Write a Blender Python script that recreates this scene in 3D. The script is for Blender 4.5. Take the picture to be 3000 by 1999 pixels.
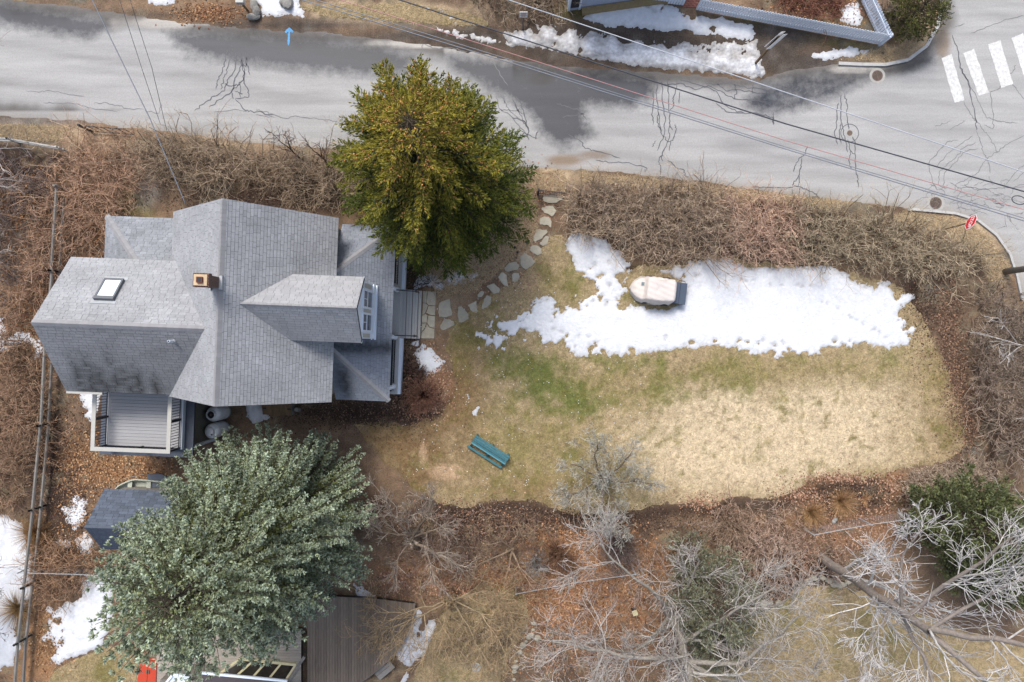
import bpy, bmesh, math, random
import numpy as np
from mathutils import Vector, Matrix

for o in list(bpy.data.objects):
    bpy.data.objects.remove(o)
scene = bpy.context.scene
random.seed(5)
RNG = np.random.default_rng(5)
R = math.radians

# ------------------------------------------------------------------ camera, sky, sun, exposure
H = 35.0            # drone height above the ground
F = 2000.0          # focal length in pixels of the 3000 px wide photograph
cam_d = bpy.data.cameras.new('camera')
cam_d.sensor_width = 36.0
cam_d.lens = 24.0
cam_d.clip_end = 2000.0
cam = bpy.data.objects.new('camera', cam_d)
scene.collection.objects.link(cam)
cam.location = (0, 0, H)
cam.rotation_euler = (0, 0, 0)
scene.camera = cam

SUN_EL, SUN_AZ = 54.0, 340.0       # compass azimuth, image top is north
world = bpy.data.worlds.new('World')
scene.world = world
world.use_nodes = True
wn = world.node_tree
bg = wn.nodes['Background']
sky = wn.nodes.new('ShaderNodeTexSky')
sky.sky_type = 'NISHITA'
sky.sun_disc = False
sky.sun_elevation = R(SUN_EL)
sky.sun_rotation = R(SUN_AZ)
sky.dust_density = 3.0
hs = wn.nodes.new('ShaderNodeHueSaturation')      # thin high cloud: a paler sky
hs.inputs['Saturation'].default_value = 0.75
wn.links.new(sky.outputs['Color'], hs.inputs['Color'])
wn.links.new(hs.outputs['Color'], bg.inputs['Color'])
bg.inputs['Strength'].default_value = 0.125
sun_d = bpy.data.lights.new('sun', 'SUN')
sun_d.energy = 1.5
sun_d.angle = R(18)
sun_d.color = (1.0, 0.95, 0.88)
sun = bpy.data.objects.new('sun', sun_d)
scene.collection.objects.link(sun)
az, el = R(SUN_AZ), R(SUN_EL)
sdir = Vector((math.sin(az)*math.cos(el), math.cos(az)*math.cos(el), math.sin(el)))
sun.rotation_euler = sdir.to_track_quat('Z', 'Y').to_euler()
sun.location = (0, 0, 60)

vs = scene.view_settings
vs.view_transform = 'Standard'
vs.look = 'None'
vs.gamma = 1.0
vs.use_curve_mapping = False
vs.exposure = 1.05

# ------------------------------------------------------------------ helpers
COL = scene.collection

def P(px, py, z=0.0):
    k = (H - z)/F
    return Vector(((px - 1500)*k, (1000 - py)*k, z))

def PX(pts, z=0.0):
    k = (H - z)/F
    return np.array([((x - 1500)*k, (1000 - y)*k) for x, y in pts], dtype=float)

def S(r, g, b, k=1.6):
    """display colour -> surface colour under this scene's light level"""
    f = lambda c: ((c/255 + 0.055)/1.055)**2.4 if c > 10 else c/255/12.92
    return (min(f(r)/k, .85), min(f(g)/k, .85), min(f(b)/k, .85))

def desat(c, k):
    c = np.asarray(c, float); l = (c*np.array([.3,.59,.11])).sum(-1, keepdims=True)
    return c*(1-k) + l*k

def tag(o, label=None, cat=None, group=None, kind=None):
    if label: o['label'] = label
    if cat: o['category'] = cat
    if group: o['group'] = group
    if kind: o['kind'] = kind
    return o

def thing(name, label, cat, loc=(0, 0, 0), rz=0.0, group=None):
    o = bpy.data.objects.new(name, None)
    o.empty_display_size = .2
    COL.objects.link(o)
    o.location = loc
    o.rotation_euler = (0, 0, rz)
    return tag(o, label, cat, group)

def link(me, name, parent=None, mat=None):
    o = bpy.data.objects.new(name, me)
    COL.objects.link(o)
    if parent is not None: o.parent = parent
    if mat is not None and not me.materials: me.materials.append(mat)
    return o

def mesh_np(name, V, Fc, col=None, smooth=False):
    V = np.ascontiguousarray(V, dtype=np.float32)
    Fc = np.ascontiguousarray(Fc, dtype=np.int32)
    me = bpy.data.meshes.new(name)
    me.vertices.add(len(V)); me.vertices.foreach_set('co', V.ravel())
    n, k = Fc.shape
    me.loops.add(n*k); me.loops.foreach_set('vertex_index', Fc.ravel())
    me.polygons.add(n)
    me.polygons.foreach_set('loop_start', np.arange(0, n*k, k, dtype=np.int32))
    if smooth: me.polygons.foreach_set('use_smooth', np.ones(n, dtype=bool))
    me.update(calc_edges=True)
    if col is not None:
        c = np.ones((len(V), 4), dtype=np.float32); c[:, :3] = col
        a = me.color_attributes.new('Col', 'FLOAT_COLOR', 'POINT')
        a.data.foreach_set('color', c.ravel())
    return me

class Buf:
    def __init__(s): s.v = []; s.f = []
    def add(s, vs_, fs):
        n = len(s.v); s.v += [tuple(v) for v in vs_]; s.f += [tuple(i + n for i in f) for f in fs]; return s
    def box(s, x0, y0, z0, x1, y1, z1, M=None):
        vs_ = [Vector(p) for p in ((x0,y0,z0),(x1,y0,z0),(x1,y1,z0),(x0,y1,z0),(x0,y0,z1),(x1,y0,z1),(x1,y1,z1),(x0,y1,z1))]
        if M is not None: vs_ = [M @ v for v in vs_]
        return s.add(vs_, [(3,2,1,0),(4,5,6,7),(0,1,5,4),(1,2,6,5),(2,3,7,6),(3,0,4,7)])
    def bar(s, a, b, w, h, up=(0,0,1)):
        """box beam from a to b, w wide, h tall, centred on the line"""
        a, b = Vector(a), Vector(b); d = (b - a); L = d.length; d.normalize()
        up = Vector(up)
        sd = d.cross(up)
        if sd.length < 1e-4: sd = d.cross(Vector((1,0,0)))
        sd.normalize(); u2 = sd.cross(d)
        M = Matrix((( d.x, sd.x, u2.x, a.x),(d.y, sd.y, u2.y, a.y),(d.z, sd.z, u2.z, a.z),(0,0,0,1)))
        return s.box(0, -w/2, -h/2, L, w/2, h/2, M)
    def prism(s, poly, z0, z1):
        n = len(poly)
        a = sum(poly[i][0]*poly[(i+1)%n][1] - poly[(i+1)%n][0]*poly[i][1] for i in range(n))
        if a < 0: poly = poly[::-1]
        vs_ = [(p[0], p[1], z0) for p in poly] + [(p[0], p[1], z1) for p in poly]
        fs = [tuple(range(n-1, -1, -1)), tuple(range(n, 2*n))] + [(i, (i+1)%n, n+(i+1)%n, n+i) for i in range(n)]
        return s.add(vs_, fs)
    def ring(s, path, radii, n=8, caps=True):
        path = [Vector(p) for p in path]
        m = len(path); vs_ = []
        for i, p in enumerate(path):
            d = (path[min(i+1, m-1)] - path[max(i-1, 0)]).normalized()
            a = d.cross(Vector((0, 0, 1)))
            if a.length < 1e-3: a = d.cross(Vector((0, 1, 0)))
            a.normalize(); b = d.cross(a)
            r = radii[i] if hasattr(radii, '__len__') else radii
            vs_ += [p + (a*math.cos(t) + b*math.sin(t))*r for t in (2*math.pi*j/n for j in range(n))]
        fs = [(i*n+j, i*n+(j+1)%n, (i+1)*n+(j+1)%n, (i+1)*n+j) for i in range(m-1) for j in range(n)]
        if caps: fs += [tuple(range(n-1, -1, -1)), tuple(range((m-1)*n, m*n))]
        return s.add(vs_, fs)
    def mesh(s, name):
        me = bpy.data.meshes.new(name); me.from_pydata(s.v, [], s.f)
        bm = bmesh.new(); bm.from_mesh(me); bmesh.ops.recalc_face_normals(bm, faces=bm.faces); bm.to_mesh(me); bm.free()
        return me
    def build(s, name, mat, parent=None, smooth=False, bevel=0.0):
        me = s.mesh(name); o = link(me, name, parent, mat)
        if smooth:
            for p in me.polygons: p.use_smooth = True
        if bevel:
            m = o.modifiers.new('bevel', 'BEVEL'); m.width = bevel; m.segments = 2; m.limit_method = 'ANGLE'
        return o

# ---- noise
def vnoise(x, y, seed):
    rs = np.random.default_rng(seed).random((64, 64))
    xi = np.floor(x).astype(int); yi = np.floor(y).astype(int)
    fx = x - xi; fy = y - yi
    fx = fx*fx*(3-2*fx); fy = fy*fy*(3-2*fy)
    g = lambda a, b: rs[a % 64, b % 64]
    return (g(xi, yi)*(1-fx) + g(xi+1, yi)*fx)*(1-fy) + (g(xi, yi+1)*(1-fx) + g(xi+1, yi+1)*fx)*fy

def fbm(x, y, scale, octv=4, seed=0, gain=.5):
    """roughly -1..1"""
    t = 0; a = 1; n = 0
    for i in range(octv):
        t = t + a*(vnoise(x/scale + 17*i, y/scale + 9*i, seed + i)*2 - 1); n += a; a *= gain; scale /= 2.07
    return t/n

def sdf(poly, x, y):
    """signed distance, inside positive"""
    d = np.full(x.shape, 1e9); ins = np.zeros(x.shape, bool); n = len(poly)
    for i in range(n):
        ax, ay = poly[i]; bx, by = poly[(i+1) % n]
        ex, ey = bx-ax, by-ay; l2 = ex*ex + ey*ey + 1e-12
        t = np.clip(((x-ax)*ex + (y-ay)*ey)/l2, 0, 1)
        d = np.minimum(d, (x-ax-t*ex)**2 + (y-ay-t*ey)**2)
        c = ((ay > y) != (by > y))
        with np.errstate(divide='ignore', invalid='ignore'):
            ins ^= c & (x < (bx-ax)*(y-ay)/(by-ay + 1e-12) + ax)
    d = np.sqrt(d)
    return np.where(ins, d, -d)

def sdfs(polys, x, y):
    d = None
    for p in polys:
        e = sdf(p, x, y); d = e if d is None else np.maximum(d, e)
    return d

def grid_sheet(name, x0, x1, y0, y1, res, zfun, colfun=None, keep=None, smooth=True, wet=None):
    nx = int((x1-x0)/res)+2; ny = int((y1-y0)/res)+2
    xs = np.linspace(x0, x1, nx); ys = np.linspace(y0, y1, ny)
    X, Y = np.meshgrid(xs, ys); X = X.ravel(); Y = Y.ravel()
    Z, k = zfun(X, Y)
    i = np.arange(nx*ny).reshape(ny, nx)
    q = np.stack([i[:-1,:-1].ravel(), i[:-1,1:].ravel(), i[1:,1:].ravel(), i[1:,:-1].ravel()], 1)
    if k is not None:
        q = q[(k[q].max(1) > 0)]
        used = np.unique(q); mp = np.full(nx*ny, -1); mp[used] = np.arange(len(used))
        q = mp[q]; X, Y, Z = X[used], Y[used], Z[used]
    col = colfun(X, Y) if colfun else None
    me = mesh_np(name, np.stack([X, Y, Z], 1), q, col, smooth)
    if wet is not None:
        a = me.attributes.new('wet', 'FLOAT', 'POINT'); a.data.foreach_set('value', wet(X, Y).astype(np.float32))
    return me

def inside_points(polys, n, seed):
    r = np.random.default_rng(seed); out = []
    allp = np.concatenate(polys); lo = allp.min(0); hi = allp.max(0); c = 0
    while c < n:
        p = lo + r.random((n*2, 2))*(hi-lo); p = p[sdfs(polys, p[:,0], p[:,1]) > 0]; out.append(p); c += len(p)
    return np.concatenate(out)[:n]

# ---- tubes and branching, many at once
def tubes(paths, rads, sides=3):
    N, K, _ = paths.shape
    d = np.empty_like(paths); d[:,1:-1] = paths[:,2:]-paths[:,:-2]; d[:,0] = paths[:,1]-paths[:,0]; d[:,-1] = paths[:,-1]-paths[:,-2]
    d /= np.linalg.norm(d, axis=2, keepdims=True)+1e-9
    ref = np.where(np.abs(d[...,2:3]) > .9, np.array([1.,0,0]), np.array([0,0,1.]))
    a = np.cross(d, ref); a /= np.linalg.norm(a, axis=2, keepdims=True)+1e-9
    b = np.cross(d, a)
    t = 2*np.pi*np.arange(sides)/sides
    V = paths[:,:,None,:] + rads[:,:,None,None]*(a[:,:,None,:]*np.cos(t)[None,None,:,None] + b[:,:,None,:]*np.sin(t)[None,None,:,None])
    idx = np.arange(N*K*sides).reshape(N, K, sides)
    i0 = idx[:,:-1,:]; i1 = idx[:,1:,:]
    q = np.stack([i0, np.roll(i0,-1,2), np.roll(i1,-1,2), i1], -1).reshape(-1, 4)
    return V.reshape(-1, 3), q

def nrm(v): return v/(np.linalg.norm(v, axis=-1, keepdims=True)+1e-9)

def grow(parent, prad, n, K, lenf, spread, up, wig, r, tmin=.25, rad=.6, tip=.35, minlen=.08):
    """n children on every parent path"""
    N, Kp, _ = parent.shape
    idx = np.repeat(np.arange(N), n)
    t = tmin + (1-tmin)*r.random(N*n)
    t[::n] = 1.0 if tmin < .99 else t[::n]
    f = t*(Kp-1); i = np.minimum(f.astype(int), Kp-2); w = (f-i)[:,None]
    a = parent[idx, i]; b = parent[idx, i+1]
    o = a*(1-w) + b*w; tan = nrm(b-a)
    ro = prad[idx, i]*(1-w[:,0]) + prad[idx, i+1]*w[:,0]
    plen = np.linalg.norm(np.diff(parent, axis=1), axis=2).sum(1)[idx]
    rv = nrm(r.normal(size=(N*n, 3))); perp = nrm(np.cross(tan, rv))
    sp = spread*(.6+.8*r.random(N*n))[:,None]
    d = nrm(tan*np.cos(sp) + perp*np.sin(sp) + np.array([0,0,up]))
    L = np.maximum(plen*lenf*(1.15-.55*t)*(.6+.8*r.random(N*n)), minlen)
    out = np.empty((N*n, K, 3)); out[:,0] = o; st = (L/(K-1))[:,None]
    for k in range(1, K):
        d = nrm(d + wig*r.normal(size=d.shape) + np.array([0,0,up*.25]))
        out[:,k] = out[:,k-1] + d*st
    r0 = ro*rad
    rr = r0[:,None]*np.linspace(1, tip, K)[None,:]
    return out, rr

def join_tubes(sets, sides, cols, r, cj=.18):
    Vs, Qs, Cs = [], [], []; off = 0
    for (p, rr), s, c in zip(sets, sides, cols):
        V, q = tubes(p, rr, s); Vs.append(V); Qs.append(q+off); off += len(V)
        j = np.repeat(1 + cj*r.normal(size=(p.shape[0], 1)), p.shape[1]*s, 0)
        Cs.append(np.clip(np.array(c)[None,:]*j, .003, .9))
    return np.concatenate(Vs), np.concatenate(Qs), np.concatenate(Cs)

# ------------------------------------------------------------------ materials
def nd(nt, t, **kw):
    n = nt.nodes.new(t)
    for k, v in kw.items():
        if k in n.inputs: n.inputs[k].default_value = v
        else: setattr(n, k, v)
    return n

def mat_simple(name, rgb, rough=.7, var=.18, scale=3.0, bump=0.0, bscale=30.0, metal=0.0, spec=.4, stretch=None, objrand=0.0):
    m = bpy.data.materials.new(name); m.use_nodes = True; nt = m.node_tree; b = nt.nodes['Principled BSDF']
    b.inputs['Roughness'].default_value = rough; b.inputs['Metallic'].default_value = metal
    b.inputs['Specular IOR Level'].default_value = spec
    tc = nd(nt, 'ShaderNodeTexCoord'); mp = nd(nt, 'ShaderNodeMapping')
    if stretch: mp.inputs['Scale'].default_value = stretch
    nt.links.new(tc.outputs['Object'], mp.inputs['Vector'])
    nz = nd(nt, 'ShaderNodeTexNoise', Scale=scale, Detail=6.0, Roughness=.65)
    nt.links.new(mp.outputs['Vector'], nz.inputs['Vector'])
    mr = nd(nt, 'ShaderNodeMapRange'); mr.inputs['From Min'].default_value = .25; mr.inputs['From Max'].default_value = .75
    mr.inputs['To Min'].default_value = 1-var; mr.inputs['To Max'].default_value = 1+var
    nt.links.new(nz.outputs['Fac'], mr.inputs['Value'])
    val = mr.outputs['Result']
    if objrand:
        oi = nd(nt, 'ShaderNodeObjectInfo'); m2 = nd(nt, 'ShaderNodeMapRange')
        m2.inputs['To Min'].default_value = 1-objrand; m2.inputs['To Max'].default_value = 1+objrand
        nt.links.new(oi.outputs['Random'], m2.inputs['Value'])
        mu = nd(nt, 'ShaderNodeMath', operation='MULTIPLY'); nt.links.new(val, mu.inputs[0]); nt.links.new(m2.outputs['Result'], mu.inputs[1]); val = mu.outputs[0]
    vm = nd(nt, 'ShaderNodeVectorMath', operation='SCALE'); vm.inputs[0].default_value = rgb
    nt.links.new(val, vm.inputs['Scale']); nt.links.new(vm.outputs['Vector'], b.inputs['Base Color'])
    if bump:
        n2 = nd(nt, 'ShaderNodeTexNoise', Scale=bscale, Detail=5.0); nt.links.new(mp.outputs['Vector'], n2.inputs['Vector'])
        bp = nd(nt, 'ShaderNodeBump', Strength=bump, Distance=.02); nt.links.new(n2.outputs['Fac'], bp.inputs['Height']); nt.links.new(bp.outputs['Normal'], b.inputs['Normal'])
    return m

def mat_col(name, rough=.8, var=.25, scale=25.0, bump=0.0, bscale=60.0, spec=.25, trans=0.0, scale2=0, var2=.2):
    m = bpy.data.materials.new(name); m.use_nodes = True; nt = m.node_tree; b = nt.nodes['Principled BSDF']
    b.inputs['Roughness'].default_value = rough; b.inputs['Specular IOR Level'].default_value = spec
    at = nd(nt, 'ShaderNodeVertexColor', layer_name='Col'); tc = nd(nt, 'ShaderNodeTexCoord')
    nz = nd(nt, 'ShaderNodeTexNoise', Scale=scale, Detail=5.0, Roughness=.7); nt.links.new(tc.outputs['Object'], nz.inputs['Vector'])
    mr = nd(nt, 'ShaderNodeMapRange'); mr.inputs['From Min'].default_value = .28; mr.inputs['From Max'].default_value = .72
    mr.inputs['To Min'].default_value = 1-var; mr.inputs['To Max'].default_value = 1+var
    nt.links.new(nz.outputs['Fac'], mr.inputs['Value'])
    val = mr.outputs['Result']
    if scale2:
        n3 = nd(nt, 'ShaderNodeTexNoise', Scale=scale2, Detail=4.0); nt.links.new(tc.outputs['Object'], n3.inputs['Vector'])
        m3 = nd(nt, 'ShaderNodeMapRange'); m3.inputs['From Min'].default_value = .3; m3.inputs['From Max'].default_value = .7
        m3.inputs['To Min'].default_value = 1-var2; m3.inputs['To Max'].default_value = 1+var2
        nt.links.new(n3.outputs['Fac'], m3.inputs['Value'])
        mu = nd(nt, 'ShaderNodeMath', operation='MULTIPLY'); nt.links.new(val, mu.inputs[0]); nt.links.new(m3.outputs['Result'], mu.inputs[1]); val = mu.outputs[0]
    vm = nd(nt, 'ShaderNodeVectorMath', operation='SCALE'); nt.links.new(at.outputs['Color'], vm.inputs[0]); nt.links.new(val, vm.inputs['Scale'])
    nt.links.new(vm.outputs['Vector'], b.inputs['Base Color'])
    if bump:
        n2 = nd(nt, 'ShaderNodeTexNoise', Scale=bscale, Detail=4.0); nt.links.new(tc.outputs['Object'], n2.inputs['Vector'])
        bp = nd(nt, 'ShaderNodeBump', Strength=bump, Distance=.03); nt.links.new(n2.outputs['Fac'], bp.inputs['Height']); nt.links.new(bp.outputs['Normal'], b.inputs['Normal'])
    return m

def mat_road():
    m = bpy.data.materials.new('asphalt'); m.use_nodes = True; nt = m.node_tree; b = nt.nodes['Principled BSDF']
    tc = nd(nt, 'ShaderNodeTexCoord')
    at = nd(nt, 'ShaderNodeVertexColor', layer_name='Col'); wt = nd(nt, 'ShaderNodeAttribute', attribute_name='wet')
    # streaks along the street
    mp = nd(nt, 'ShaderNodeMapping'); mp.inputs['Rotation'].default_value = (0, 0, R(8)); mp.inputs['Scale'].default_value = (.12, 1.6, 1)
    nt.links.new(tc.outputs['Object'], mp.inputs['Vector'])
    st = nd(nt, 'ShaderNodeTexNoise', Scale=1.2, Detail=5.0, Roughness=.6); nt.links.new(mp.outputs['Vector'], st.inputs['Vector'])
    fn = nd(nt, 'ShaderNodeTexNoise', Scale=14.0, Detail=8.0, Roughness=.85); nt.links.new(tc.outputs['Object'], fn.inputs['Vector'])
    sm = nd(nt, 'ShaderNodeMapRange'); sm.inputs['From Min'].default_value=.3; sm.inputs['From Max'].default_value=.7; sm.inputs['To Min'].default_value=.84; sm.inputs['To Max'].default_value=1.1
    nt.links.new(st.outputs['Fac'], sm.inputs['Value'])
    fm = nd(nt, 'ShaderNodeMapRange'); fm.inputs['From Min'].default_value=.3; fm.inputs['From Max'].default_value=.7; fm.inputs['To Min'].default_value=.78; fm.inputs['To Max'].default_value=1.16
    nt.links.new(fn.outputs['Fac'], fm.inputs['Value'])
    mu = nd(nt, 'ShaderNodeMath', operation='MULTIPLY'); nt.links.new(sm.outputs['Result'], mu.inputs[0]); nt.links.new(fm.outputs['Result'], mu.inputs[1])
    vm = nd(nt, 'ShaderNodeVectorMath', operation='SCALE'); nt.links.new(at.outputs['Color'], vm.inputs[0]); nt.links.new(mu.outputs[0], vm.inputs['Scale'])
    # wet: soft attribute broken up by noise
    wn_ = nd(nt, 'ShaderNodeTexNoise', Scale=1.9, Detail=10.0, Roughness=.78); nt.links.new(tc.outputs['Object'], wn_.inputs['Vector'])
    ad = nd(nt, 'ShaderNodeMath', operation='MULTIPLY_ADD'); nt.links.new(wn_.outputs['Fac'], ad.inputs[0]); ad.inputs[1].default_value = 1.0; nt.links.new(wt.outputs['Fac'], ad.inputs[2])
    wr = nd(nt, 'ShaderNodeMapRange'); wr.inputs['From Min'].default_value = .88; wr.inputs['From Max'].default_value = 1.42
    nt.links.new(ad.outputs[0], wr.inputs['Value'])
    dk = nd(nt, 'ShaderNodeVectorMath', operation='MULTIPLY'); nt.links.new(vm.outputs['Vector'], dk.inputs[0]); dk.inputs[1].default_value = (.17, .18, .21)
    mx = nd(nt, 'ShaderNodeMix', data_type='VECTOR'); nt.links.new(wr.outputs['Result'], mx.inputs['Factor'])
    nt.links.new(vm.outputs['Vector'], mx.inputs[4]); nt.links.new(dk.outputs['Vector'], mx.inputs[5])
    nt.links.new(mx.outputs[1], b.inputs['Base Color'])
    rr = nd(nt, 'ShaderNodeMapRange'); rr.inputs['To Min'].default_value = .85; rr.inputs['To Max'].default_value = .5
    nt.links.new(wr.outputs['Result'], rr.inputs['Value']); nt.links.new(rr.outputs['Result'], b.inputs['Roughness'])
    b.inputs['Specular IOR Level'].default_value = .3
    bp = nd(nt, 'ShaderNodeBump', Strength=.15, Distance=.02); nt.links.new(fn.outputs['Fac'], bp.inputs['Height']); nt.links.new(bp.outputs['Normal'], b.inputs['Normal'])
    return m

M_ROAD = mat_road()
M_GROUND = mat_col('soil_and_litter', .95, .45, 14, .6, 20, .1, scale2=2.0, var2=.25)
M_LAWN = mat_col('dormant_turf', .95, .42, 13, .7, 22, .1, scale2=4.5, var2=.22)
M_BLADE = mat_col('grass_blades', .85, .0, 5, spec=.15)
M_LEAF = mat_col('dry_leaves', .8, .1, 5, spec=.2)
M_TWIG = mat_col('bare_twigs', .85, .25, 6, spec=.15)
M_BARK = mat_col('lichen_bark', .9, .35, 9, .5, 25, .15)
M_NEEDLE = mat_col('needles', .7, .15, 3, spec=.25)
M_SHINGLE = mat_col('roof_shingles', .85, .14, 9, .25, 60, .25, scale2=.7, var2=.12)

M_SNOW = mat_col('old_snow', .7, .07, 2.2, .9, 9, .3, scale2=7, var2=.06)
M_DIRTYSNOW = mat_col('grey_snow', .75, .3, 2.2, .9, 8, .3, scale2=7, var2=.2)
M_WHITE = mat_simple('white_trim', (.62,.68,.76), .5, .05, 4)
M_WALL = mat_simple('grey_shingle_siding', (.15,.14,.12), .85, .2, 6, .3, 20)
M_CREAM = mat_simple('cream_timber', S(222,212,170), .7, .12, 5)
M_BLACK = mat_simple('black_metal', (.012,.014,.02), .4, .1, 5)
M_DECK = mat_simple('grey_composite', S(182,182,184), .7, .08, 6, stretch=(1,8,1), objrand=.05)
M_RAIL = mat_simple('pale_rail', S(205,203,196), .6, .07, 4)
M_MEMB = mat_simple('slate_membrane', S(88,96,110), .7, .15, 4)
M_STEP = mat_simple('porch_boards', S(208,207,204), .7, .1, 5, stretch=(8,1,1), objrand=.08)
M_STONE = mat_simple('flagstone', S(194,187,168), .85, .18, 4, .5, 18, objrand=.12)
M_ROCK = mat_simple('field_stone', S(150,148,142), .9, .3, 5, .6, 12, objrand=.2)
M_BRICK = None
M_GLASS = mat_simple('dark_glass', (.02,.028,.04), .08, .2, 2, spec=.6)
M_SKYGLASS = mat_simple('sky_reflection_glass', (.55,.62,.68), .12, .08, 2, spec=.6)  # pale base colour paints in the sky's reflection on the panes
M_TANK = mat_simple('white_tank_paint', (.8,.83,.86), .4, .06, 4)
M_TEAL = mat_simple('teal_paint', S(66,122,132), .65, .35, 9, objrand=.12)
M_TARP = mat_simple('beige_cover', (.56,.51,.475), .8, .05, 5, .15, 40)
M_CART = mat_simple('blue_grey_plastic', S(80,93,114), .6, .1, 6)
M_RED = mat_simple('sign_red', (.55,.008,.02), .45, .05, 4)
M_SIGNW = mat_simple('sign_white', (.72,.72,.72), .45, .05, 4)
M_GALV = mat_simple('galvanised', S(186,190,194), .5, .15, 6)
M_WOOD = mat_simple('weathered_wood', S(138,112,84), .85, .3, 3, .3, 20, stretch=(6,1,1), objrand=.15)
M_WIRE = mat_simple('cable_grey', S(140,146,156), .6, .15, 1)
M_WIREW = mat_simple('cable_white', S(205,210,218), .6, .15, 1)
M_WIREP = mat_simple('cable_pink', S(205,150,148), .6, .15, 1)
M_WIRED = mat_simple('cable_dark', S(70,74,84), .6, .2, 1)
M_PAINT = mat_simple('road_paint', (.50,.50,.49), .75, .3, 7, .2, 30)
M_BLUEP = mat_simple('blue_marking', S(96,168,222), .7, .12, 5)
M_IRON = mat_simple('rusty_iron', S(118,100,88), .7, .3, 6)
M_CONC = mat_simple('concrete', S(188,186,180), .85, .15, 5, .3, 20)
M_KERB = mat_simple('granite_kerb', S(204,203,200), .8, .15, 6, .3, 20)
M_CRACK = mat_simple('crack_sealer', S(104,105,110), .7, .2, 4)
M_CRACKT = mat_simple('hairline_crack', S(134,134,136), .85, .2, 4)
M_GREYWOOD = mat_simple('silvered_wood', S(150,146,140), .9, .25, 4, .3, 20, stretch=(1,1,4), objrand=.12)
M_DARKDECK = mat_simple('dark_deck', S(136,122,108), .85, .2, 3, .2, 20, stretch=(6,1,1), objrand=.16)
M_REDDOOR = mat_simple('red_paint', S(214,78,48), .5, .08, 4)
M_FLUE = mat_simple('flue_clay', S(120,60,40), .8, .2, 6)

def mat_brick():
    m = bpy.data.materials.new('brick'); m.use_nodes = True; nt = m.node_tree; b = nt.nodes['Principled BSDF']
    tc = nd(nt, 'ShaderNodeTexCoord'); mp = nd(nt, 'ShaderNodeMapping')
    sx = nd(nt, 'ShaderNodeSeparateXYZ'); nt.links.new(tc.outputs['Object'], sx.inputs[0])
    a = nd(nt, 'ShaderNodeMath', operation='ADD'); nt.links.new(sx.outputs['X'], a.inputs[0]); nt.links.new(sx.outputs['Y'], a.inputs[1])
    cb = nd(nt, 'ShaderNodeCombineXYZ'); nt.links.new(a.outputs[0], cb.inputs['X']); nt.links.new(sx.outputs['Z'], cb.inputs['Y'])
    bt = nd(nt, 'ShaderNodeTexBrick', Scale=4.7); bt.inputs['Color1'].default_value = (*S(112,66,52),1); bt.inputs['Color2'].default_value = (*S(78,50,46),1); bt.inputs['Mortar'].default_value = (*S(150,135,120),1)
    bt.inputs['Mortar Size'].default_value = .03
    nt.links.new(cb.outputs[0], bt.inputs['Vector']); nt.links.new(bt.outputs['Color'], b.inputs['Base Color']); b.inputs['Roughness'].default_value = .85
    return m
M_BRICK = mat_brick()
#==SECTION==
# ------------------------------------------------------------------ ground, street, lawn
def topx(x, y): return x/(H/F) + 1500, 1000 - y/(H/F)
def ga(px, py, cx, cy, sx, sy, rot=0):
    c, s = math.cos(R(rot)), math.sin(R(rot)); dx = px-cx; dy = py-cy
    return np.exp(-(((dx*c+dy*s)/sx)**2 + ((-dx*s+dy*c)/sy)**2))
def lerp(a, b, w): return a*(1-w[:,None]) + np.array(b)[None,:]*w[:,None]
sm = lambda v, a, b: np.clip((v-a)/(b-a), 0, 1)

ROAD = PX([(-900,-130),(-300,-60),(0,-5),(220,18),(420,52),(620,76),(860,92),(1080,108),(1260,132),(1420,160),(1560,186),(1740,200),(1900,212),(2080,226),(2230,232),
           (2330,205),(2440,190),(2560,192),(2635,186),(2690,158),(2735,112),(2756,55),(2757,0),(2757,-700),(3900,-700),(3900,1100),(3080,1000),(3000,900),(2990,840),(2975,780),(2950,728),(2905,675),(2850,640),(2770,622),
           (2660,612),(2460,588),(2300,572),(2150,548),(1950,520),(1800,505),(1660,500),(1400,485),(1080,448),(800,425),(560,398),(380,375),(200,352),(0,345),(-300,330),(-900,310)])
LAWN = PX([(1390,900),(1470,850),(1560,770),(1610,690),(1660,700),(1840,790),(2100,760),(2400,790),(2560,815),(2640,850),(2700,930),(2745,1010),(2790,1120),(2820,1230),(2832,1300),(2790,1345),(2700,1362),
           (2620,1378),(2585,1398),(2530,1402),(2450,1390),(2385,1402),(2320,1440),(2270,1462),(2150,1452),(2090,1478),(2030,1472),(1950,1475),(1880,1492),(1800,1500),(1700,1506),(1640,1492),(1590,1475),(1500,1462),(1420,1474),
           (1370,1484),(1300,1478),(1210,1432),(1150,1370),(1080,1300),(1030,1240),(1120,1238),(1200,1248),(1290,1218),(1330,1150),(1325,1070),(1310,1010),(1330,940)])
LAWN2 = PX([(2180,1810),(2290,1770),(2330,1735),(2380,1712),(2450,1722),(2530,1735),(2700,1800),(2850,1860),(3100,1920),(3200,2200),(1950,2200),(2000,1980),(2100,1880)])
LAWN3 = PX([(1300,1780),(1440,1700),(1535,1740),(1550,1830),(1500,1900),(1470,2000),(1460,2200),(1150,2200),(1220,1960)])
LAWN4 = PX([(140,2000),(160,1960),(250,1925),(300,1890),(420,1920),(470,2000),(480,2200),(120,2200)])
LAWN5 = PX([(870,20),(960,15),(1200,10),(1380,40),(1440,80),(1300,75),(1100,62),(950,50)])

STRAW, DIRT, DARK, LITTER = S(212,186,148), S(124,102,82), S(86,68,57), S(158,128,98)
ORANGE, MOSS, GREY, RUST = S(176,130,86), S(124,112,62), S(148,140,132), S(116,90,72)

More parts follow.
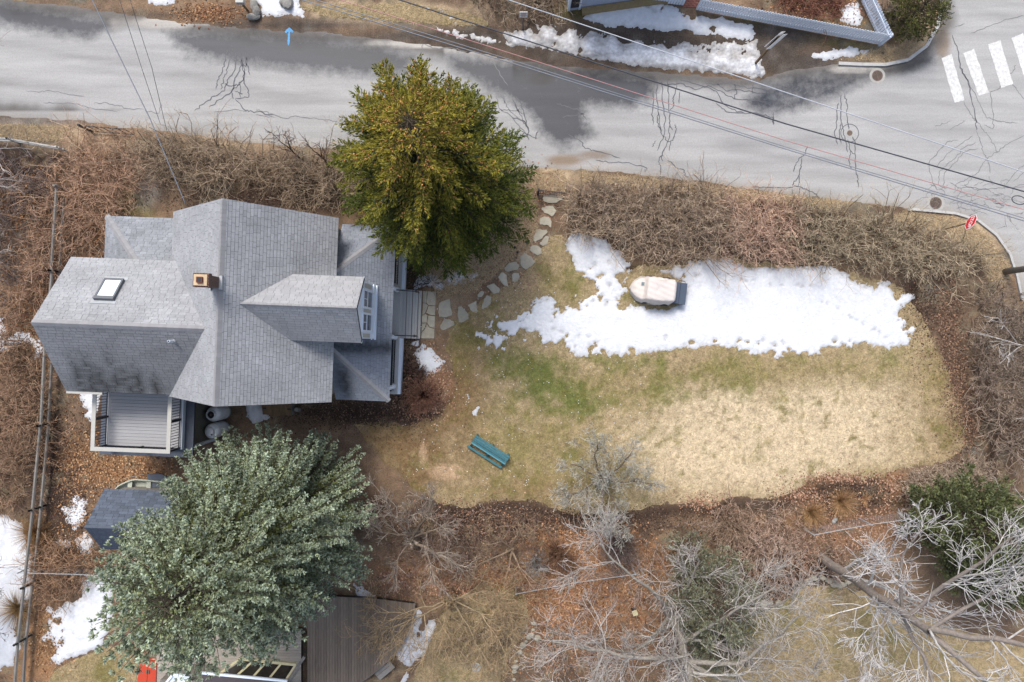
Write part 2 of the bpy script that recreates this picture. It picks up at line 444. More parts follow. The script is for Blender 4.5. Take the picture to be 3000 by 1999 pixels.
def ground_col(x, y):
    px, py = topx(x, y)
    c = np.tile(np.array(S(138,114,92))[None,:], (len(x),1))
    n = fbm(x, y, 2.2, 4, 3); n2 = fbm(x, y, .7, 3, 9)
    c = lerp(c, DARK, sm(n, .05, .5)*.55)
    c = lerp(c, LITTER, sm(-n, .0, .45)*.7)
    def blob(col, cx, cy, sx, sy, k=1, rot=0):
        nonlocal c
        w = ga(px, py, cx, cy, sx, sy, rot)
        c = lerp(c, col, np.clip(sm(w + .34*n2 + .22*n, .12, .8)*k, 0, 1))
    # dark mulch
    for a in ((1200,1130,60,130),(1030,1210,170,45),(1215,760,40,110),(1240,1190,110,70),(1700,1560,330,50,.9,0),(1350,1540,190,70,.8),(2500,1440,180,60),(2480,1500,140,50),(160,1390,80,160),(200,1500,60,90),(300,1250,60,100),(60,520,140,110),(60,700,120,120,.6),
              (2360,1680,100,60),(2700,860,80,60),(2690,950,45,70),(2790,1050,40,240,.9,-12),(2300,1700,120,60),(1090,1480,60,80),(1640,1640,60,50),(1330,1650,120,40,.7),(2900,1300,90,200,.6),(2050,790,300,20),(1900,795,120,18),(820,590,330,40,.7),(440,570,60,40,.5)):
        blob(DARK, *a)
    # orange leaf litter
    for a in ((1680,1610,120,90),(1720,1720,170,80,.9),(1800,1560,60,30),(1640,1770,150,60,.9),(1830,1850,200,120,.5),(1500,1700,160,50,.8),(1950,1640,100,60,.7),(360,1380,130,45,.8),(420,1310,90,30,.6),(240,1340,60,60,.6),(1180,1680,140,40,.7),
              (1280,1140,60,60,.8),(2520,1560,150,70,.6),(2620,1420,40,40),(2460,1395,120,14),(2350,1440,60,14,1,-30),(100,1960,90,60,.8),(130,1850,60,120,.7),(2280,1530,60,40,.6),(620,40,90,30,.8)):
        blob(ORANGE, *a)
    for a in ((2770,900,35,120,.9,-8),(2800,1120,35,160,.9,-12),(2850,1250,40,80,.7),(1250,1150,70,60,.6),(1600,640,60,90,.4),(150,900,130,140,.5),(1450,1750,120,40,.7),(2380,20,130,50,.9),(640,30,80,22,.8),(180,1700,120,80,.6)):
        blob(RUST, *a)
    # straw verges
    for a in ((90,390,170,26),(1190,45,240,34),(1000,30,100,30,.8),(1620,520,80,40),(1480,560,80,70,.7),(1530,650,60,90,.7),(1480,760,90,60,.6),(2700,90,40,110,1,25),(2600,160,110,25),(2880,700,60,50,.9),(2800,650,150,22,.9),(2300,580,300,14,.8),(560,430,400,18,.5),(2950,1000,60,160,.5),(1300,900,60,60,.4)):
        blob(STRAW, *a)
    for a in ((390,600,40,35),(430,640,30,50,.7),(1870,1015,1,1),(2600,870,60,22,.8),(1680,760,60,70,.7),(1890,790,40,16),(1690,30,60,30),(2150,70,400,18,.7),(2480,135,120,14,.7,8),(2680,1470,60,40,.3)):
        blob(MOSS, *a)
    # street edge sand, driveway earth at the top
    for a in ((2290,130,70,60),(2350,190,120,40),(1750,120,300,40,.6),(1300,110,300,20,.8),(850,70,320,16,.8),(430,45,200,16,.6),(2050,150,200,30,.7)):
        blob(S(92,84,78), *a)
    top = sm(250-py, 0, 60)*sm(px, 450, 700)*(1-sm(px, 2330, 2420))*(1-ga(px,py,1150,40,330,50))*(1-ga(px,py,620,35,90,30))
    c = lerp(c, S(90,80,72), np.clip(top*(.75+.4*n), 0, 1)*sm(py, 25, 90))
    dl = sdf(LAWN, x, y); w = np.exp(-((dl+.38)/.42)**2)*sm(py, 1400, 1450)*sm(px, 1150, 1300)*(1-sm(px, 2560, 2640))
    c = lerp(c, S(76,60,50), np.clip(w*(.95+.35*n2), 0, .95))
    blob(GREY, 430, 560, 40, 60, .6)
    blob(GREY, 110, 355, 150, 14, .7)
    return np.clip(desat(c, .12)*(1 + .18*n2[:,None]), .004, .8)

me = grid_sheet('ground', -31, 31, -21, 21, .24, lambda x, y: (np.zeros_like(x), None), ground_col)
ground = tag(link(me, 'ground', None, M_GROUND), 'brown leaf-littered soil under the whole garden', None, None, 'structure')
# the ground goes on to the horizon round the detailed sheet
b = Buf(); L0, W0, L1 = 31, 21, 900
b.add([(-L1,-L1,0),(L1,-L1,0),(L1,L1,0),(-L1,L1,0),(-L0,-W0,0),(L0,-W0,0),(L0,W0,0),(-L0,W0,0)], [(0,1,5,4),(1,2,6,5),(2,3,7,6),(3,0,4,7)])
me = b.mesh('ground_beyond')
c = me.color_attributes.new('Col', 'FLOAT_COLOR', 'POINT'); c.data.foreach_set('color', np.tile(np.array([*S(122,98,72), 1], dtype=np.float32), 8))
tag(link(me, 'ground_beyond', None, M_GROUND), 'brown ground beyond the garden', None, None, 'structure')

def road_col(x, y):
    px, py = topx(x, y)
    c = np.tile(np.array(S(190,189,187))[None,:], (len(x),1))
    n = fbm(x, y, 1.2, 4, 31); n2 = fbm(x*.25, y*1.6 + x*.2, 1.0, 4, 35)
    e = sdf(ROAD, x, y)
    c = lerp(c, S(166,165,163), sm(n2, .0, .6)*.7)
    c = lerp(c, S(190,180,166), sm(.45-e + .3*n, 0, .5)*.55)          # sandy edge
    for (cx, cy, sx, sy, k) in ((1660,470,70,20,.8),(1740,455,60,14,.6),(1590,230,60,30,.5),(2760,130,26,70,.7),(420,60,60,20,.3)):
        c = lerp(c, S(150,126,100), np.clip(sm(ga(px,py,cx,cy,sx,sy)+.3*n, .3, .8)*k, 0, 1))
    up = sm(.9-e + .4*n, 0, .6)*(py < 330)
    c = lerp(c, S(96,90,86), up*.75*((px < 1300) | (px > 1500)))
    for (cx, cy, sx, sy) in ((1300,130,260,14),(480,70,130,24),(2500,205,80,12)):
        c = lerp(c, S(205,200,192), np.clip(sm(ga(px,py,cx,cy,sx,sy)+.35*n, .35, .7), 0, 1)*.9)
    return np.clip(c, .01, .8)

WETP = [PX(p) for p in ([(-300,-20),(0,0),(150,25),(300,52),(330,90),(260,118),(180,108),(60,88),(0,74),(-300,50)],
    [(480,92),(620,88),(900,100),(1130,135),(1215,165),(1200,222),(1110,230),(900,212),(720,196),(600,172),(520,140)],
    [(1290,150),(1420,168),(1560,185),(1740,200),(1905,226),(1925,262),(1905,300),(1850,322),(1790,318),(1720,312),(1715,350),(1745,395),(1700,420),(1640,440),(1590,400),(1550,340),(1480,290),(1400,250),(1330,215)],
    [(2170,280),(2260,240),(2330,205),(2470,205),(2590,205),(2700,165),(2745,150),(2740,185),(2680,210),(2570,225),(2530,255),(2440,300),(2330,335),(2240,345),(2180,330)],
    [(1930,228),(2150,240),(2260,245),(2250,290),(2080,262),(1960,250)])]
def road_wet(x, y):
    w = np.zeros_like(x)
    for i, p in enumerate(WETP):
        d = sdf(p, x, y)
        w = np.maximum(w, sm(d, -.75, .55)*(1, 1, 1, .85, .62)[i])
    px, py = topx(x, y)
    for (cx, cy, sx, sy, rot, k) in ((560,170,70,40,0,.52),(1640,390,110,40,20,.55),(2420,480,110,16,8,.42),(2600,500,200,10,8,.36),(1850,400,160,10,8,.45),(2450,560,60,20,0,.3),(2720,150,20,60,40,.5)):
        w = np.maximum(w, k*ga(px, py, cx, cy, sx, sy, rot))
    return w
xr0, xr1 = -29, 31
def road_z(x, y):
    e = sdf(ROAD, x, y) + .12*fbm(x, y, .6, 3, 21)*(1-sm(x, 14, 18))
    return np.where(e > 0, np.minimum(.012, .003+e*.05), np.maximum(e*.3, -.03)), e+.2
me = grid_sheet('road', xr0, xr1, 1.0, 20.5, .13, road_z, road_col, True, wet=road_wet)
road = tag(link(me, 'road', None, M_ROAD), 'pale worn asphalt street with dark wet patches', None, None, 'structure')
# the street continues past the detailed part
for nm, x0, y0, x1, y1 in (('a', -200, 11.6, -29, 17.8), ('b', 31, 2, 200, 20.5), ('c', 22.05, 20.5, 60, 200)):
    b = Buf(); b.add([(x0,y0,.012),(x1,y0,.012),(x1,y1,.012),(x0,y1,.012)], [(0,1,2,3)])
    me = b.mesh('road_beyond'); c = me.color_attributes.new('Col', 'FLOAT_COLOR', 'POINT'); c.data.foreach_set('color', np.tile(np.array([*S(190,189,187), 1], dtype=np.float32), 4))
    tag(link(me, 'road_beyond', None, M_ROAD), 'asphalt street running on', None, None, 'structure')

def lawn_col(x, y):
    px, py = topx(x, y)
    n = fbm(x, y, 1.6, 4, 51); n2 = fbm(x, y, .45, 3, 55); n3 = fbm(x, y, .22, 2, 58)
    c = np.tile(np.array(S(182,162,126))[None,:], (len(x),1))
    bright = ga(px,py,2330,1290,330,150) + .8*ga(px,py,2050,1350,280,110) + .5*ga(px,py,2480,1180,180,120) + .5*ga(px,py,2100,1180,160,60)
    c = lerp(c, S(228,208,174), np.clip(sm(bright + .5*n + .3*n2 + .15*n3, .05, .95), 0, 1))
    brown = ga(px,py,1180,1330,190,130) + .8*ga(px,py,1350,1120,110,150) + .5*ga(px,py,2760,1150,70,250) + .5*ga(px,py,1480,780,140,140) + .7*ga(px,py,1600,1430,200,60) + .4*ga(px,py,1850,1100,100,60)
    c = lerp(c, S(136,108,76), np.clip(sm(brown + .4*n + .25*n2, .2, .85), 0, 1)*.85)
    pink = ga(px,py,1310,1385,60,26) + .8*ga(px,py,1240,1330,16,40) + .6*ga(px,py,1420,1260,40,30) + .7*ga(px,py,1560,830,50,40)
    c = lerp(c, S(206,176,142), np.clip(sm(pink+.3*n2, .3, .7), 0, 1))
    olive = ga(px,py,1640,1330,220,140) + .8*ga(px,py,1500,1280,120,70) + .9*ga(px,py,1850,1110,460,75) + .9*ga(px,py,2380,1085,340,55) + .6*ga(px,py,1760,1420,130,70) + .8*ga(px,py,1660,840,130,90) + .6*ga(px,py,2560,1380,90,30) + .9*ga(px,py,2250,1830,170,50) + .45*ga(px,py,2600,1900,250,120) + .8*ga(px,py,1370,990,110,110) + .7*ga(px,py,300,1960,200,80) + .5*ga(px,py,2740,1150,60,200)
    n4 = fbm(x*.7+y*.5, y*.9, .9, 4, 91); n5 = fbm(x, y, .16, 2, 95)
    c = lerp(c, S(152,140,90), np.clip(sm(olive + .55*n + .6*n2 + .5*n4 + .2*n5, .25, 1.15), 0, 1)*.8)
    green = ga(px,py,1530,1095,95,60) + .9*ga(px,py,1610,1140,90,65) + .75*ga(px,py,1700,1180,85,65) + .7*ga(px,py,1990,1130,130,55) + .7*ga(px,py,1830,1065,170,32) + .6*ga(px,py,1460,1060,60,45) + .5*ga(px,py,1700,790,70,70) + .5*ga(px,py,1870,915,70,50) + .55*ga(px,py,1640,1340,90,60) + .35*ga(px,py,2280,1065,260,30) + .4*ga(px,py,2200,1160,120,50) + .3*ga(px,py,1500,1260,140,60)
    c = lerp(c, S(112,122,64), np.clip(sm(green + .5*n + .6*n2 + .5*n4 + .3*n5, .25, 1.3), 0, 1)*.85)
    c = lerp(c, S(206,184,142), np.clip(sm(n4*.8 + n5*.6 - .5*green, .25, .8), 0, 1)*.45)
    c = lerp(c, S(120,100,74), np.clip(sm(-n4*.7 + .8*n5 - .4*n, .45, .9), 0, 1)*.5)
    spot = sm(n3 + .6*n2 + .5*n, .35, .8)
    c = lerp(c, S(124,112,66), spot*.6)
    return np.clip(c*(1+.2*n3[:,None]), .01, .8)
def sheet(name, poly, label, seed, amp=.12, res=.1):
    lo = poly.min(0)-.5; hi = poly.max(0)+.5
    lo = np.maximum(lo, [-30,-20.4]); hi = np.minimum(hi, [30.5, 20.4])
    def zf(x, y):
        e = sdf(poly, x, y) + amp*fbm(x, y, .5, 3, seed)
        return np.where(e > 0, np.minimum(.03, e*.12), np.maximum(e*.3, -.04)), e+.2
    me = grid_sheet(name, lo[0], hi[0], lo[1], hi[1], res, zf, lawn_col, True)
    return tag(link(me, name, None, M_LAWN), label, None, None, 'structure')
sheet('lawn', LAWN, 'straw coloured winter lawn in the middle of the garden', 61, .3)
sheet('lawn', LAWN2, 'olive lawn of the neighbour at the lower right', 62, .25)
sheet('lawn', LAWN3, 'brown lawn beside the curved dark deck', 63, .3)
sheet('lawn', LAWN4, 'lawn corner in the lower left', 64, .2)
sheet('lawn', LAWN5, 'strip of tan grass across the street', 65, .2)

# matted grass blades over the turf
def blades(name, polys, n, seed, colf, ln=(.06,.16), w=.012, z=.03, cj=.25, label='', rise=.3, margin=0):
    r = np.random.default_rng(seed); p = inside_points(polys, n, seed)
    keep = (np.abs(p[:,0]) < 29) & (np.abs(p[:,1]) < 20); p = p[keep]; n = len(p)
    a = r.random(n)*2*np.pi; L = ln[0] + r.random(n)*(ln[1]-ln[0])
    d = np.stack([np.cos(a), np.sin(a)], 1); s = np.stack([-d[:,1], d[:,0]], 1)
    V = np.empty((n, 3, 3)); V[:,0,:2] = p - s*w; V[:,1,:2] = p + s*w; V[:,2,:2] = p + d*L[:,None]
    V[:,0,2] = z; V[:,1,2] = z; V[:,2,2] = z + .005 + L*rise*r.random(n)
    c = colf(p[:,0], p[:,1])*(1 + cj*r.normal(size=(n,1)))
    me = mesh_np(name, V.reshape(-1,3), np.arange(n*3).reshape(-1,3), np.repeat(np.clip(c, .01, .8), 3, 0))
    return tag(link(me, name, None, M_BLADE), label, None, None, 'stuff')
blades('grass', [LAWN], 90000, 71, lawn_col, label='short matted winter grass blades on the main lawn')
blades('grass', [LAWN2], 26000, 72, lawn_col, label='matted grass blades on the lower right lawn')
blades('grass', [LAWN3, LAWN4, LAWN5], 26000, 73, lawn_col, label='tufty grass on the small side lawns', ln=(.08,.22))
VERGE = [PX(p) for p in ([(0,365),(200,372),(220,405),(120,415),(0,410)], [(1560,505),(1650,505),(1660,560),(1560,560)], [(2650,160),(2700,120),(2740,40),(2750,0),(2700,-20),(2690,60),(2640,140),(2540,150),(2500,175),(2620,180)],
    [(2650,625),(2800,640),(2890,690),(2950,770),(2960,830),(2900,830),(2860,740),(2760,680),(2600,640)], [(1170,700),(1400,560),(1560,560),(1580,680),(1480,780),(1400,850),(1290,870)], [(1700,505),(2150,552),(2460,592),(2460,620),(2100,570),(1700,530)])]
blades('grass', VERGE, 30000, 74, lambda x, y: np.tile(np.array(S(206,182,146))[None,:], (len(x),1)), label='bleached dry grass on the verges', ln=(.1,.3), z=.01, rise=.6)

# ------------------------------------------------------------------ fallen leaves
def leaves(name, blobs, n, seed, cols, label, size=(.03,.07)):
    r = np.random.default_rng(seed); w = np.array([b_[4] for b_ in blobs], float)*np.array([b_[2]*b_[3] for b_ in blobs]); w /= w.sum()
    k = r.choice(len(blobs), n, p=w); bl = np.array([b_[:4] for b_ in blobs], float)[k]
    q = r.normal(size=(n,2))*.62
    p = np.stack([bl[:,0]+q[:,0]*bl[:,2], bl[:,1]+q[:,1]*bl[:,3]], 1)
    p = np.stack([(p[:,0]-1500)*H/F, (1000-p[:,1])*H/F], 1)
    s = size[0] + r.random(n)*(size[1]-size[0]); a = r.random(n)*2*np.pi
    d = np.stack([np.cos(a), np.sin(a)], 1); e = np.stack([-d[:,1], d[:,0]], 1)*(.45+.3*r.random((n,1)))
    V = np.zeros((n,4,3)); s1 = s[:,None]
    V[:,0,:2] = p-d*s1; V[:,1,:2] = p-e*s1; V[:,2,:2] = p+d*s1; V[:,3,:2] = p+e*s1
    V[:,:,2] = .01 + .03*r.random((n,4)) + .02*r.random((n,1))
    c = desat(np.array(cols)[r.integers(0, len(cols), n)], .1)*(1+.3*r.normal(size=(n,1)))
    me = mesh_np(name, V.reshape(-1,3), np.arange(n*4).reshape(-1,4), np.repeat(np.clip(c,.01,.7),4,0))
    return tag(link(me, name, None, M_LEAF), label, None, None, 'stuff')
leaves('fallen_leaves', [(1680,1600,110,70,1.6),(1720,1710,190,70,1.2),(1640,1780,150,60,1),(1500,1700,180,50,.8),(1820,1850,240,130,.6),(1950,1640,130,60,.7),(2060,1760,140,100,.4),(1800,1560,80,25,1),(1620,1900,110,90,.6)], 15000, 81, [S(186,134,92),S(164,112,76),S(206,160,118),S(142,100,72)], 'orange brown fallen leaves under the grey bare tree')
leaves('fallen_leaves', [(360,1380,150,60,1.4),(420,1310,110,50,1),(240,1330,60,90,.7),(250,1480,80,120,.5),(180,1620,120,100,.5),(140,1850,70,130,.7)], 5500, 82, [S(184,136,90),S(156,108,70),S(206,164,118),S(118,86,62)], 'orange leaves between the deck and the shed')
leaves('fallen_leaves', [(2775,920,32,110,1.2),(2800,1120,36,170,1.2),(2840,1260,45,80,.8),(2700,1000,40,120,.3)], 4500, 83, [S(126,98,78),S(160,124,96),S(96,74,60)], 'rust brown leaves along the right edge of the lawn')
leaves('fallen_leaves', [(1240,1160,80,70,1),(1270,1100,45,70,.8),(1180,1690,130,36,1),(1280,1720,200,40,.8),(1400,1530,200,60,.3),(1530,640,60,110,.5),(1450,800,90,70,.4),(1600,560,50,60,.4)], 6000, 84, [S(170,126,98),S(146,104,80),S(196,156,124)], 'scattered reddish leaves near the porch and the path')
leaves('fallen_leaves', [(2460,1400,130,16,1.2),(2620,1430,40,40,1),(2350,1450,70,22,1),(2520,1560,160,60,.6),(2480,1490,130,40,.5),(2350,1620,120,70,.5),(2060,1470,60,26,1)], 5000, 85, [S(180,134,106),S(150,108,82),S(204,166,136)], 'tan leaves along the curved flower bed')
leaves('fallen_leaves', [(150,900,150,160,.7),(100,600,150,100,.5),(620,40,90,24,1),(300,700,60,60,.5),(2400,20,120,40,.8)], 9000, 86, [S(150,104,68),S(124,84,56),S(186,140,96)], 'brown leaves in the thicket left of the house')

# mulch chips in the beds
leaves('mulch_chips', [(1200,1120,50,120,1),(1010,1210,170,40,1),(1215,760,36,110,1),(1700,1530,330,40,1),(1350,1530,190,50,.8),(2500,1450,170,50,.8),(180,1400,90,180,.6),(800,580,300,36,.6),(2700,880,70,60,.6)], 22000, 87, [S(78,58,46),S(104,80,64),S(56,42,34),S(140,116,98)], 'dark shredded mulch in the garden beds', (.02,.05))

# ------------------------------------------------------------------ snow
def snow(label, pts, seed, th=.09, amp=.22, nsc=.5, holes=(), mat=None, rough=(), res=.07, base=.0, bump=.02):
    polys = [PX(p) for p in (pts if isinstance(pts[0][0], (list, tuple)) else [pts])]
    allp = np.concatenate(polys); lo = allp.min(0)-.4; hi = allp.max(0)+.4
    def zf(x, y):
        px, py = topx(x, y)
        e = sdfs(polys, x, y)
        a = amp*np.ones_like(x)
        for (cx, cy, sx, sy, k) in rough: a = a + k*ga(px, py, cx, cy, sx, sy)
        e = e + amp*1.5*fbm(x, y, nsc*.75, 5, seed, .68) + .10*fbm(x, y, .13, 2, seed+3) + (a-amp)*2.6*fbm(x, y, .42, 4, seed+11, .7)
        for (cx, cy, sx, sy, k) in rough: e = e - .8*k*ga(px, py, cx, cy, sx, sy)
        dent = np.zeros_like(x); wx = px + 9*fbm(x, y, .3, 3, seed+21); wy = py + 9*fbm(x, y, .3, 3, seed+22)
        for (cx, cy, rr, k) in holes:
            g_ = np.exp(-(((wx-cx)**2+((wy-cy)*1.15)**2)/(rr*rr))**1.1); e = e - k*.72*g_; dent = np.maximum(dent, g_)
        z = np.where(e > 0, base + .012 + .6*th*(1-np.exp(-e/.3)) + bump*np.clip(e*3,0,1)*fbm(x, y, .35, 3, seed+7), base + .012 + e*.5)
        z = z - np.where(e > 0, .03*dent, 0)
        if ee is not None: ee.append((x, y, np.where(dent > .25, np.minimum(e, .22*(1-dent)), e)))
        return z, e+.14
    ee = None
    dirty = mat is M_DIRTYSNOW
    top = np.array((.53,.535,.55) if dirty else (.56,.575,.60)); thin = np.array((.34,.33,.32) if dirty else (.42,.425,.44))
    def cf(x, y):
        nonlocal ee
        ee = []; zf(x, y); e = ee[0][2]; ee = None
        w = np.clip(e/.22, 0, 1)[:,None]
        c = thin*(1-w) + top*w
        if dirty:
            g_ = sm(fbm(x*.45+y*.15, y*1.5, .5, 4, seed+31), -.05, .55)[:,None]; c = c*(1-.6*g_) + np.array([.16,.145,.13])*.6*g_
        return c
    me = grid_sheet('snow_patch', lo[0], hi[0], lo[1], hi[1], res, zf, cf, True)
    return tag(link(me, 'snow_patch', None, mat or M_SNOW), label, None, None, 'stuff')

hl = []
for (x, y) in [(2338,835),(2348,840),(2369,841),(2406,885),(2424,890),(2451,906),(2486,924),(2491,933),(2506,937),(2528,946),(2557,966),(2572,976),(2595,990),(2645,965),(1905+100,806),(2036,808),(2048,806),(2105,804),(2123,809),(2169,821),(2183,823),(2207,822),(2260,836),(2290,838)]:
    hl.append((x, y, 7, .55))
for (x, y) in [(2269,1011),(2295,1007),(2310,1019),(2417,1023),(2468,1014),(2488,1026),(2510,1012),(2490,1000),(2447,996),(2530,1012),(2465,1026),(2440,1024),(2360,1035),(2320,1038),(2220,1004),(2240,995),(2185,1003),(2165,998),(2095,998),(2030,1002),(1950,990),(1770,1027),(1852,1027),(1727,1017),(1745,1010),(1720,985),(1690,985),(1660,980),(1745,1045),(2262,1035),(2300,1035)]:
    hl.append((x, y, 8 + (x*7 % 5), .62))
for (x, y) in [(1605,1010),(1580,990),(1570,1000),(1550,985),(1640,970),(1620,965),(1540,965),(1740,777),(1780,768),(1835,790),(1812,806),(1826,806),(1817,824),(1765,807),(1750,815),(1785,840),(1740,880),(1760,870),(1820,900),(1715,870),(1775,890)]:
    hl.append((x, y, 9, .6))
snow('large white snow patch on the lawn, dotted with footprints', [(1362,985),(1400,960),(1440,945),(1475,930),(1510,912),(1540,905),(1560,880),(1600,866),(1640,900),(1680,890),(1700,860),(1715,820),(1690,795),(1665,740),(1655,708),(1690,685),(1760,705),(1820,745),(1835,770),(1850,788),(1836,820),(1832,870),(1834,893),(1900,905),(1945,910),(1988,898),(2004,878),(2006,840),(1998,826),(1968,808),(1935,795),(1990,782),(2050,765),(2130,758),(2190,785),(2230,785),(2290,790),(2340,783),(2420,783),(2470,800),(2495,820),(2535,832),(2560,845),(2590,830),(2612,840),(2630,868),(2660,862),(2678,876),(2650,892),(2640,915),(2662,940),(2678,965),(2668,990),(2660,1012),(2600,1020),(2530,1015),(2480,1042),(2420,1040),(2330,1045),(2280,1050),(2220,1036),(2150,1018),(2100,1012),(2020,1018),(1940,1028),(1860,1038),(1790,1042),(1770,1040),(1690,1046),(1650,1020),(1600,1022),(1560,1010),(1505,998),(1480,1040),(1445,1045),(1400,1012)],
     101, .1, .16, .45, hl, None, ((1745,850,80,65,.6),(1545,950,120,70,.42),(1440,995,70,50,.34),(1620,1010,90,30,.3),(2480,1025,160,22,.22),(2640,930,50,80,.2)), .06, .025, .012)
snow('snow under the green spruce beside the porch', [(1213,845),(1228,812),(1262,802),(1295,818),(1325,800),(1345,782),(1372,806),(1405,793),(1402,815),(1350,828),(1310,835),(1290,852),(1250,838)], 102, .08, .12, .3)
snow('lumpy snow patch below the porch corner', [(1216,1035),(1236,1008),(1262,1022),(1280,1045),(1302,1062),(1292,1086),(1252,1098),(1228,1085),(1218,1055)], 103, .12, .1, .3)
snow('small snow lump beside the porch stairs', [(1204,1000),(1226,1000),(1226,1014),(1206,1012)], 104, .05, .05, .2)
snow('snow heap below the eave beside the propane tanks', [(712,1150),(772,1150),(778,1195),(788,1222),(762,1232),(742,1246),(722,1215)], 105, .25, .1, .4, (), None, (), .07, 0, .05)
snow('snow under the west edge of the raised deck', [(232,1150),(290,1150),(285,1200),(268,1235),(252,1222),(258,1205),(245,1190)], 106, .08, .12, .3)
snow('snow patch left of the shed', [(178,1483),(205,1490),(212,1452),(228,1452),(236,1470),(252,1465),(252,1500),(240,1532),(215,1560),(196,1520)], 107, .07, .16, .35)
snow('snow beside the lower corner of the shed', [(220,1582),(248,1560),(275,1590),(262,1618),(240,1622),(224,1605)], 108, .07, .12, .3)
snow('small snow strip left of the lower shed corner', [(165,1588),(205,1580),(214,1600),(186,1612)], 109, .06, .12, .3)
snow('neighbours snow along the left edge', [(-80,1515),(20,1510),(62,1535),(82,1600),(90,1660),(96,1730),(62,1790),(45,1850),(55,1890),(40,1945),(0,1962),(-80,1960)], 110, .1, .2, .6)
snow('snow patch left of the blue spruce', [(240,1688),(330,1690),(330,1800),(300,1890),(242,1918),(200,1925),(178,1945),(150,1943),(168,1900),(150,1868),(128,1880),(118,1872),(140,1860),(150,1800),(132,1790),(130,1772),(160,1792),(182,1770),(245,1752),(240,1722)], 111, .1, .12, .4, ((173,1822,14,.9),(185,1882,12,.6),(215,1745,14,.5),(220,1848,6,.4),(183,1850,6,.4)))
snow('thin snow by the left gable of the house', [(-40,925),(12,935),(20,992),(50,975),(75,972),(122,1000),(132,1025),(108,1058),(96,1012),(58,1010),(10,1030),(-40,1030)], 112, .06, .22, .3)
snow('snow at the roadside boulders across the street', [(745,-60),(870,-60),(880,20),(890,50),(850,45),(800,52),(765,42),(752,10)], 113, .12, .14, .4, ((835,8,18,.6),(750,28,14,.6)))
snow('thin snow at the upper left edge of the street', [(410,-40),(520,-40),(508,10),(470,16),(440,8)], 114, .06, .1, .3)
snow('wide snow field below the picket fence', [(1705,52),(1730,40),(1770,18),(1850,2),(1900,-30),(1945,12),(1985,30),(2010,52),(2030,62),(2052,48),(2110,58),(2205,76),(2208,100),(2200,118),(2150,112),(2085,104),(2020,100),(1960,92),(1900,84),(1840,82),(1770,78)], 115, .1, .12, .4, ((1902,20,10,.6),(1915,32,9,.6),(2092,82,16,.7),(2010,98,18,.6),(1935,30,8,.5)), None, (), .07)
snow('ploughed grey snow bank along the street', [(1480,100),(1545,84),(1590,72),(1640,82),(1720,92),(1800,108),(1880,116),(1960,128),(2040,130),(2120,126),(2180,132),(2215,120),(2222,165),(2240,215),(2225,226),(2150,214),(2060,206),(1980,206),(1900,194),(1820,186),(1740,170),(1660,150),(1590,140),(1500,132)], 116, .2, .16, .5, ((1570,100,22,.5),(1640,104,24,.5),(1700,112,26,.6),(1760,124,22,.5),(1830,124,26,.5),(1900,128,24,.5),(1960,136,20,.5),(2030,156,24,.6),(2070,160,26,.6),(2110,158,22,.6),(2150,164,24,.6),(2185,158,18,.5),(1620,128,16,.3),(1700,140,14,.3)), M_DIRTYSNOW, (), .07, .01, .05)
snow('thin dirty snow strip along the far verge', [(1285,90),(1340,94),(1400,106),(1500,128),(1500,138),(1430,124),(1350,108)], 117, .07, .24, .3, (), M_DIRTYSNOW)
snow('small snow streak on the tan verge grass', [(1235,20),(1280,28),(1340,48),(1390,72),(1330,66),(1275,42)], 118, .06, .12, .3)
snow('snow strip at the kerb under the picket fence', [(2372,162),(2440,150),(2492,138),(2512,142),(2518,160),(2470,168),(2410,176)], 119, .09, .12, .3)
snow('small snow lump near the kerb corner', [(2522,148),(2545,145),(2545,165),(2526,164)], 1190, .06, .06, .2)
snow('snow inside the picket fence garden', [(2462,22),(2490,8),(2512,10),(2528,48),(2524,78),(2490,72),(2464,58)], 120, .08, .14, .3)
snow('snow beside the curved dark deck', [(1212,1788),(1234,1786),(1236,1815),(1225,1848),(1240,1850),(1252,1835),(1275,1805),(1276,1835),(1258,1888),(1244,1924),(1215,1935),(1196,1955),(1168,1935),(1164,1915),(1185,1870)], 121, .08, .1, .3, ((1222,1862,9,.5),(1228,1880,7,.5),(1206,1900,9,.5),(1196,1925,8,.5)))
snow('snow scrap behind the big blue spruce', [(1035,1712),(1060,1722),(1098,1750),(1098,1762),(1050,1756)], 122, .06, .08, .3)
snow('snow sliver at the bottom deck edge', [(1170,2010),(1192,1972),(1196,1980),(1184,2005)], 123, .05, .05, .2)
snow('shred of snow on the lawn above the teal bench', [(1384,1210),(1398,1192),(1406,1196),(1396,1216),(1386,1222)], 124, .05, .05, .2, (), None, (), .05, .025)
snow('tiny snow scrap on the lawn near the porch bed', [(1368,1156),(1374,1154),(1378,1172),(1370,1172)], 125, .04, .03, .2, (), None, (), .05, .025)

# white specks (ice crumbs) scattered over lawn and beds
r = np.random.default_rng(130); n = 500
p = np.stack([r.uniform(1180,1900,n), r.uniform(820,1500,n)], 1); p = PX(p)
s = .012 + .02*r.random(n)
O = np.array([[1,0,0],[0,1,0],[-1,0,0],[0,-1,0],[0,0,1]], float)
V = np.concatenate([p, np.full((n,1), .035)], 1)[:,None,:] + O[None]*s[:,None,None]
Fi = (np.arange(n)[:,None,None]*5 + np.array([[0,1,4],[1,2,4],[2,3,4],[3,0,4]])[None]).reshape(-1,3)
tag(link(mesh_np('ice_crumbs', V.reshape(-1,3), Fi, np.tile([.62,.635,.655],(n*5,1))), 'ice_crumbs', None, M_SNOW), 'tiny white ice crumbs scattered on the lawn', None, None, 'stuff')

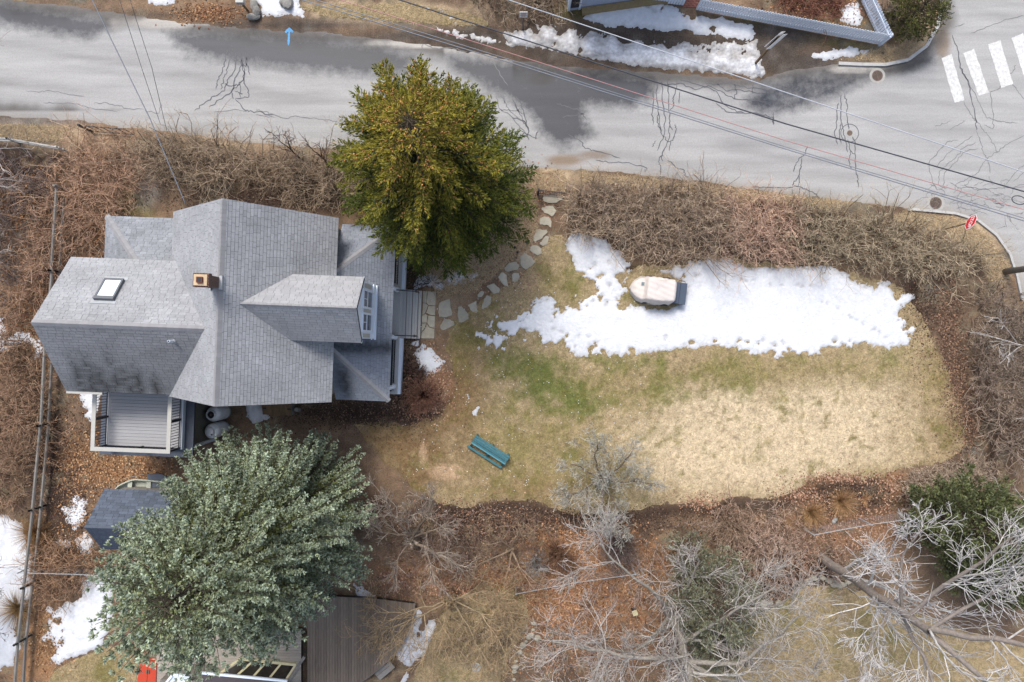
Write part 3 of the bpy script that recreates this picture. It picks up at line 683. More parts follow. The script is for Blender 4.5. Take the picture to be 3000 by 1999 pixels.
# ------------------------------------------------------------------ street cracks, markings, ironwork
def ribbon(buf, pts, w, z=.0165, wob=.05, sub=5, seed=0):
    r = random.Random(seed)
    p = [P(*q) for q in pts]; q = []
    for a, c_ in zip(p[:-1], p[1:]):
        for i in range(sub): 
            v = a.lerp(c_, i/sub)
            if i: v = v + Vector((r.uniform(-wob,wob), r.uniform(-wob,wob), 0))
            q.append(v)
    q.append(p[-1]); vs_ = []
    for i, v in enumerate(q):
        d = (q[min(i+1,len(q)-1)] - q[max(i-1,0)]); d = Vector((-d.y, d.x, 0)).normalized()
        ww = w*(.6+.6*r.random())*(1 if 0 < i < len(q)-1 else .3)
        vs_ += [(v.x+d.x*ww, v.y+d.y*ww, z), (v.x-d.x*ww, v.y-d.y*ww, z)]
    buf.add(vs_, [(2*i, 2*i+1, 2*i+3, 2*i+2) for i in range(len(q)-1)])

bk, bt = Buf(), Buf()
def T(ox, oy, pts, k=2.614): return [(ox+x/k, oy+y/k) for x, y in pts]
i = 0
for pts in ([(1740,380),(1720,480),(1700,560),(1665,620),(1655,690)],[(1770,400),(1745,520),(1720,590),(1690,690)],[(1800,400),(1800,540),(1740,620),(1720,700),(1640,740),(1560,800),(1490,850)],[(1850,400),(1850,500),(1800,600),(1780,700),(1700,760),(1600,820)],[(1860,440),(1870,600),(1830,650),(1770,700),(1790,760)],[(1880,400),(1890,500),(1915,580)],[(1870,520),(1870,640),(1905,700),(1900,750),(1800,755)],[(1840,620),(1845,750)],[(1720,650),(1780,660),(1840,650)],[(1800,700),(1860,720)],[(1850,460),(1850,510),(1890,500),(1890,440)],[(1800,760),(1880,850),(1960,860),(2090,880)]):
    ribbon(bk, T(0,0,pts), .028, wob=.06, seed=i); i += 1
for pts in ([(1110,600),(1110,780),(1130,900),(1140,1020),(1190,1085),(1230,1080),(1255,1000),(1250,950)],[(1150,620),(1155,800),(1175,930),(1160,1050),(1110,1160)],[(1190,600),(1200,760),(1205,900),(1210,960),(1195,1080),(1150,1180),(1120,1240),(1140,1275),(1135,1340)],[(1260,640),(1230,760),(1240,800),(1210,850)],[(1285,700),(1280,800)],[(1080,700),(1075,860),(1080,960)],[(1210,960),(1230,1000)],[(1215,1080),(1205,1160)],[(1140,1020),(1110,940),(1120,860)],[(1105,1080),(1070,1130)],[(1150,1180),(1150,1240)],[(1120,640),(1200,650),(1290,640),(1400,690),(1500,660),(1600,700),(1700,760),(1860,770),(1990,800)],[(1290,620),(1450,660),(1560,700),(1620,800),(1720,860),(1900,880),(2000,900),(2000,960)],[(1560,640),(1640,700),(1720,690),(1850,710),(1990,720)],[(1480,640),(1560,650),(1680,640),(1800,680),(1990,690)],[(1700,650),(1720,700),(1700,760)],[(1850,640),(1840,720)],[(1560,790),(1640,860),(1780,870)],
            [(430,1030),(520,1080),(560,1140),(640,1160),(830,1215)],[(340,790),(420,820),(520,850),(570,920)],[(380,900),(480,890),(560,860)],[(640,1230),(760,1250),(900,1250),(1030,1290),(1020,1320)],[(1190,1230),(1250,1280),(1320,1310),(1320,1345),(1380,1370)],[(0,760),(60,880),(120,980),(130,1070)],[(30,740),(90,850),(110,960)],[(0,900),(80,930),(130,990)],[(60,1000),(180,1060),(200,1000)]):
    ribbon(bk, T(1500,0,pts), .026, wob=.05, seed=i); i += 1
for pts in ([(690,730),(690,850),(690,940),(710,1000),(720,1080),(740,1170)],[(715,720),(735,800),(738,940),(750,1000)],[(670,790),(655,850),(655,960),(640,1040),(665,1110)],[(690,940),(675,1000),(690,1110)],[(780,1050),(800,1100),(795,1180),(800,1300),(815,1360),(822,1440)],[(740,1070),(765,1160),(750,1220),(765,1300)],[(765,1160),(795,1180)],[(430,1120),(415,1180),(390,1200),(345,1250),(325,1320)],[(390,1210),(385,1280),(360,1360),(325,1400),(320,1425)],[(370,1350),(360,1430)],[(0,1430),(120,1440),(260,1440),(350,1430),(420,1450),(480,1480),(520,1510)],[(170,860),(170,950)],[(1540,270),(1580,380),(1600,520),(1660,620),(1690,780),(1720,920),(1725,1000)]):
    ribbon(bk, T(2200,0,pts), .026, wob=.04, seed=i); i += 1
for pts in ([(1680,255),(1800,210),(1950,150),(2091,125)],[(1545,220),(1635,185)],[(1720,1000),(1760,1100),(1780,1180),(1810,1215),(1880,1170),(1960,1110),(2091,1040)],[(1600,520),(1700,700),(1760,820),(1800,900),(1860,920),(1950,940),(2040,945)],[(1700,900),(1780,1000),(1830,1060),(1870,1130),(1890,1170)],[(1860,920),(1850,990),(1780,960)],[(1810,1215),(1760,1280),(1720,1340),(1640,1380),(1560,1420)],[(1810,1215),(1830,1330)],[(1590,1075),(1500,1090),(1420,1190),(1370,1230),(1365,1300),(1390,1400),(1430,1460)],[(1700,1040),(1600,1110),(1500,1180),(1420,1290)],[(1720,1090),(1620,1140),(1560,1220),(1500,1260),(1440,1320),(1440,1420)],[(1740,1140),(1640,1160),(1560,1250),(1480,1330),(1470,1440)],[(1520,1400),(1580,1440),(1700,1440),(1820,1450),(1950,1440),(2091,1430)],[(1830,700),(1850,860),(1860,920)],[(1630,780),(1680,880),(1720,930)],[(1410,975),(1470,950),(1525,930)],[(1520,1000),(1600,950),(1640,920)],[(2091,1260),(2030,1320),(1980,1380),(1950,1420)],[(2091,1310),(2000,1400)],[(1450,420),(1530,490),(1560,520)],[(2000,640),(2050,720),(2091,760)],[(1830,710),(1900,680),(1910,660)],[(1920,610),(2005,550),(2030,500)]):
    ribbon(bt, T(2200,0,pts), .018, wob=.05, seed=i); i += 1
for pts in ([(200,700),(300,710),(370,695),(500,720),(650,740)],[(720,795),(820,790),(920,815),(970,835),(1100,840)],[(330,790),(460,795),(580,800),(700,830),(900,860)],[(1110,850),(1220,870),(1240,790)],[(1640,860),(1800,840),(1900,860)]):
    ribbon(bt, T(0,0,pts), .018, wob=.05, seed=i); i += 1
for pts in ([(0,845),(60,860),(130,880),(230,910),(300,890),(420,910),(560,920),(680,940),(800,955)],[(0,880),(150,905)],[(1280,340),(1260,420),(1230,520),(1210,600)],[(1150,500),(1140,610)],[(1270,440),(1275,600)],[(1810,450),(1870,580),(1930,660)],[(1290,340),(1400,380),(1500,370),(1620,400)],[(1840,730),(1860,830),(1960,900),(2050,1000),(2090,1080)],[(1870,720),(1920,820),(2000,900),(2070,940)],[(1970,780),(2000,850),(2060,880)],[(1870,840),(1950,850),(2030,840)],[(1900,720),(1900,800)],[(500,280),(560,260),(610,275)]):
    ribbon(bt, T(750,0,pts), .022, wob=.05, seed=i); i += 1
# crazed corner: random polygon net
r = random.Random(9)
for k in range(80):
    x, y = r.uniform(2720,2990), r.uniform(540,630)
    if y > 560 + (x-2720)*.25 + 40: continue
    n_ = r.randint(2,4); a = r.random()*6.28; pts = [(x,y)]
    for j in range(n_): a += r.uniform(-1.1,1.1); x += 14*math.cos(a); y += 9*math.sin(a); pts.append((x,y))
    ribbon(bt, pts, .013, wob=.03, sub=3, seed=i); i += 1
o = bk.build('crack_sealing', M_CRACK, road); o['kind'] = 'stuff'; o['label'] = 'dark sealed cracks branching over the asphalt'
o = bt.build('hairline_cracks', M_CRACKT, road); o['kind'] = 'stuff'; o['label'] = 'fine grey cracks in the asphalt'

# crosswalk bars
xw = [([(2757,172),(2786,160),(2825,294),(2796,303)], 'first bar'), ([(2821,157),(2853,145),(2897,272),(2866,282)], 'second'), ([(2893,131),(2930,120),(2968,247),(2933,259)], 'third'), ([(2963,113),(2996,98),(3034,228),(3003,240)], 'fourth')]
for k, (q, t) in enumerate(xw):
    b = Buf(); pts = []
    rr = random.Random(k)
    for a, c_ in zip(q, q[1:]+q[:1]):
        a, c_ = P(*a), P(*c_)
        for j in range(8): v = a.lerp(c_, j/8); pts.append((v.x+rr.uniform(-.02,.02), v.y+rr.uniform(-.02,.02)))
    b.prism(pts, .0125, .0205)
    b.build('crosswalk_bar', M_PAINT, road)
# blue utility arrow
b = Buf(); ribbon(b, [(845,134),(846,120),(847,100),(848,88)], .055, .0175, .01); ribbon(b, [(836,97),(842,91),(848,86),(854,92),(857,97)], .07, .0195, .01)
b.build('blue_arrow', M_BLUEP, road)

def disc(buf, c, r0, z0, z1, n=24):
    buf.prism([(c.x+r0*math.cos(2*math.pi*i/n), c.y+r0*math.sin(2*math.pi*i/n)) for i in range(n)], z0, z1)
def annulus(buf, c, r0, r1, z0, z1, n=28):
    vs_ = []
    for rr_, z in ((r0,z0),(r1,z0),(r1,z1),(r0,z1)):
        vs_ += [(c.x+rr_*math.cos(2*math.pi*i/n), c.y+rr_*math.sin(2*math.pi*i/n), z) for i in range(n)]
    buf.add(vs_, [(k*n+i, k*n+(i+1)%n, ((k+1)%4)*n+(i+1)%n, ((k+1)%4)*n+i) for k in range(4) for i in range(n)])
def catch_basin(px, py, label, rad=.3, rot=0):
    c0 = P(px, py); t = thing('catch_basin', label, 'drain', (c0.x, c0.y, 0), group='storm drains in the street')
    z = Vector((0,0,0))
    b = Buf(); annulus(b, z, rad*1.02, rad*1.5, .012, .019); b.build('collar', M_CONC, t)
    b = Buf(); annulus(b, z, rad*.86, rad*1.03, .012, .026); b.build('rim', M_IRON, t)
    b = Buf(); disc(b, z, rad*.9, .0125, .0145); b.build('well', M_BLACK, t)
    for j in range(-4, 5):
        y = j*rad*.2; w = math.sqrt(max(rad*rad*.78-y*y, .0001))
        b = Buf(); b.box(-w, y-.019, .015, w, y+.019, .024, Matrix.Rotation(rot, 4, 'Z')); b.build('grate_bar', M_IRON, t)
    b = Buf(); b.box(-.014, -rad*.88, .0155, .014, rad*.88, .0255, Matrix.Rotation(rot, 4, 'Z')); b.build('cross_bar', M_IRON, t)
catch_basin(2570, 223, 'round rusty storm drain grate beside the upper kerb', .27, R(15))
catch_basin(2741, 596, 'round storm drain grate above the stop sign', .3, R(-15))
c0 = P(2489, 391); t = thing('manhole', 'small round manhole cover between cracks in the street', 'manhole', (c0.x, c0.y, 0))
b = Buf(); annulus(b, Vector(), .44, .475, .012, .018); b.build('patch_ring', M_CRACK, t)
b = Buf(); disc(b, Vector(), .14, .012, .022); b.build('cover', M_IRON, t)
b = Buf(); annulus(b, Vector(), .14, .19, .012, .019); b.build('frame', M_CONC, t)

def kerb(label, pts, w=.16, h=.1):
    t = thing('kerb', label, 'kerb', P(*pts[0]))
    q = [P(*p) - P(*pts[0]) for p in pts]
    # resample into stones about a metre and a half long
    L = [0]
    for a, c_ in zip(q[:-1], q[1:]): L.append(L[-1] + (c_-a).length)
    def at(s):
        for i in range(len(q)-1):
            if s <= L[i+1] or i == len(q)-2: return q[i].lerp(q[i+1], min(1,(s-L[i])/(L[i+1]-L[i]+1e-9)))
    n = max(1, int(L[-1]/1.1))
    for i in range(n):
        b = Buf(); a, c_ = at(L[-1]*i/n), at(L[-1]*(i+1)/n - .012)
        b.bar(a + Vector((0,0,h/2-.03)), c_ + Vector((0,0,h/2-.03)), w, h+.06)
        b.build('kerb_stone', M_KERB, t)
kerb('granite kerb curving round the picket fence corner', [(2455,188),(2520,191),(2590,192),(2640,186),(2680,168),(2712,138),(2738,100),(2752,55),(2757,0),(2757,-60)])
kerb('granite kerb round the stop sign corner', [(2660,614),(2740,621),(2800,627),(2850,640),(2890,662),(2925,698),(2952,735),(2970,780),(2982,830),(2992,880)], .12)
# ------------------------------------------------------------------ the house
def clip_poly(poly, rect):
    """convex polygon clipped to (u0,v0,u1,v1)"""
    for ax, sgn, lim in ((0,1,rect[0]),(1,1,rect[1]),(0,-1,rect[2]),(1,-1,rect[3])):
        out = []; n = len(poly)
        for i in range(n):
            a, b = poly[i], poly[(i+1)%n]
            da, db = sgn*(a[ax]-lim), sgn*(b[ax]-lim)
            if da >= 0: out.append(a)
            if (da >= 0) != (db >= 0):
                t = da/(da-db); out.append((a[0]+t*(b[0]-a[0]), a[1]+t*(b[1]-a[1])))
        poly = out
        if len(poly) < 3: return []
    return poly
def area(p): return abs(sum(p[i][0]*p[(i+1)%len(p)][1]-p[(i+1)%len(p)][0]*p[i][1] for i in range(len(p))))/2

SHINGLE_UNIT = None
def shingle_unit():
    global SHINGLE_UNIT
    if SHINGLE_UNIT is None:
        b = Buf(); b.add([(0,0,.002),(1,0,.002),(1,1,0),(0,1,0),(0,0,.016),(1,0,.016),(1,1,.006),(0,1,.006)], [(3,2,1,0),(4,5,6,7),(0,1,5,4),(1,2,6,5),(2,3,7,6),(3,0,4,7)])
        SHINGLE_UNIT = b.mesh('shingle')
    return SHINGLE_UNIT
BUDGET = {}

class Slope:
    """a roof plane: eave point e, direction u along the eave, horizontal inward direction, rise per metre, plan polygon (a along, b inward)"""
    def __init__(s, e, u, inw, tan, plan):
        s.e, s.u = Vector(e), Vector(u).normalized()
        inw = Vector(inw).normalized(); k = math.sqrt(1+tan*tan)
        s.up = (inw + Vector((0,0,tan)))/k; s.n = s.u.cross(s.up)
        s.sg = 1
        if s.n.z < 0: s.n = -s.n; s.sg = -1
        s.poly = [(a, b*k) for a, b in plan]
    def p(s, a, v, h=0): return s.e + s.u*a + s.up*v + s.n*h
    def slab(s, buf, th=.14):
        n = len(s.poly); vs_ = [s.p(a, v, -.004) for a, v in s.poly] + [s.p(a, v, -th) for a, v in s.poly]
        buf.add(vs_, [tuple(range(n)), tuple(range(2*n-1, n-1, -1))] + [(i, (i+1)%n, n+(i+1)%n, n+i) for i in range(n)])

def shingles(slopes, parent, col, stain=None, ex=.145, w=.31, single=None, smat=None, key=None, limit=0, seed=0, cj=.045):
    """courses of shingles: joined 'stuff' mesh per call, plus up to `limit` single shingle objects"""
    r = random.Random(seed); V, Fc, C = [], [], []
    for s in slopes:
        us = [a for a, v in s.poly]; vs_ = [v for a, v in s.poly]
        u0, u1, vm = min(us), max(us), max(vs_)
        row = 0; v = 0.0
        while v < vm-.01:
            u = u0 - r.random()*w
            while u < u1:
                ww = w*r.choice((.75,1,1,1.2)); rect = (u+.005, v, min(u+ww-.005, u1), v+ex-.013)
                q = clip_poly(s.poly, rect)
                lift = r.uniform(0,.005)
                full = q and abs(area(q) - (rect[2]-rect[0])*(rect[3]-rect[1])) < 1e-4
                if full and limit and BUDGET.get(key, 0) < limit:
                    BUDGET[key] = BUDGET.get(key, 0) + 1
                    o = link(shingle_unit(), 'shingle', parent)
                    if not shingle_unit().materials: shingle_unit().materials.append(smat)
                    x = s.u*(rect[2]-rect[0]); y = s.up*(rect[3]-rect[1]); z = s.n; t = s.p(rect[0], rect[1], lift)
                    if s.sg < 0: x = -x; t = s.p(rect[2], rect[1], lift)
                    o.matrix_local = Matrix(((x.x,y.x,z.x,t.x),(x.y,y.y,z.y,t.y),(x.z,y.z,z.z,t.z),(0,0,0,1)))
                elif q and area(q) > .0008:
                    n = len(q); k0 = len(V)
                    for a, b in q: V.append(s.p(a, b, .017+lift-.010*(b-v)/ex))
                    for a, b in q: V.append(s.p(a, b, 0))
                    Fc.append(tuple(range(k0, k0+n)) if s.sg > 0 else tuple(range(k0+n-1, k0-1, -1)))
                    for i in range(n): Fc.append((k0+i, k0+n+i, k0+n+(i+1)%n, k0+(i+1)%n))
                    j = 1 + r.gauss(0, cj); cc = [c*j for c in col]
                    if stain:
                        vc = [[c*f for c in cc] for f in (stain(s.p(a, b), r) for a, b in q)]; C += vc + vc
                    else: C += [cc]*(2*n)
                u += ww
            v += ex; row += 1
    if V:
        me = bpy.data.meshes.new('shingles'); me.from_pydata([tuple(v) for v in V], [], Fc)
        a = me.color_attributes.new('Col', 'FLOAT_COLOR', 'POINT')
        a.data.foreach_set('color', np.concatenate([np.clip(np.array(C, dtype=np.float32), .004, .9), np.ones((len(C),1), np.float32)], 1).ravel())
        o = link(me, 'shingles', parent, M_SHINGLE); o['kind'] = 'stuff'
        return o

def caps(p0, p1, n1, n2, parent, mat, wid=.15, step=.16):
    p0, p1 = Vector(p0), Vector(p1); d = (p1-p0).normalized(); L = (p1-p0).length
    n1, n2 = Vector(n1).normalized(), Vector(n2).normalized()
    a1 = n1.cross(d); a1 = a1 if a1.z < 0 else -a1
    a2 = n2.cross(d); a2 = a2 if a2.z < 0 else -a2
    nm = (n1+n2).normalized()
    b = Buf(); vs_ = []
    for t, h in ((0,.034),(step+.03,.022)):
        o = d*t + nm*h
        vs_ += [o + a1*wid, o + nm*.006, o + a2*wid]
    vs_ += [v - nm*.016 for v in vs_]
    b.add(vs_, [(0,1,4,3),(1,2,5,4),(9,10,7,6),(10,11,8,7),(0,6,7,1),(1,7,8,2),(3,4,10,9),(4,5,11,10),(0,3,9,6),(2,8,11,5)])
    me = b.mesh('ridge_cap'); me.materials.append(mat)
    for i in range(int(L/step)):
        o = link(me, 'ridge_cap', parent); o.location = p0 + d*(i*step)

M_SHP = mat_simple('shingle_piece', S(178,179,182), .85, .12, 12, .2, 50, objrand=.08)
M_SHP2 = mat_simple('shed_shingle', S(94,104,120), .85, .12, 12, .2, 50, objrand=.22)
M_CAP = mat_simple('ridge_shingle', S(162,162,165), .85, .1, 3, .2, 50, objrand=.07)
M_UNDER = mat_simple('roof_underlay', (.035,.038,.045), .9, .2, 5)  # near-black colour stands in for shadow lines between shingle courses
ROOFC = S(174,176,180)
X, Y, Z = Vector((1,0,0)), Vector((0,1,0)), Vector((0,0,1))
HA = R(-2.2)
house = thing('house', 'grey shingled house with crossing gable roofs, dormer, chimney and wrapped porch', 'house', (-11.4, 1.5, 0), HA)

# --- roof planes (house frame: x east, y north)
tA = 3.45/3.62
sAe = Slope((3.62,-4.05,5), Y, -X, tA, [(0,0),(8.1,0),(8.1,3.62),(0,3.62)])
sAw = Slope((-3.62,-4.05,5), Y, X, tA, [(0,0),(8.1,0),(8.1,3.62),(0,3.62)])
tB = 2.3/2.9
sBn = Slope((-7.86,1.85,5.3), X, -Y, tB, [(0,0),(7.2,0),(7.2,2.9),(0,2.9)])
sBs = Slope((-7.86,-3.95,5.3), X, Y, tB, [(0,0),(5.4,0),(7.2,2.9),(0,2.9)])
tC = .6
sCn = Slope((-7.9,4.1,2.8), X, -Y, tC, [(0,0),(4.5,0),(4.5,2.4),(2.4,2.4)])
sCw = Slope((-7.9,4.1,2.8), -Y, X, tC, [(0,0),(2.4,0),(2.4,2.4)])
tD = 1.8/2.5
sDe = Slope((5.8,-4.1,3), Y, -X, tD, [(0,0),(8.2,0),(5.7,2.5),(2.5,2.5)])
sDn = Slope((3.3,4.1,3), X, -Y, tD, [(0,0),(2.5,0),(0,2.5)])
sDs = Slope((3.3,-4.1,3), X, Y, tD, [(0,0),(2.5,0),(0,2.5)])
tE = 1.5/1.37
sEn = Slope((.4,1.37,6.4), X, -Y, tE, [(1.4,0),(4.76,0),(4.83,1.37),(.0,1.37)])
sEs = Slope((.4,-1.37,6.4), X, Y, tE, [(1.4,0),(4.76,0),(4.83,1.37),(.0,1.37)])

def roofpart(name, slopes, label=None):
    b = Buf()
    for s in slopes: s.slab(b)
    o = b.build(name, M_UNDER, house)
    if label: o['label'] = label
    return o
rA = roofpart('main_roof', [sAe, sAw]); rB = roofpart('wing_roof', [sBn, sBs], 'wing roof, its lower slope dark and streaked')
rC = roofpart('corner_roof', [sCn, sCw]); rD = roofpart('porch_roof', [sDe, sDn, sDs]); rE = roofpart('dormer_roof', [sEn, sEs])
shingles([sEn, sEs], rE, ROOFC, single=True, smat=M_SHP, key='house', limit=300, seed=5)
shingles([sAe, sAw], rA, ROOFC, seed=1)
def stB(m, r):   # algae streaks on the wing's lower slope, over an overall darker tone
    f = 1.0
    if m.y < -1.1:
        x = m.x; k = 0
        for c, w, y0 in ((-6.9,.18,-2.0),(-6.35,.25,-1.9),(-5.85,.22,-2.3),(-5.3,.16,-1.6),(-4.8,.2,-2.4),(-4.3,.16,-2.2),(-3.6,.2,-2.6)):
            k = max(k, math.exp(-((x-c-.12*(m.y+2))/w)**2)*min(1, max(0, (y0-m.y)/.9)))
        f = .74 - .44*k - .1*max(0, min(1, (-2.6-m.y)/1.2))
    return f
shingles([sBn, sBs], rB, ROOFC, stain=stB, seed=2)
shingles([sCn, sCw], rC, S(156,160,166), seed=3, cj=.07)
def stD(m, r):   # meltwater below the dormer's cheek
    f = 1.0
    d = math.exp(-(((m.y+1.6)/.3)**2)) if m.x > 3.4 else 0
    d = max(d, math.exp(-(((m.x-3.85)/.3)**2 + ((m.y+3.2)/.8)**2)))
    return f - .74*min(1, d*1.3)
shingles([sDe, sDn, sDs], rD, S(150,156,166), stain=stD, seed=4)
caps((0,-4.05,8.45), (0,4.05,8.45), sAe.n, sAw.n, rA, M_CAP, .17)
caps((-7.86,-1.05,7.6), (-.75,-1.05,7.6), sBn.n, sBs.n, rB, M_CAP, .17)
caps((5.2,0,7.9), (.55,0,7.9), sEn.n, sEs.n, rE, M_CAP, .12)
caps((-7.9,4.1,2.8), (-5.6,1.8,2.8+2.3*tC), sCn.n, sCw.n, rC, M_CAP, .16)
caps((5.8,4.1,3), (3.4,1.7,3+2.4*tD), sDn.n, sDe.n, rD, M_CAP, .14)
caps((5.8,-4.1,3), (3.4,-1.7,3+2.4*tD), sDs.n, sDe.n, rD, M_CAP, .14)
# white rake and eave trim
def trim(name, pts, w, h, parent=house, mat=None):
    b = Buf(); b.bar(pts[0], pts[1], w, h); return b.build(name, mat or M_WHITE, parent)
for s, y in ((1, 3.97), (1, -3.97)):
    trim('rake_board', ((3.5,y,4.8),(0,y,8.18)), .04, .18); trim('rake_board', ((-3.5,y,4.8),(0,y,8.18)), .04, .18)
trim('rake_board', ((-7.78,1.75,5.1),(-7.78,-1.05,7.34)), .04, .18); trim('rake_board', ((-7.78,-3.85,5.1),(-7.78,-1.05,7.34)), .04, .18)
trim('rake_board', ((5.13,1.36,6.24),(5.18,0,7.72)), .04, .12); trim('rake_board', ((5.13,-1.36,6.24),(5.18,0,7.72)), .04, .12)
b = Buf(); b.box(-7.86,-4.08,5.16,-6.3,-3.97,5.27); b.build('gutter', M_RAIL, house)
# --- walls
b = Buf(); b.box(-3.3,-3.8,0,3.3,3.8,5.2)
for y in (-3.8, 3.8): pass
b.add([(-3.3,-3.8,5.2),(3.3,-3.8,5.2),(0,-3.8,8.3),(-3.3,3.8,5.2),(3.3,3.8,5.2),(0,3.8,8.3)], [(0,1,2),(5,4,3),(0,2,5,3),(1,4,5,2),(0,3,4,1)])
b.build('wall', M_WALL, house)
b = Buf(); b.box(-7.6,-3.65,0,-3.31,1.55,5.4); b.add([(-7.6,-3.65,5.4),(-7.6,1.55,5.4),(-7.6,-1.05,7.45),(-1,-3.65,5.4),(-1,1.55,5.4),(-1,-1.05,7.45)], [(0,1,2),(5,4,3),(0,2,5,3),(1,4,5,2),(0,3,4,1)])
b.build('wall', M_WALL, house)
b = Buf(); b.box(-7.6,1.56,0,-3.31,3.8,2.75); b.build('wall', M_WALL, house)
# --- dormer front with two windows
b = Buf(); b.add([(5.1,-1.2,3.3),(5.1,1.2,3.3),(5.1,1.2,6.5),(5.1,0,7.75),(5.1,-1.2,6.5),(1.2,-1.2,3.3),(1.2,1.2,3.3),(1.2,1.2,6.5),(1.2,0,7.75),(1.2,-1.2,6.5)],
       [(0,1,2,3,4),(9,8,7,6,5),(0,4,9,5),(1,6,7,2),(2,7,8,3),(4,3,8,9),(0,5,6,1)])
dw = b.build('dormer_wall', M_WHITE, house)
for y in (.5, -.5):
    b = Buf()
    for q in ((5.1,y-.42,4.4,5.16,y-.33,6.3),(5.1,y+.33,4.4,5.16,y+.42,6.3),(5.1,y-.33,6.21,5.16,y+.33,6.3),(5.1,y-.33,4.4,5.19,y+.33,4.49),(5.1,y-.33,5.40,5.15,y+.33,5.48)): b.box(*q)
    w = b.build('window', M_WHITE, dw)
    b = Buf(); b.box(5.102,y-.33,4.49,5.115,y+.33,5.40); b.box(5.102,y-.33,5.48,5.125,y+.33,6.21); b.build('pane', M_GLASS, w)
    b = Buf(); b.box(5.125,y-.014,5.48,5.135,y+.014,6.21); b.build('muntin', M_WHITE, w)
for y0, y1 in ((.98,1.16),(-.07,.07),(-1.16,-.98)):
    b = Buf(); b.box(5.1,y0,4.6,5.12,y1,6.0); o = b.build('panel', M_RAIL, dw); o['label'] = 'pale grey-green trim panel'
b = Buf(); b.box(5.1,-1.25,4.2,5.15,1.25,4.27); b.build('sill', M_WHITE, dw)
b = Buf(); b.box(5.1,-1.25,3.4,5.17,1.25,3.62); b.build('apron', M_WHITE, dw)
# --- chimney
b = Buf(); b.box(-.5,.56,7.2,0,.98,9.25); b.box(-.55,.51,9.25,.05,1.03,9.5); ch = b.build('chimney', M_BRICK, house)
b = Buf(); b.box(-.5,.56,9.502,0,.98,9.56); b.build('mortar_crown', mat_simple('mortar', S(222,196,160), .9, .2, 8), ch)
b = Buf(); b.box(-.36,.66,9.562,-.14,.88,9.66); b.build('flue', M_FLUE, ch)
b = Buf(); b.box(-.32,.70,9.661,-.18,.84,9.668); b.build('flue_opening', M_BLACK, ch)
b = Buf(); b.box(.002,.5,8.25,.12,1.04,8.52); b.box(-.56,.5,7.8,-.502,1.04,8.1); b.build('flashing', M_GALV, ch)
# --- skylight on the wing
n = sBn.n
def onB(x, y, h=0):
    return Vector((x, y, 5.3 + (1.85-y)*tB)) + n*h
sk = thing('x', None, None); bpy.data.objects.remove(sk)
def slopebox(buf, x0, y0, x1, y1, h0, h1):
    vs_ = [onB(x0,y0,h0),onB(x1,y0,h0),onB(x1,y1,h0),onB(x0,y1,h0),onB(x0,y0,h1),onB(x1,y0,h1),onB(x1,y1,h1),onB(x0,y1,h1)]
    buf.add(vs_, [(3,2,1,0),(4,5,6,7),(0,1,5,4),(1,2,6,5),(2,3,7,6),(3,0,4,7)])
b = Buf(); slopebox(b,-5.84,-.06,-5.02,.06,0,.17); slopebox(b,-5.84,.79,-5.02,.86,0,.15); slopebox(b,-5.84,.06,-5.77,.79,0,.15); slopebox(b,-5.09,.06,-5.02,.79,0,.15)
skl = b.build('skylight', mat_simple('skylight_frame', S(112,116,122), .5, .1, 5), rB)
b = Buf(); slopebox(b,-5.77,.06,-5.09,.79,.05,.12); b.build('pane', M_SKYGLASS, skl)
for q in ((.86,1.0),(-.18,-.06)):
    b = Buf(); slopebox(b,-5.95,q[0],-4.92,q[1],.012,.03); b.build('flashing', M_GALV, skl)
# --- plumbing vent
b = Buf(); z0 = 5.3+(3.95-1.6)*tB
b.ring([(-2.3,-1.6,z0-.1),(-2.3,-1.6,z0+.5)], .05, 10); v = b.build('vent_pipe', M_WHITE, rB)
b = Buf(); b.ring([(-2.3,-1.6,z0-.1),(-2.3,-1.6,z0+.1)], [.12,.07], 10); b.build('boot', M_GALV, v)
b = Buf(); b.ring([(-2.3,-1.6,z0+.5),(-2.3,-1.6,z0+.505)], .035, 10); b.build('opening', M_BLACK, v)
# --- porch: floor, white fascia, posts, balusters, stairs
b = Buf(); b.box(3.31,-3.95,.2,5.8,3.95,.8); pf = b.build('porch_floor', M_STEP, house)
for y0, y1 in ((-3.95,-1.14),(1.34,3.95)):
    b = Buf(); b.box(5.805,y0,.28,5.95,y1,.74); b.build('fascia', M_WHITE, house)
    b = Buf(); b.bar((5.62,y0+.2,1.62),(5.62,y1-.1,1.62), .07, .06); b.bar((5.62,y0+.2,.92),(5.62,y1-.1,.92), .05, .05)
    rl = b.build('porch_railing', M_BLACK, house)
    k = int((y1-y0-.4)/.12)
    for i in range(k):
        yy = y0+.25+i*.12; b = Buf(); b.box(5.605,yy-.011,.945,5.635,yy+.011,1.588); b.build('baluster', M_BLACK, rl)
    b = Buf(); b.box(5.81,y0,.0,5.86,y1,.27); b.build('skirt', mat_simple('dark_lattice', S(62,66,78), .8, .2, 6), house)
for y in (3.6, 1.28, -1.08, -3.55):
    b = Buf(); b.ring([(5.62,y,.97),(5.62,y,1.05),(5.62,y,2.7),(5.62,y,2.9)], [.14,.115,.1,.14], 16); c_ = b.build('porch_column', M_WHITE, house, True)
    b = Buf(); b.box(5.45,y-.17,.803,5.79,y+.17,.97); b.build('plinth', M_RAIL, c_)
b = Buf(); b.box(5.46,-3.9,2.9,5.7,3.9,3.0); b.build('porch_beam', M_WHITE, house)
st = None
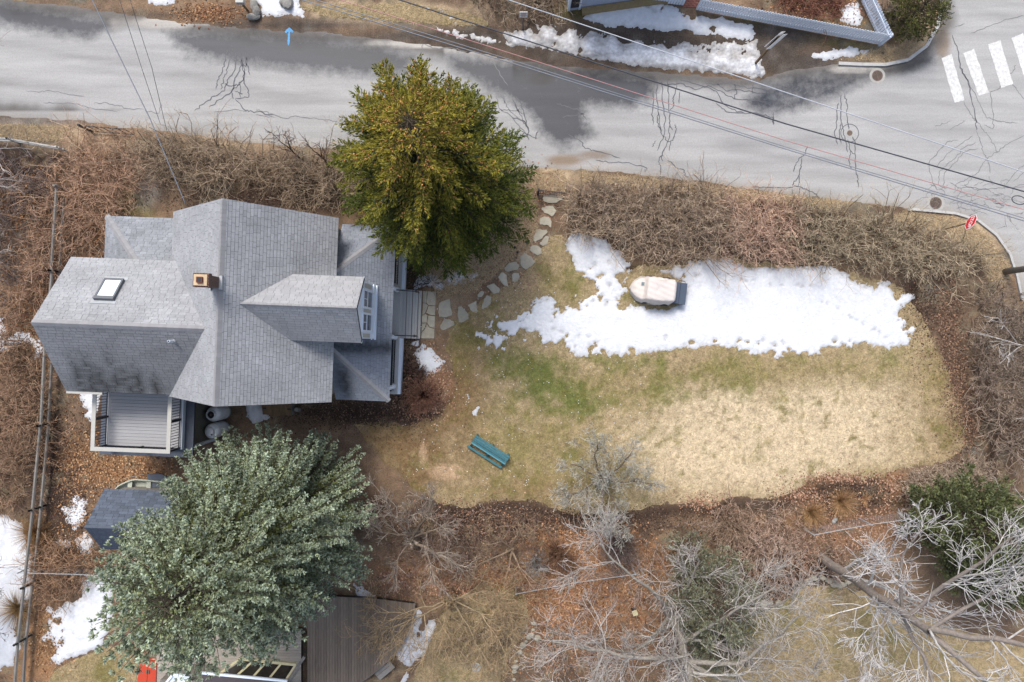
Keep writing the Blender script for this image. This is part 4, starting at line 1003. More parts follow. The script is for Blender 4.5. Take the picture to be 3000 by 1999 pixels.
for i, (x0, x1, z) in enumerate(((5.81,6.07,.62),(6.07,6.34,.44),(6.34,6.61,.26),(6.61,6.76,.12))):
    b = Buf(); b.box(x0+.003,-1.1,0,x1-.012,1.3,z-.04); o = b.build('stair_riser', M_RAIL if i > 2 else M_WALL, house)
    nb = 2 if i < 3 else 1
    for k in range(nb):
        a = x0+(x1-x0)*k/nb; c_ = x0+(x1-x0)*(k+1)/nb-.008
        b = Buf(); b.box(a-.02,-1.13,z-.038,c_-.02,1.33,z); b.build('tread', M_STEP if i < 3 else M_RAIL, o)
for y in (1.22, -1.0):
    b = Buf(); b.bar((5.62,y,1.72),(6.62,y,1.02), .055, .06); b.ring([(6.6,y,.1),(6.6,y,1.06)], .035, 8); b.ring([(6.6,y,1.03),(6.6,y,1.09)], .07, 8)
    b.build('stair_handrail', M_BLACK, house)
# --- flat-roofed extension with the roof deck
b = Buf(); b.box(-7.3,-6.7,0,-3.6,-3.67,2.86); b.build('extension_wall', M_WALL, house)
b = Buf(); b.box(-3.64,-6.74,0,-3.52,-6.6,2.85); b.build('corner_board', M_WHITE, house)
b = Buf(); b.box(-7.65,-7.1,2.87,-3.3,-3.66,3.0); b.build('flat_roof', M_MEMB, house)
dk = Buf(); dk.box(-7.24,-6.68,3.003,-3.76,-3.7,3.22); deck = dk.build('roof_deck', M_BLACK, house)
for i in range(17):
    y1 = -4.02-.155*i; b = Buf(); b.box(-7.08,y1-.146,3.222,-3.92,y1,3.262); b.build('deck_board', M_DECK, deck)
for x0, x1 in ((-7.24,-7.085),(-3.915,-3.76)):
    b = Buf(); b.box(x0,-6.68,3.222,x1,-3.7,3.262); b.build('border_board', M_DECK, deck)
b = Buf(); b.box(-3.757,-6.7,3.02,-3.70,-3.7,3.27); b.build('edge_trim', M_WHITE, deck)
zb, zt = 3.30, 4.32
for nm, a, c_ in (('w',(-7.2,-3.95),(-7.2,-6.62)),('s',(-7.2,-6.62),(-3.8,-6.62)),('e',(-3.8,-6.62),(-3.8,-3.95))):
    A, B = Vector((*a,0)), Vector((*c_,0)); d = (B-A).normalized()
    b = Buf(); ext = d*.09
    off = Vector((0,0,0)); zz = zt + (.002 if nm == 's' else 0)
    b.bar(A-ext*(0 if nm=='w' else 1)+Vector((0,0,zz)), B+ext*(0 if nm=='e' else 1)+Vector((0,0,zz)), .18, .045); b.build('top_rail', M_RAIL, deck)
    b = Buf(); b.bar(A+Vector((0,0,zb+.06)), B+Vector((0,0,zb+.06)), .04, .04); b.bar(A+Vector((0,0,zt-.06)), B+Vector((0,0,zt-.06)), .04, .04); rl = b.build('rail_frame', M_BLACK, deck)
    L = (B-A).length; k = int(L/.125)
    for i in range(1, k):
        p = A + d*(L*i/k); b = Buf(); b.box(p.x-.011,p.y-.011,zb+.07,p.x+.011,p.y+.011,zt-.07); b.build('baluster', M_BLACK, rl)
    for f in ((.5,) if nm != 'w' else (.5, 1.0)) + ((1.0,) if nm == 's' else ()):
        p = A + d*L*f; b = Buf(); b.box(p.x-.04,p.y-.04,3.262,p.x+.04,p.y+.04,zt-.024); b.build('rail_post', M_BLACK, deck)

# ------------------------------------------------------------------ flagstone landing and stepping stones
def wob(poly, r, n=3, amp=.03):
    out = []
    for i in range(len(poly)):
        a, c_ = Vector(poly[i]), Vector(poly[(i+1)%len(poly)])
        for j in range(n):
            v = a.lerp(c_, j/n)
            if j: v = v + Vector((r.uniform(-amp,amp), r.uniform(-amp,amp)))
            out.append((v.x, v.y))
    return out
cH, sH = math.cos(HA), math.sin(HA)
def HW(x, y): return (-11.4 + x*cH - y*sH, 1.5 + x*sH + y*cH)
path = thing('path', 'winding path of irregular grey flagstones from porch to gate', None); del path['label']; tag(path, 'path of grey flagstones from the porch stairs to the black gate', None, None, 'structure')
land = [[(6.8,.75),(6.98,.7),(7.03,1.32),(6.8,1.32)],[(7.0,.72),(7.1,.62),(7.46,.6),(7.46,1.32),(7.05,1.32)],[(6.8,.1),(6.95,.2),(7.08,.6),(6.98,.68),(6.8,.73)],[(7.0,.2),(7.2,.12),(7.46,.1),(7.46,.57),(7.12,.58)],[(6.8,-.3),(7.05,-.28),(7.08,.1),(6.97,.16),(6.8,.06)],[(7.08,-.3),(7.2,-.5),(7.46,-.55),(7.46,.06),(7.12,.08)],[(6.8,-.78),(6.95,-.58),(7.03,-.32),(6.8,-.33)],[(6.8,-1.1),(7.2,-1.1),(7.46,-1.08),(7.46,-.58),(7.2,-.54),(7.06,-.36),(6.98,-.6),(6.8,-.82)]]
r = random.Random(3)
for q in land:
    b = Buf(); b.prism(wob([HW(*p) for p in q], r, 3, .012), -.02, .05); b.build('flagstone', M_STONE, path, bevel=.012)
st = [[(1590,573),(1640,578),(1652,580),(1630,596),(1608,596),(1592,590)],[(1586,612),(1598,606),(1620,604),(1631,618),(1617,636),(1594,625)],[(1582,641),(1590,637),(1608,637),(1616,650),(1615,669),(1600,660),(1582,660)],
      [(1572,672),(1602,674),(1605,680),(1588,700),(1568,710),(1562,704)],[(1588,705),(1600,692),(1609,696),(1603,718),(1588,722),(1581,715)],[(1551,735),(1557,722),(1572,720),(1586,730),(1588,740),(1576,750),(1560,742)],
      [(1522,755),(1536,742),(1550,750),(1570,768),(1556,782),(1540,791),(1526,780)],[(1477,786),(1490,772),(1510,768),(1521,778),(1518,790),(1490,797),(1480,796)],[(1499,806),(1505,800),(1520,801),(1523,812),(1516,826),(1500,826)],
      [(1459,812),(1470,799),(1484,806),(1490,843),(1478,838),(1470,830)],[(1425,840),(1446,831),(1464,846),(1462,859),(1447,863)],[(1398,865),(1410,853),(1419,856),(1412,870),(1400,873)],
      [(1411,906),(1418,875),(1427,866),(1440,872),(1438,890),(1424,902)],[(1370,895),(1396,881),(1398,915),(1384,914)],[(1341,930),(1342,900),(1352,897),(1373,922),(1372,936),(1352,946),(1344,946)],
      [(1284,918),(1288,888),(1305,880),(1318,877),(1320,900),(1325,925),(1300,931),(1287,930)],[(1289,955),(1300,937),(1315,935),(1330,942),(1333,952),(1318,961),(1297,969),(1291,963)]]
for q in st:
    b = Buf(); b.prism(wob([tuple(P(*p))[:2] for p in q], r, 3, .03), -.02, .055); b.build('stepping_stone', M_STONE, path, bevel=.015)
# ------------------------------------------------------------------ garden things
# propane tanks
def tank(px, py, label, lid):
    c0 = P(px, py); t = thing('propane_tank', label, 'propane tank', (c0.x, c0.y, 0), group='propane tanks beside the extension')
    b = Buf(); R0 = .375
    prof = [(R0*.93,.06),(R0,.12),(R0,1.12),(R0*.95,1.22),(R0*.8,1.3),(R0*.5,1.36),(R0*.2,1.38)]
    b.ring([(0,0,z) for _, z in prof], [q for q, _ in prof], 32); b.build('vessel', M_TANK, t, True)
    b = Buf(); annulus(b, Vector(), R0*.85, R0*1.02, 0, .07); b.build('foot_ring', M_GALV, t)
    if lid:
        b = Buf(); b.ring([(0,0,1.34),(0,0,1.5),(0,0,1.54)], [.21,.21,.17], 24); b.build('lid', M_TANK, t, True)
        b = Buf(); b.box(.1,-.16,1.5,.16,-.1,1.56); b.build('latch', M_BLACK, t)
    else:
        b = Buf(); annulus(b, Vector(), .19, .215, 1.33, 1.55, 24); b.build('collar', M_TANK, t)
        b = Buf(); disc(b, Vector(), .195, 1.385, 1.40); b.build('valve_well', M_BLACK, t)
        b = Buf(); b.ring([(0,0,1.4),(0,0,1.5)], .05, 8); b.build('valve', M_IRON, t)
    b = Buf(); b.ring([(-.2,.1,1.36),(-.4,.2,1.3),(-.55,.3,.9)], .012, 6); b.build('gas_line', M_IRON, t)
tank(655, 1207, 'white upright propane tank with open dark valve collar, nearer the roof', False)
tank(651, 1255, 'white upright propane tank with closed round lid, nearer the blue spruce', True)

# cellar bulkhead
c0 = P(820, 1196); t = thing('bulkhead', 'low wooden cellar hatch with brown plank doors under the eave', 'cellar hatch', (c0.x, c0.y, 0), HA)
b = Buf(); b.add([(-.75,-.3,0),(.75,-.3,0),(.75,.7,0),(-.75,.7,0),(-.75,-.3,.3),(.75,-.3,.3),(.75,.7,.75),(-.75,.7,.75)], [(3,2,1,0),(4,5,6,7),(0,1,5,4),(1,2,6,5),(2,3,7,6),(3,0,4,7)]); b.build('curb', M_GREYWOOD, t)
for i in range(10):
    x = -.74+i*.148; b = Buf(); b.add([(x,-.33,.305),(x+.14,-.33,.305),(x+.14,.7,.765),(x,.7,.765),(x,-.33,.345),(x+.14,-.33,.345),(x+.14,.7,.805),(x,.7,.805)], [(3,2,1,0),(4,5,6,7),(0,1,5,4),(1,2,6,5),(2,3,7,6),(3,0,4,7)]); b.build('door_plank', M_WOOD, t)
for x in (-.7, .55):
    b = Buf(); b.add([(x,-.02,.50),(x+.18,-.02,.50),(x+.18,.05,.53),(x,.05,.53),(x,-.02,.515),(x+.18,-.02,.515),(x+.18,.05,.545),(x,.05,.545)], [(3,2,1,0),(4,5,6,7),(0,1,5,4),(1,2,6,5),(2,3,7,6),(3,0,4,7)]); b.build('hinge', M_BLACK, t)
b = Buf(); b.ring([(.95,-.05,0),(.97,.0,.45)], [.13,.1], 9); b.build('corner_post', M_GREYWOOD, t)

# shed
shed = thing('shed', 'small garden shed with blue-grey shingled gable roof beside the blue spruce', 'shed', (-18.0, -8.72, 0), HA)
tS = 1.5/1.46
sSn = Slope((-1.86,1.46,1.8), X, -Y, tS, [(0,0),(3.9,0),(3.9,1.46),(0,1.46)])
sSs = Slope((-1.86,-1.46,1.8), X, Y, tS, [(0,0),(3.9,0),(3.9,1.46),(0,1.46)])
b = Buf(); sSn.slab(b, .08); sSs.slab(b, .08); rs_ = b.build('roof', M_UNDER, shed)
SHINGLE_UNIT = None
shingles([sSn], rs_, S(94,104,120), smat=M_SHP2, key='shed', limit=220, seed=11, w=.36, ex=.15, cj=.2)
shingles([sSs], rs_, S(86,96,112), seed=12, w=.36, ex=.15, cj=.08)
caps((-1.86,0,3.3), (2.02,0,3.3), sSn.n, sSs.n, rs_, mat_simple('shed_cap', S(92,102,118), .85, .1, 4, objrand=.08), .13, .16)
b = Buf(); b.box(-1.65,-1.25,0,1.85,1.25,1.9); b.add([(-1.65,-1.25,1.9),(-1.65,1.25,1.9),(-1.65,0,3.15),(1.85,-1.25,1.9),(1.85,1.25,1.9),(1.85,0,3.15)], [(0,1,2),(5,4,3),(0,2,5,3),(1,4,5,2),(0,3,4,1)]); b.build('wall', M_GREYWOOD, shed)

# dinghy under the shed eave, with floats inside
c0 = P(440, 1432); t = thing('dinghy', 'pale green rowing dinghy lying along the shed', 'boat', (c0.x, c0.y-.15, 0), R(-4))
M_BOAT = mat_simple('pale_green_gelcoat', S(206,212,196), .5, .1, 6)
n = 14; ol = []; 
for i in range(n+1):
    u = i/n; x = -1.6+3.1*u; w = .66*min(1, (u/.32)**.6) if u < .32 else .66*(1-.12*((u-.32)/.68)**2); ol.append((x, w))
b = Buf(); vs_, fs = [], []
for x, w in ol:
    k = min(1, (x+1.75)/.6)
    for q, z in ((w+.05,.52),(w+.05,.47),(w*.8,.12),(0,.05)): vs_.append((x, q, z))
    for q, z in ((w*.8,.12),(w+.05,.47),(w+.05,.52),(w-.01,.52),(w*.74,.16),(0,.11)): vs_.append((x, -q if z != .11 else 0, z))
    for q, z in ((w*.74,.16),(w-.01,.52)): vs_.append((x, q, z))
m = 12
for i in range(n):
    for j in range(m): fs.append((i*m+j, i*m+(j+1)%m, (i+1)*m+(j+1)%m, (i+1)*m+j))
fs += [tuple(range(m)), tuple(range(n*m+m-1, n*m-1, -1))]
b.add(vs_, fs); b.build('hull', M_BOAT, t)
for x in (-.85, .1, 1.0):
    b = Buf(); b.box(x-.11,-.58,.36,x+.11,.58,.40); b.build('thwart', M_BOAT, t)
b = Buf(); b.box(1.42,-.62,.1,1.48,.62,.5); b.build('transom', M_BOAT, t)
def blob(name, label, cat, pos, rad, mat, seed=0, sq=(1,1,1), group=None, amp=.0, parent=None, sub=2):
    bm = bmesh.new(); bmesh.ops.create_icosphere(bm, subdivisions=sub, radius=1)
    rr = random.Random(seed); ph = [rr.uniform(0,6.28) for _ in range(6)]
    for v in bm.verts:
        c = v.co; f = 1 + amp*(math.sin(3*c.x+ph[0])+math.sin(4*c.y+ph[1])+math.sin(3.5*c.z+ph[2])+.6*math.sin(7*c.x+ph[3])*math.sin(6*c.y+ph[4]))/2
        v.co = Vector((c.x*sq[0], c.y*sq[1], c.z*sq[2]))*rad*f
    me = bpy.data.meshes.new(name); bm.to_mesh(me); bm.free()
    for p in me.polygons: p.use_smooth = amp < .1
    o = link(me, name, parent, mat); o.location = pos
    if label: tag(o, label, cat, group)
    return o
by = c0 + Vector((0,-.1,0))
blob('buoy', 'green fishing float inside the dinghy', 'float', by+Vector((.02,.02,.33)), .17, mat_simple('float_green', S(58,160,128), .5, .1, 4), 1)
blob('buoy', 'orange fishing float in the dinghy beside the green one', 'float', by+Vector((-.18,-.12,.3)), .15, mat_simple('float_orange', S(206,132,92), .5, .1, 4), 2)
blob('buoy', 'pinkish fishing float in the dinghy next to the orange one', 'float', by+Vector((-.42,-.17,.28)), .13, mat_simple('float_pink', S(216,158,130), .5, .1, 4), 3)
blob('buoy', 'dark blue fishing float at the bow side of the dinghy', 'float', by+Vector((-.66,-.22,.27)), .12, mat_simple('float_blue', S(40,58,96), .5, .1, 4), 4)
c0 = P(470, 1405); b = Buf()
b.prism([(-.5,-.35),(.6,-.35),(.6,.12),(.35,.28),(.05,.36),(-.3,.3),(-.5,.34)], .3, .34); o = b.build('tarp_board', mat_simple('grey_board', S(104,112,126), .7, .2, 5), None); o.location = c0; tag(o, 'grey sheet leaning over the dinghy bow near the spruce', 'board')
c0 = P(395, 1396); b = Buf(); b.bar((-.5,-.1,.05),(.5,.1,.05), .03, .03); o = b.build('pole', M_GREYWOOD); o.location = c0; tag(o, 'pale thin stick lying in the orange leaves by the deck', 'stick')

# covered ride-on mower and cart
c0 = P(1912, 850, .5); c0.z = 0
mw = thing('covered_mower', 'ride-on mower under a beige fitted cover standing in the snow', 'mower', c0, R(-6))
nu, nv = 40, 33; V = []
for i in range(nu):
    u = i/(nu-1); x = -1.12 + 2.2*u
    wf = .62*min(1, (max(u,.0001)/.22)**.5) if u < .22 else .62 + .07*math.sin((u-.22)/.78*3.14)
    wf *= (1 if u < .93 else 1-.12*((u-.93)/.07)**2)
    hh = .62 + .06*u; s_ = min(1, max(0, (u-.30)/.05)); hh = hh + (1.12-hh)*s_*s_*(3-2*s_)
    if u < .12: hh *= .55+.45*(u/.12)**.5
    if u > .95: hh *= 1-.1*((u-.95)/.05)
    for j in range(nv):
        v = -1 + 2*j/(nv-1); a = abs(v)
        # flat top, then a skirt down to the ground
        if a < .62: y = v/.62*.80*wf; z = hh - .03*(a/.62)**4
        else:
            k = (a-.62)/.38; y = math.copysign(wf*(.80+.20*k**.6 + .05*k), v); z = hh*(1-k) - .03 + .12*k
        y += .012*math.sin(19*x+3*z)*(a > .6); z += .010*math.sin(13*x+5*y) + .008*math.sin(23*y+7*x)
        if .5 < u < .66: z -= .035*math.exp(-((v+.02)/.14)**2)*math.exp(-((u-.585)/.04)**2)
        V.append((x, y, max(z, .08)))
Q = [(i*nv+j, (i+1)*nv+j, (i+1)*nv+j+1, i*nv+j+1) for i in range(nu-1) for j in range(nv-1)]
V = np.array(V); k0 = len(V)
ends = []
V2 = []
for i in (0, nu-1):
    for j in range(nv): q = V[i*nv+j].copy(); q[2] = .08; q[0] += (-.02 if i == 0 else .02); V2.append(q)
V = np.concatenate([V, np.array(V2)])
for e, i in enumerate((0, nu-1)):
    for j in range(nv-1):
        a, b_, c_, d_ = i*nv+j, i*nv+j+1, k0+e*nv+j+1, k0+e*nv+j
        Q.append((a, b_, c_, d_) if e == 0 else (d_, c_, b_, a))
o = link(mesh_np('cover', V, np.array(Q), None, True), 'cover', mw, M_TARP)
b = Buf(); b.box(-.62,.16,.652,-.46,.32,.664); lb = b.build('cover_label', mat_simple('label_teal', S(128,146,154), .6, .1, 4), mw)
for i, (x, y) in enumerate(((-.2,.6),(-.2,-.6),(.7,.62),(.7,-.62))):
    b = Buf(); b.ring([(x,y-.1,.2),(x,y+.1,.2)], .2, 16); b.build('wheel', M_BLACK, mw)
ct = thing('yard_cart', 'blue-grey twin bagger box attached behind the beige covered mower', 'mower bagger', P(1993, 860, .5)*Vector((1,1,0)) if False else (P(1990, 860, .5).x, P(1990, 860, .5).y, 0), R(-7))
b = Buf(); b.box(-.32,-.52,.15,-.02,.52,.62); b.box(.0,-.54,.15,.32,.52,.60); b.v = [tuple(v) for v in b.v]
b = Buf(); b.box(-.34,-.53,.12,-.012,.53,.58); b.build('bag_box', M_CART, ct, bevel=.03)
b = Buf(); b.box(.012,-.54,.12,.33,.52,.56); b.build('bag_box', M_CART, ct, bevel=.03)
b = Buf(); b.box(-.35,-.54,.582,-.01,.54,.60); b.build('lid', M_CART, ct, bevel=.006)
b = Buf(); b.box(.01,-.55,.562,.34,.53,.582); b.build('lid', M_CART, ct, bevel=.006)
b = Buf(); b.ring([(-.1,.55,.55),(-.08,.62,.58),(.2,.62,.57),(.22,.54,.55)], .018, 6); b.build('handle', M_BLACK, ct)

# teal bench
c0 = P(1436, 1319, .3); bn = thing('bench', 'long weathered teal wooden garden bench on the lawn', 'bench', (c0.x, c0.y, 0), R(-32.5))
L = 1.02
for k, (y, z, w) in enumerate(((.235,.46,.1),(.115,.44,.1),(.01,.44,.1),(-.1,.44,.08))):
    b = Buf(); b.box(-L,y-w/2,z-.02,L,y+w/2,z+.02); b.build('seat_slat', M_TEAL, bn, bevel=.005)
b = Buf(); b.box(-L,-.20,.47,L,-.14,.52); b.build('top_rail', mat_simple('teal_light', S(92,160,178), .6, .15, 6), bn)
b = Buf(); b.box(-L-.05,-.52,.2,L-.03,-.41,.24); b.build('lower_slat', M_TEAL, bn, bevel=.005)
for x in (-.95, 0, .92):
    b = Buf(); b.bar((x,.30,.02),(x,.2,.43), .06, .06); b.build('leg', M_TEAL, bn)
    b = Buf(); b.bar((x,-.46,.02),(x,-.17,.5), .06, .06); b.build('leg', M_TEAL, bn)
    b = Buf(); b.box(x-.03,-.5,.15,x+.03,.27,.195); b.build('cross_brace', M_TEAL, bn)

# black picket gate at the path, and the black fence stretch near the left hedge
def iron_fence(label, a, b_, h, n, posts, name='iron_gate', cat='gate', style=True):
    A, B = P(*a), P(*b_); t = thing(name, label, cat, A); d = B-A; L = d.length; d.normalize()
    for z in ((.16, h-.12) if style else (.3, h-.1)):
        b = Buf(); b.bar(Vector((0,0,z)), d*L+Vector((0,0,z)), .035, .045); b.build('rail', M_BLACK, t)
    for i in range(n+1):
        p = d*(L*i/n); b = Buf(); b.box(p.x-.012,p.y-.012,.08,p.x+.012,p.y+.012,h); b.build('picket', M_BLACK, t)
    for s in posts:
        p = d*(L*s); b = Buf(); b.box(p.x-.05,p.y-.05,0,p.x+.05,p.y+.05,h+.06); b.build('post', M_BLACK, t)
iron_fence('small black iron picket gate at the top of the stone path', (1576,569), (1650,577), .95, 11, (0.0,))
iron_fence('black wooden rail fence half buried in the left hedge', (272,388), (398,398), 1.15, 6, (0,), 'rail_fence', 'fence')

# stop sign
c0 = P(2765, 673); sg = thing('stop_sign', 'red octagonal STOP sign on a thin post at the street corner', 'road sign', (c0.x, c0.y, 0), 0)
b = Buf(); b.bar((0,0,0),(0,0,2.5), .05, .04); b.build('post', M_IRON, sg)
def octa(r): return [(r*math.cos(R(22.5+45*i)), r*math.sin(R(22.5+45*i))) for i in range(8)]
face = bpy.data.objects.new('sign_plate', None); bpy.data.objects.remove(face)
# plate frame: local x = reading direction, local y = up, facing west
yaw = R(22); rd = Vector((-math.sin(yaw), -math.cos(yaw), 0)); up_ = Vector((0,0,1)); nr = rd.cross(up_)
MP = Matrix(((rd.x,up_.x,nr.x,nr.x*.03),(rd.y,up_.y,nr.y,nr.y*.03),(rd.z,up_.z,nr.z,2.12),(0,0,0,1)))
def plate(poly, z0, z1, name, mat, parent=None):
    b = Buf(); b.prism(poly, z0, z1); b.v = [tuple(MP @ Vector(v)) for v in b.v]; return b.build(name, mat, parent or sg)
pl = plate(octa(.40), 0, .006, 'plate', M_SIGNW); plate(octa(.365), .0065, .010, 'red_face', M_RED, pl)
fc = bpy.data.curves.new('lettering', 'FONT'); fc.body = 'STOP'; fc.size = .31; fc.align_x = 'CENTER'; fc.align_y = 'CENTER'; fc.extrude = .001; fc.offset = .006
tmp = bpy.data.objects.new('lettering_tmp', fc); COL.objects.link(tmp)
bpy.context.view_layer.update()
me = bpy.data.meshes.new_from_object(tmp.evaluated_get(bpy.context.evaluated_depsgraph_get())); bpy.data.objects.remove(tmp)
me.name = 'lettering'; me.materials.clear(); me.materials.append(M_SIGNW)
o = link(me, 'lettering', pl); o.matrix_local = MP @ Matrix.Translation((0,0,.0125)) @ Matrix.Diagonal((.82,1.12,1,1))

# diamond warning sign seen from above, across the street
c0 = P(2212, 188); t = thing('warning_sign', 'grey metal diamond sign seen nearly edge-on by the snow bank', 'road sign', (c0.x, c0.y, 0))
b = Buf(); b.box(-.05,-.05,0,.05,.05,3.1); b.build('post', M_WOOD, t)
d1 = Vector((.81,.59,0)).normalized()
def diamond(off, nm):
    b = Buf(); nn = Vector((-d1.y, d1.x, 0)); o_ = nn*off
    q = [o_ + d1*.0 + Vector((0,0,2.0)), o_ + d1*.62 + Vector((0,0,2.75)), o_ + Vector((0,0,3.5)), o_ - d1*.62 + Vector((0,0,2.75))]
    b.add(q + [v + nn*.01 for v in q], [(0,1,2,3),(7,6,5,4),(0,4,5,1),(1,5,6,2),(2,6,7,3),(3,7,4,0)]); b.build(nm, M_SIGNW, t)
diamond(.06, 'plate'); diamond(-.09, 'plate')

# small parking sign across the street
c0 = P(1532, 88); t = thing('parking_sign', 'small white sign with faded red print on a black post', 'road sign', (c0.x, c0.y, 0))
b = Buf(); b.box(-.035,-.035,0,.035,.035,1.75); b.build('post', M_BLACK, t)
b = Buf(); b.box(-.2,-.06,1.45,.2,-.04,2.0); pl2 = b.build('plate', M_SIGNW, t)
for z, w in ((1.9,.15),(1.8,.12),(1.68,.16),(1.58,.1)):
    b = Buf(); b.box(-w,-.064,z-.022,w,-.061,z+.022); b.build('red_print', mat_simple('faded_red', S(190,110,105), .6, .2, 8), pl2)

# mailbox-like board and boulders by the far verge
c0 = P(727, 34); t = thing('roadside_board', 'pale grey box on a short post beside roadside boulders', 'box', (c0.x, c0.y, 0))
b = Buf(); b.box(-.04,-.04,0,.04,.04,.9); b.build('post', M_WOOD, t)
b = Buf(); b.box(-.2,-.12,.9,.2,.1,1.15); b.build('box', M_RAIL, t, bevel=.02)
for k, (px, py, r0, sq, lb) in enumerate(((745,16,.3,(.7,1,.6),'dark angular boulder behind the pale roadside box'),(752,36,.34,(.6,1.1,.6),'grey boulder with snow beside the pale roadside box'),(742,50,.3,(1.1,.6,.6),'boulder nearest the street below the pale roadside box'),(842,8,.32,(.9,1.1,.7),'dark grey boulder in the snow at the top edge'),(826,8,.17,(.8,1,.7),'small boulder leaning on the dark grey boulder in snow'))):
    blob('boulder', lb, 'boulder', P(px, py, .15), r0, M_ROCK, 40+k, sq, 'roadside boulders', .12)

# utility pole and overhead wires
c0 = P(2943, 797); t = thing('utility_pole', 'brown wooden utility pole leaving the right edge near the corner', 'utility pole', (c0.x, c0.y, 0))
b = Buf(); b.ring([(0,0,0),(.02,0,5),(.04,0,10)], [.16,.14,.11], 12); b.build('pole', M_GREYWOOD, t, True)
b = Buf(); b.bar((-.5,-1.2,9.2),(.5,1.2,9.2), .1, .12); b.build('crossarm', M_GREYWOOD, t)
def cable(label, pts, zs, rad, mat, group='overhead cables along the street', sag=.25):
    q = [P(x, y, z) for (x, y), z in zip(pts, zs)]; path_ = []; n = 14
    for a, c_ in zip(q[:-1], q[1:]):
        for i in range(n): 
            f = i/n; v = a.lerp(c_, f); path_.append(v)
    path_.append(q[-1])
    o0 = path_[0].copy(); t_ = thing('power_cable', label, 'cable', o0, group=group)
    b = Buf(); b.ring([v-o0 for v in path_], rad, 6); b.build('conductor', mat, t_, True)
    return t_
cable('lower of the close pair of grey cables crossing the street', [(500,-115),(1550,201),(2300,437),(3000,648),(3440,780)], [8,7.8,7.8,8.2,9.2], .02, M_WIRE)
cable('upper of the close pair of grey cables crossing the street', [(520,-124),(1550,193),(2300,431),(3000,640),(3440,765)], [8,7.8,7.8,8.2,9.2], .016, M_WIRE)
cable('thin pink cable above the grey pair', [(600,-124),(1550,174),(2300,412),(3000,615),(3440,745)], [8,7.8,7.8,8.2,9.2], .016, M_WIREP)
cable('thick dark cable running to the coil at the right edge', [(700,-150),(1550,122),(2300,363),(3000,562),(3440,690)], [7,6.8,6.8,7,7.4], .028, M_WIRED)
cable('white cable nearest the picket fence', [(1000,-160),(1500,4),(2300,271),(3000,505),(3440,650)], [8.6,8.4,8.4,8.8,9.3], .02, M_WIREW)
cable('twisted service cable dropping to the house gable', [(180,-200),(270,0),(330,125),(440,350),(545,602)], [7.5,7,6.6,6,5.2], .022, M_WIRE, 'service wires to the house')
cable('middle thin wire crossing the street at upper left', [(310,-120),(360,30),(420,215),(470,365)], [7.4,7,6,1.6], .011, M_WIRED, 'service wires to the house')
cable('right thin wire crossing the street at upper left', [(345,-120),(390,30),(445,200),(490,390)], [7.4,7,6,1.6], .011, M_WIRED, 'service wires to the house')
c0 = P(2985, 580, 6.9); t = thing('cable_coil', 'loop of spare dark cable hanging at the right edge', 'cable', c0)
b = Buf(); b.ring([(.28*math.cos(a), .2*math.sin(a)-.1, -.1*math.sin(a)) for a in [i*2*math.pi/16 for i in range(17)]], .02, 6); b.build('loop', M_WIRED, t, True)

# white picket fence
def picket_fence(label, runs, h=1.15):
    t = thing('picket_fence', label, 'fence', P(*runs[0][0]))
    O = P(*runs[0][0])
    for (a, c_) in runs:
        A, B = P(*a)-O, P(*c_)-O; d = B-A; L = d.length; d.normalize(); nrml = Vector((-d.y, d.x, 0))
        for z in (.28, .9):
            b = Buf(); b.bar(A+Vector((0,0,z))+nrml*.03, B+Vector((0,0,z))+nrml*.03, .04, .09); b.build('rail', M_WHITE, t)
        n = int(L/.135); 
        if n < 1: continue
        b = Buf(); b.add([(-.058,-.011,.03),(.058,-.011,.03),(.058,-.011,h-.07),(0,-.011,h),(-.058,-.011,h-.07),(-.058,.009,.03),(.058,.009,.03),(.058,.009,h-.07),(0,.009,h),(-.058,.009,h-.07)], [(0,1,2,3,4),(9,8,7,6,5),(0,5,6,1),(1,6,7,2),(2,7,8,3),(3,8,9,4),(4,9,5,0)])
        me = b.mesh('picket'); me.materials.append(M_WHITE); ang = math.atan2(d.y, d.x)
        for i in range(n+1):
            o = link(me, 'picket', t); o.location = A + d*(L*i/n) - nrml*.012; o.rotation_euler = (0,0,ang)
        for s in (0, 1):
            p = A + d*L*s + nrml*.08; b = Buf(); b.box(p.x-.05,p.y-.05,0,p.x+.05,p.y+.05,h-.1); b.build('post', M_WHITE, t)
picket_fence('long white picket fence across the street turning at the corner', [((2042,30),(2580,132)), ((2580,132),(2510,-20))])
picket_fence('short end of white picket fence left of the brick walk', [((1880,2),(1998,16))])
# brick walk
c0 = P(2022, 0); bw = thing('path', None, None, (c0.x, c0.y, 0)); tag(bw, 'short red brick walk between the fence ends', None, None, 'structure')
mb = mat_simple('walk_brick', S(138,90,80), .9, .2, 6, .3, 30, objrand=.2); bb = Buf(); bb.box(-.095,-.045,0,.095,.045,.03); me = bb.mesh('brick'); me.materials.append(mb)
for i in range(9):
    for j in range(-1, 3):
        o = link(me, 'brick', bw); o.location = (j*.2-.12+(i%2)*.1, .45-i*.1, .002); o.rotation_euler = (0,0,R(-8))

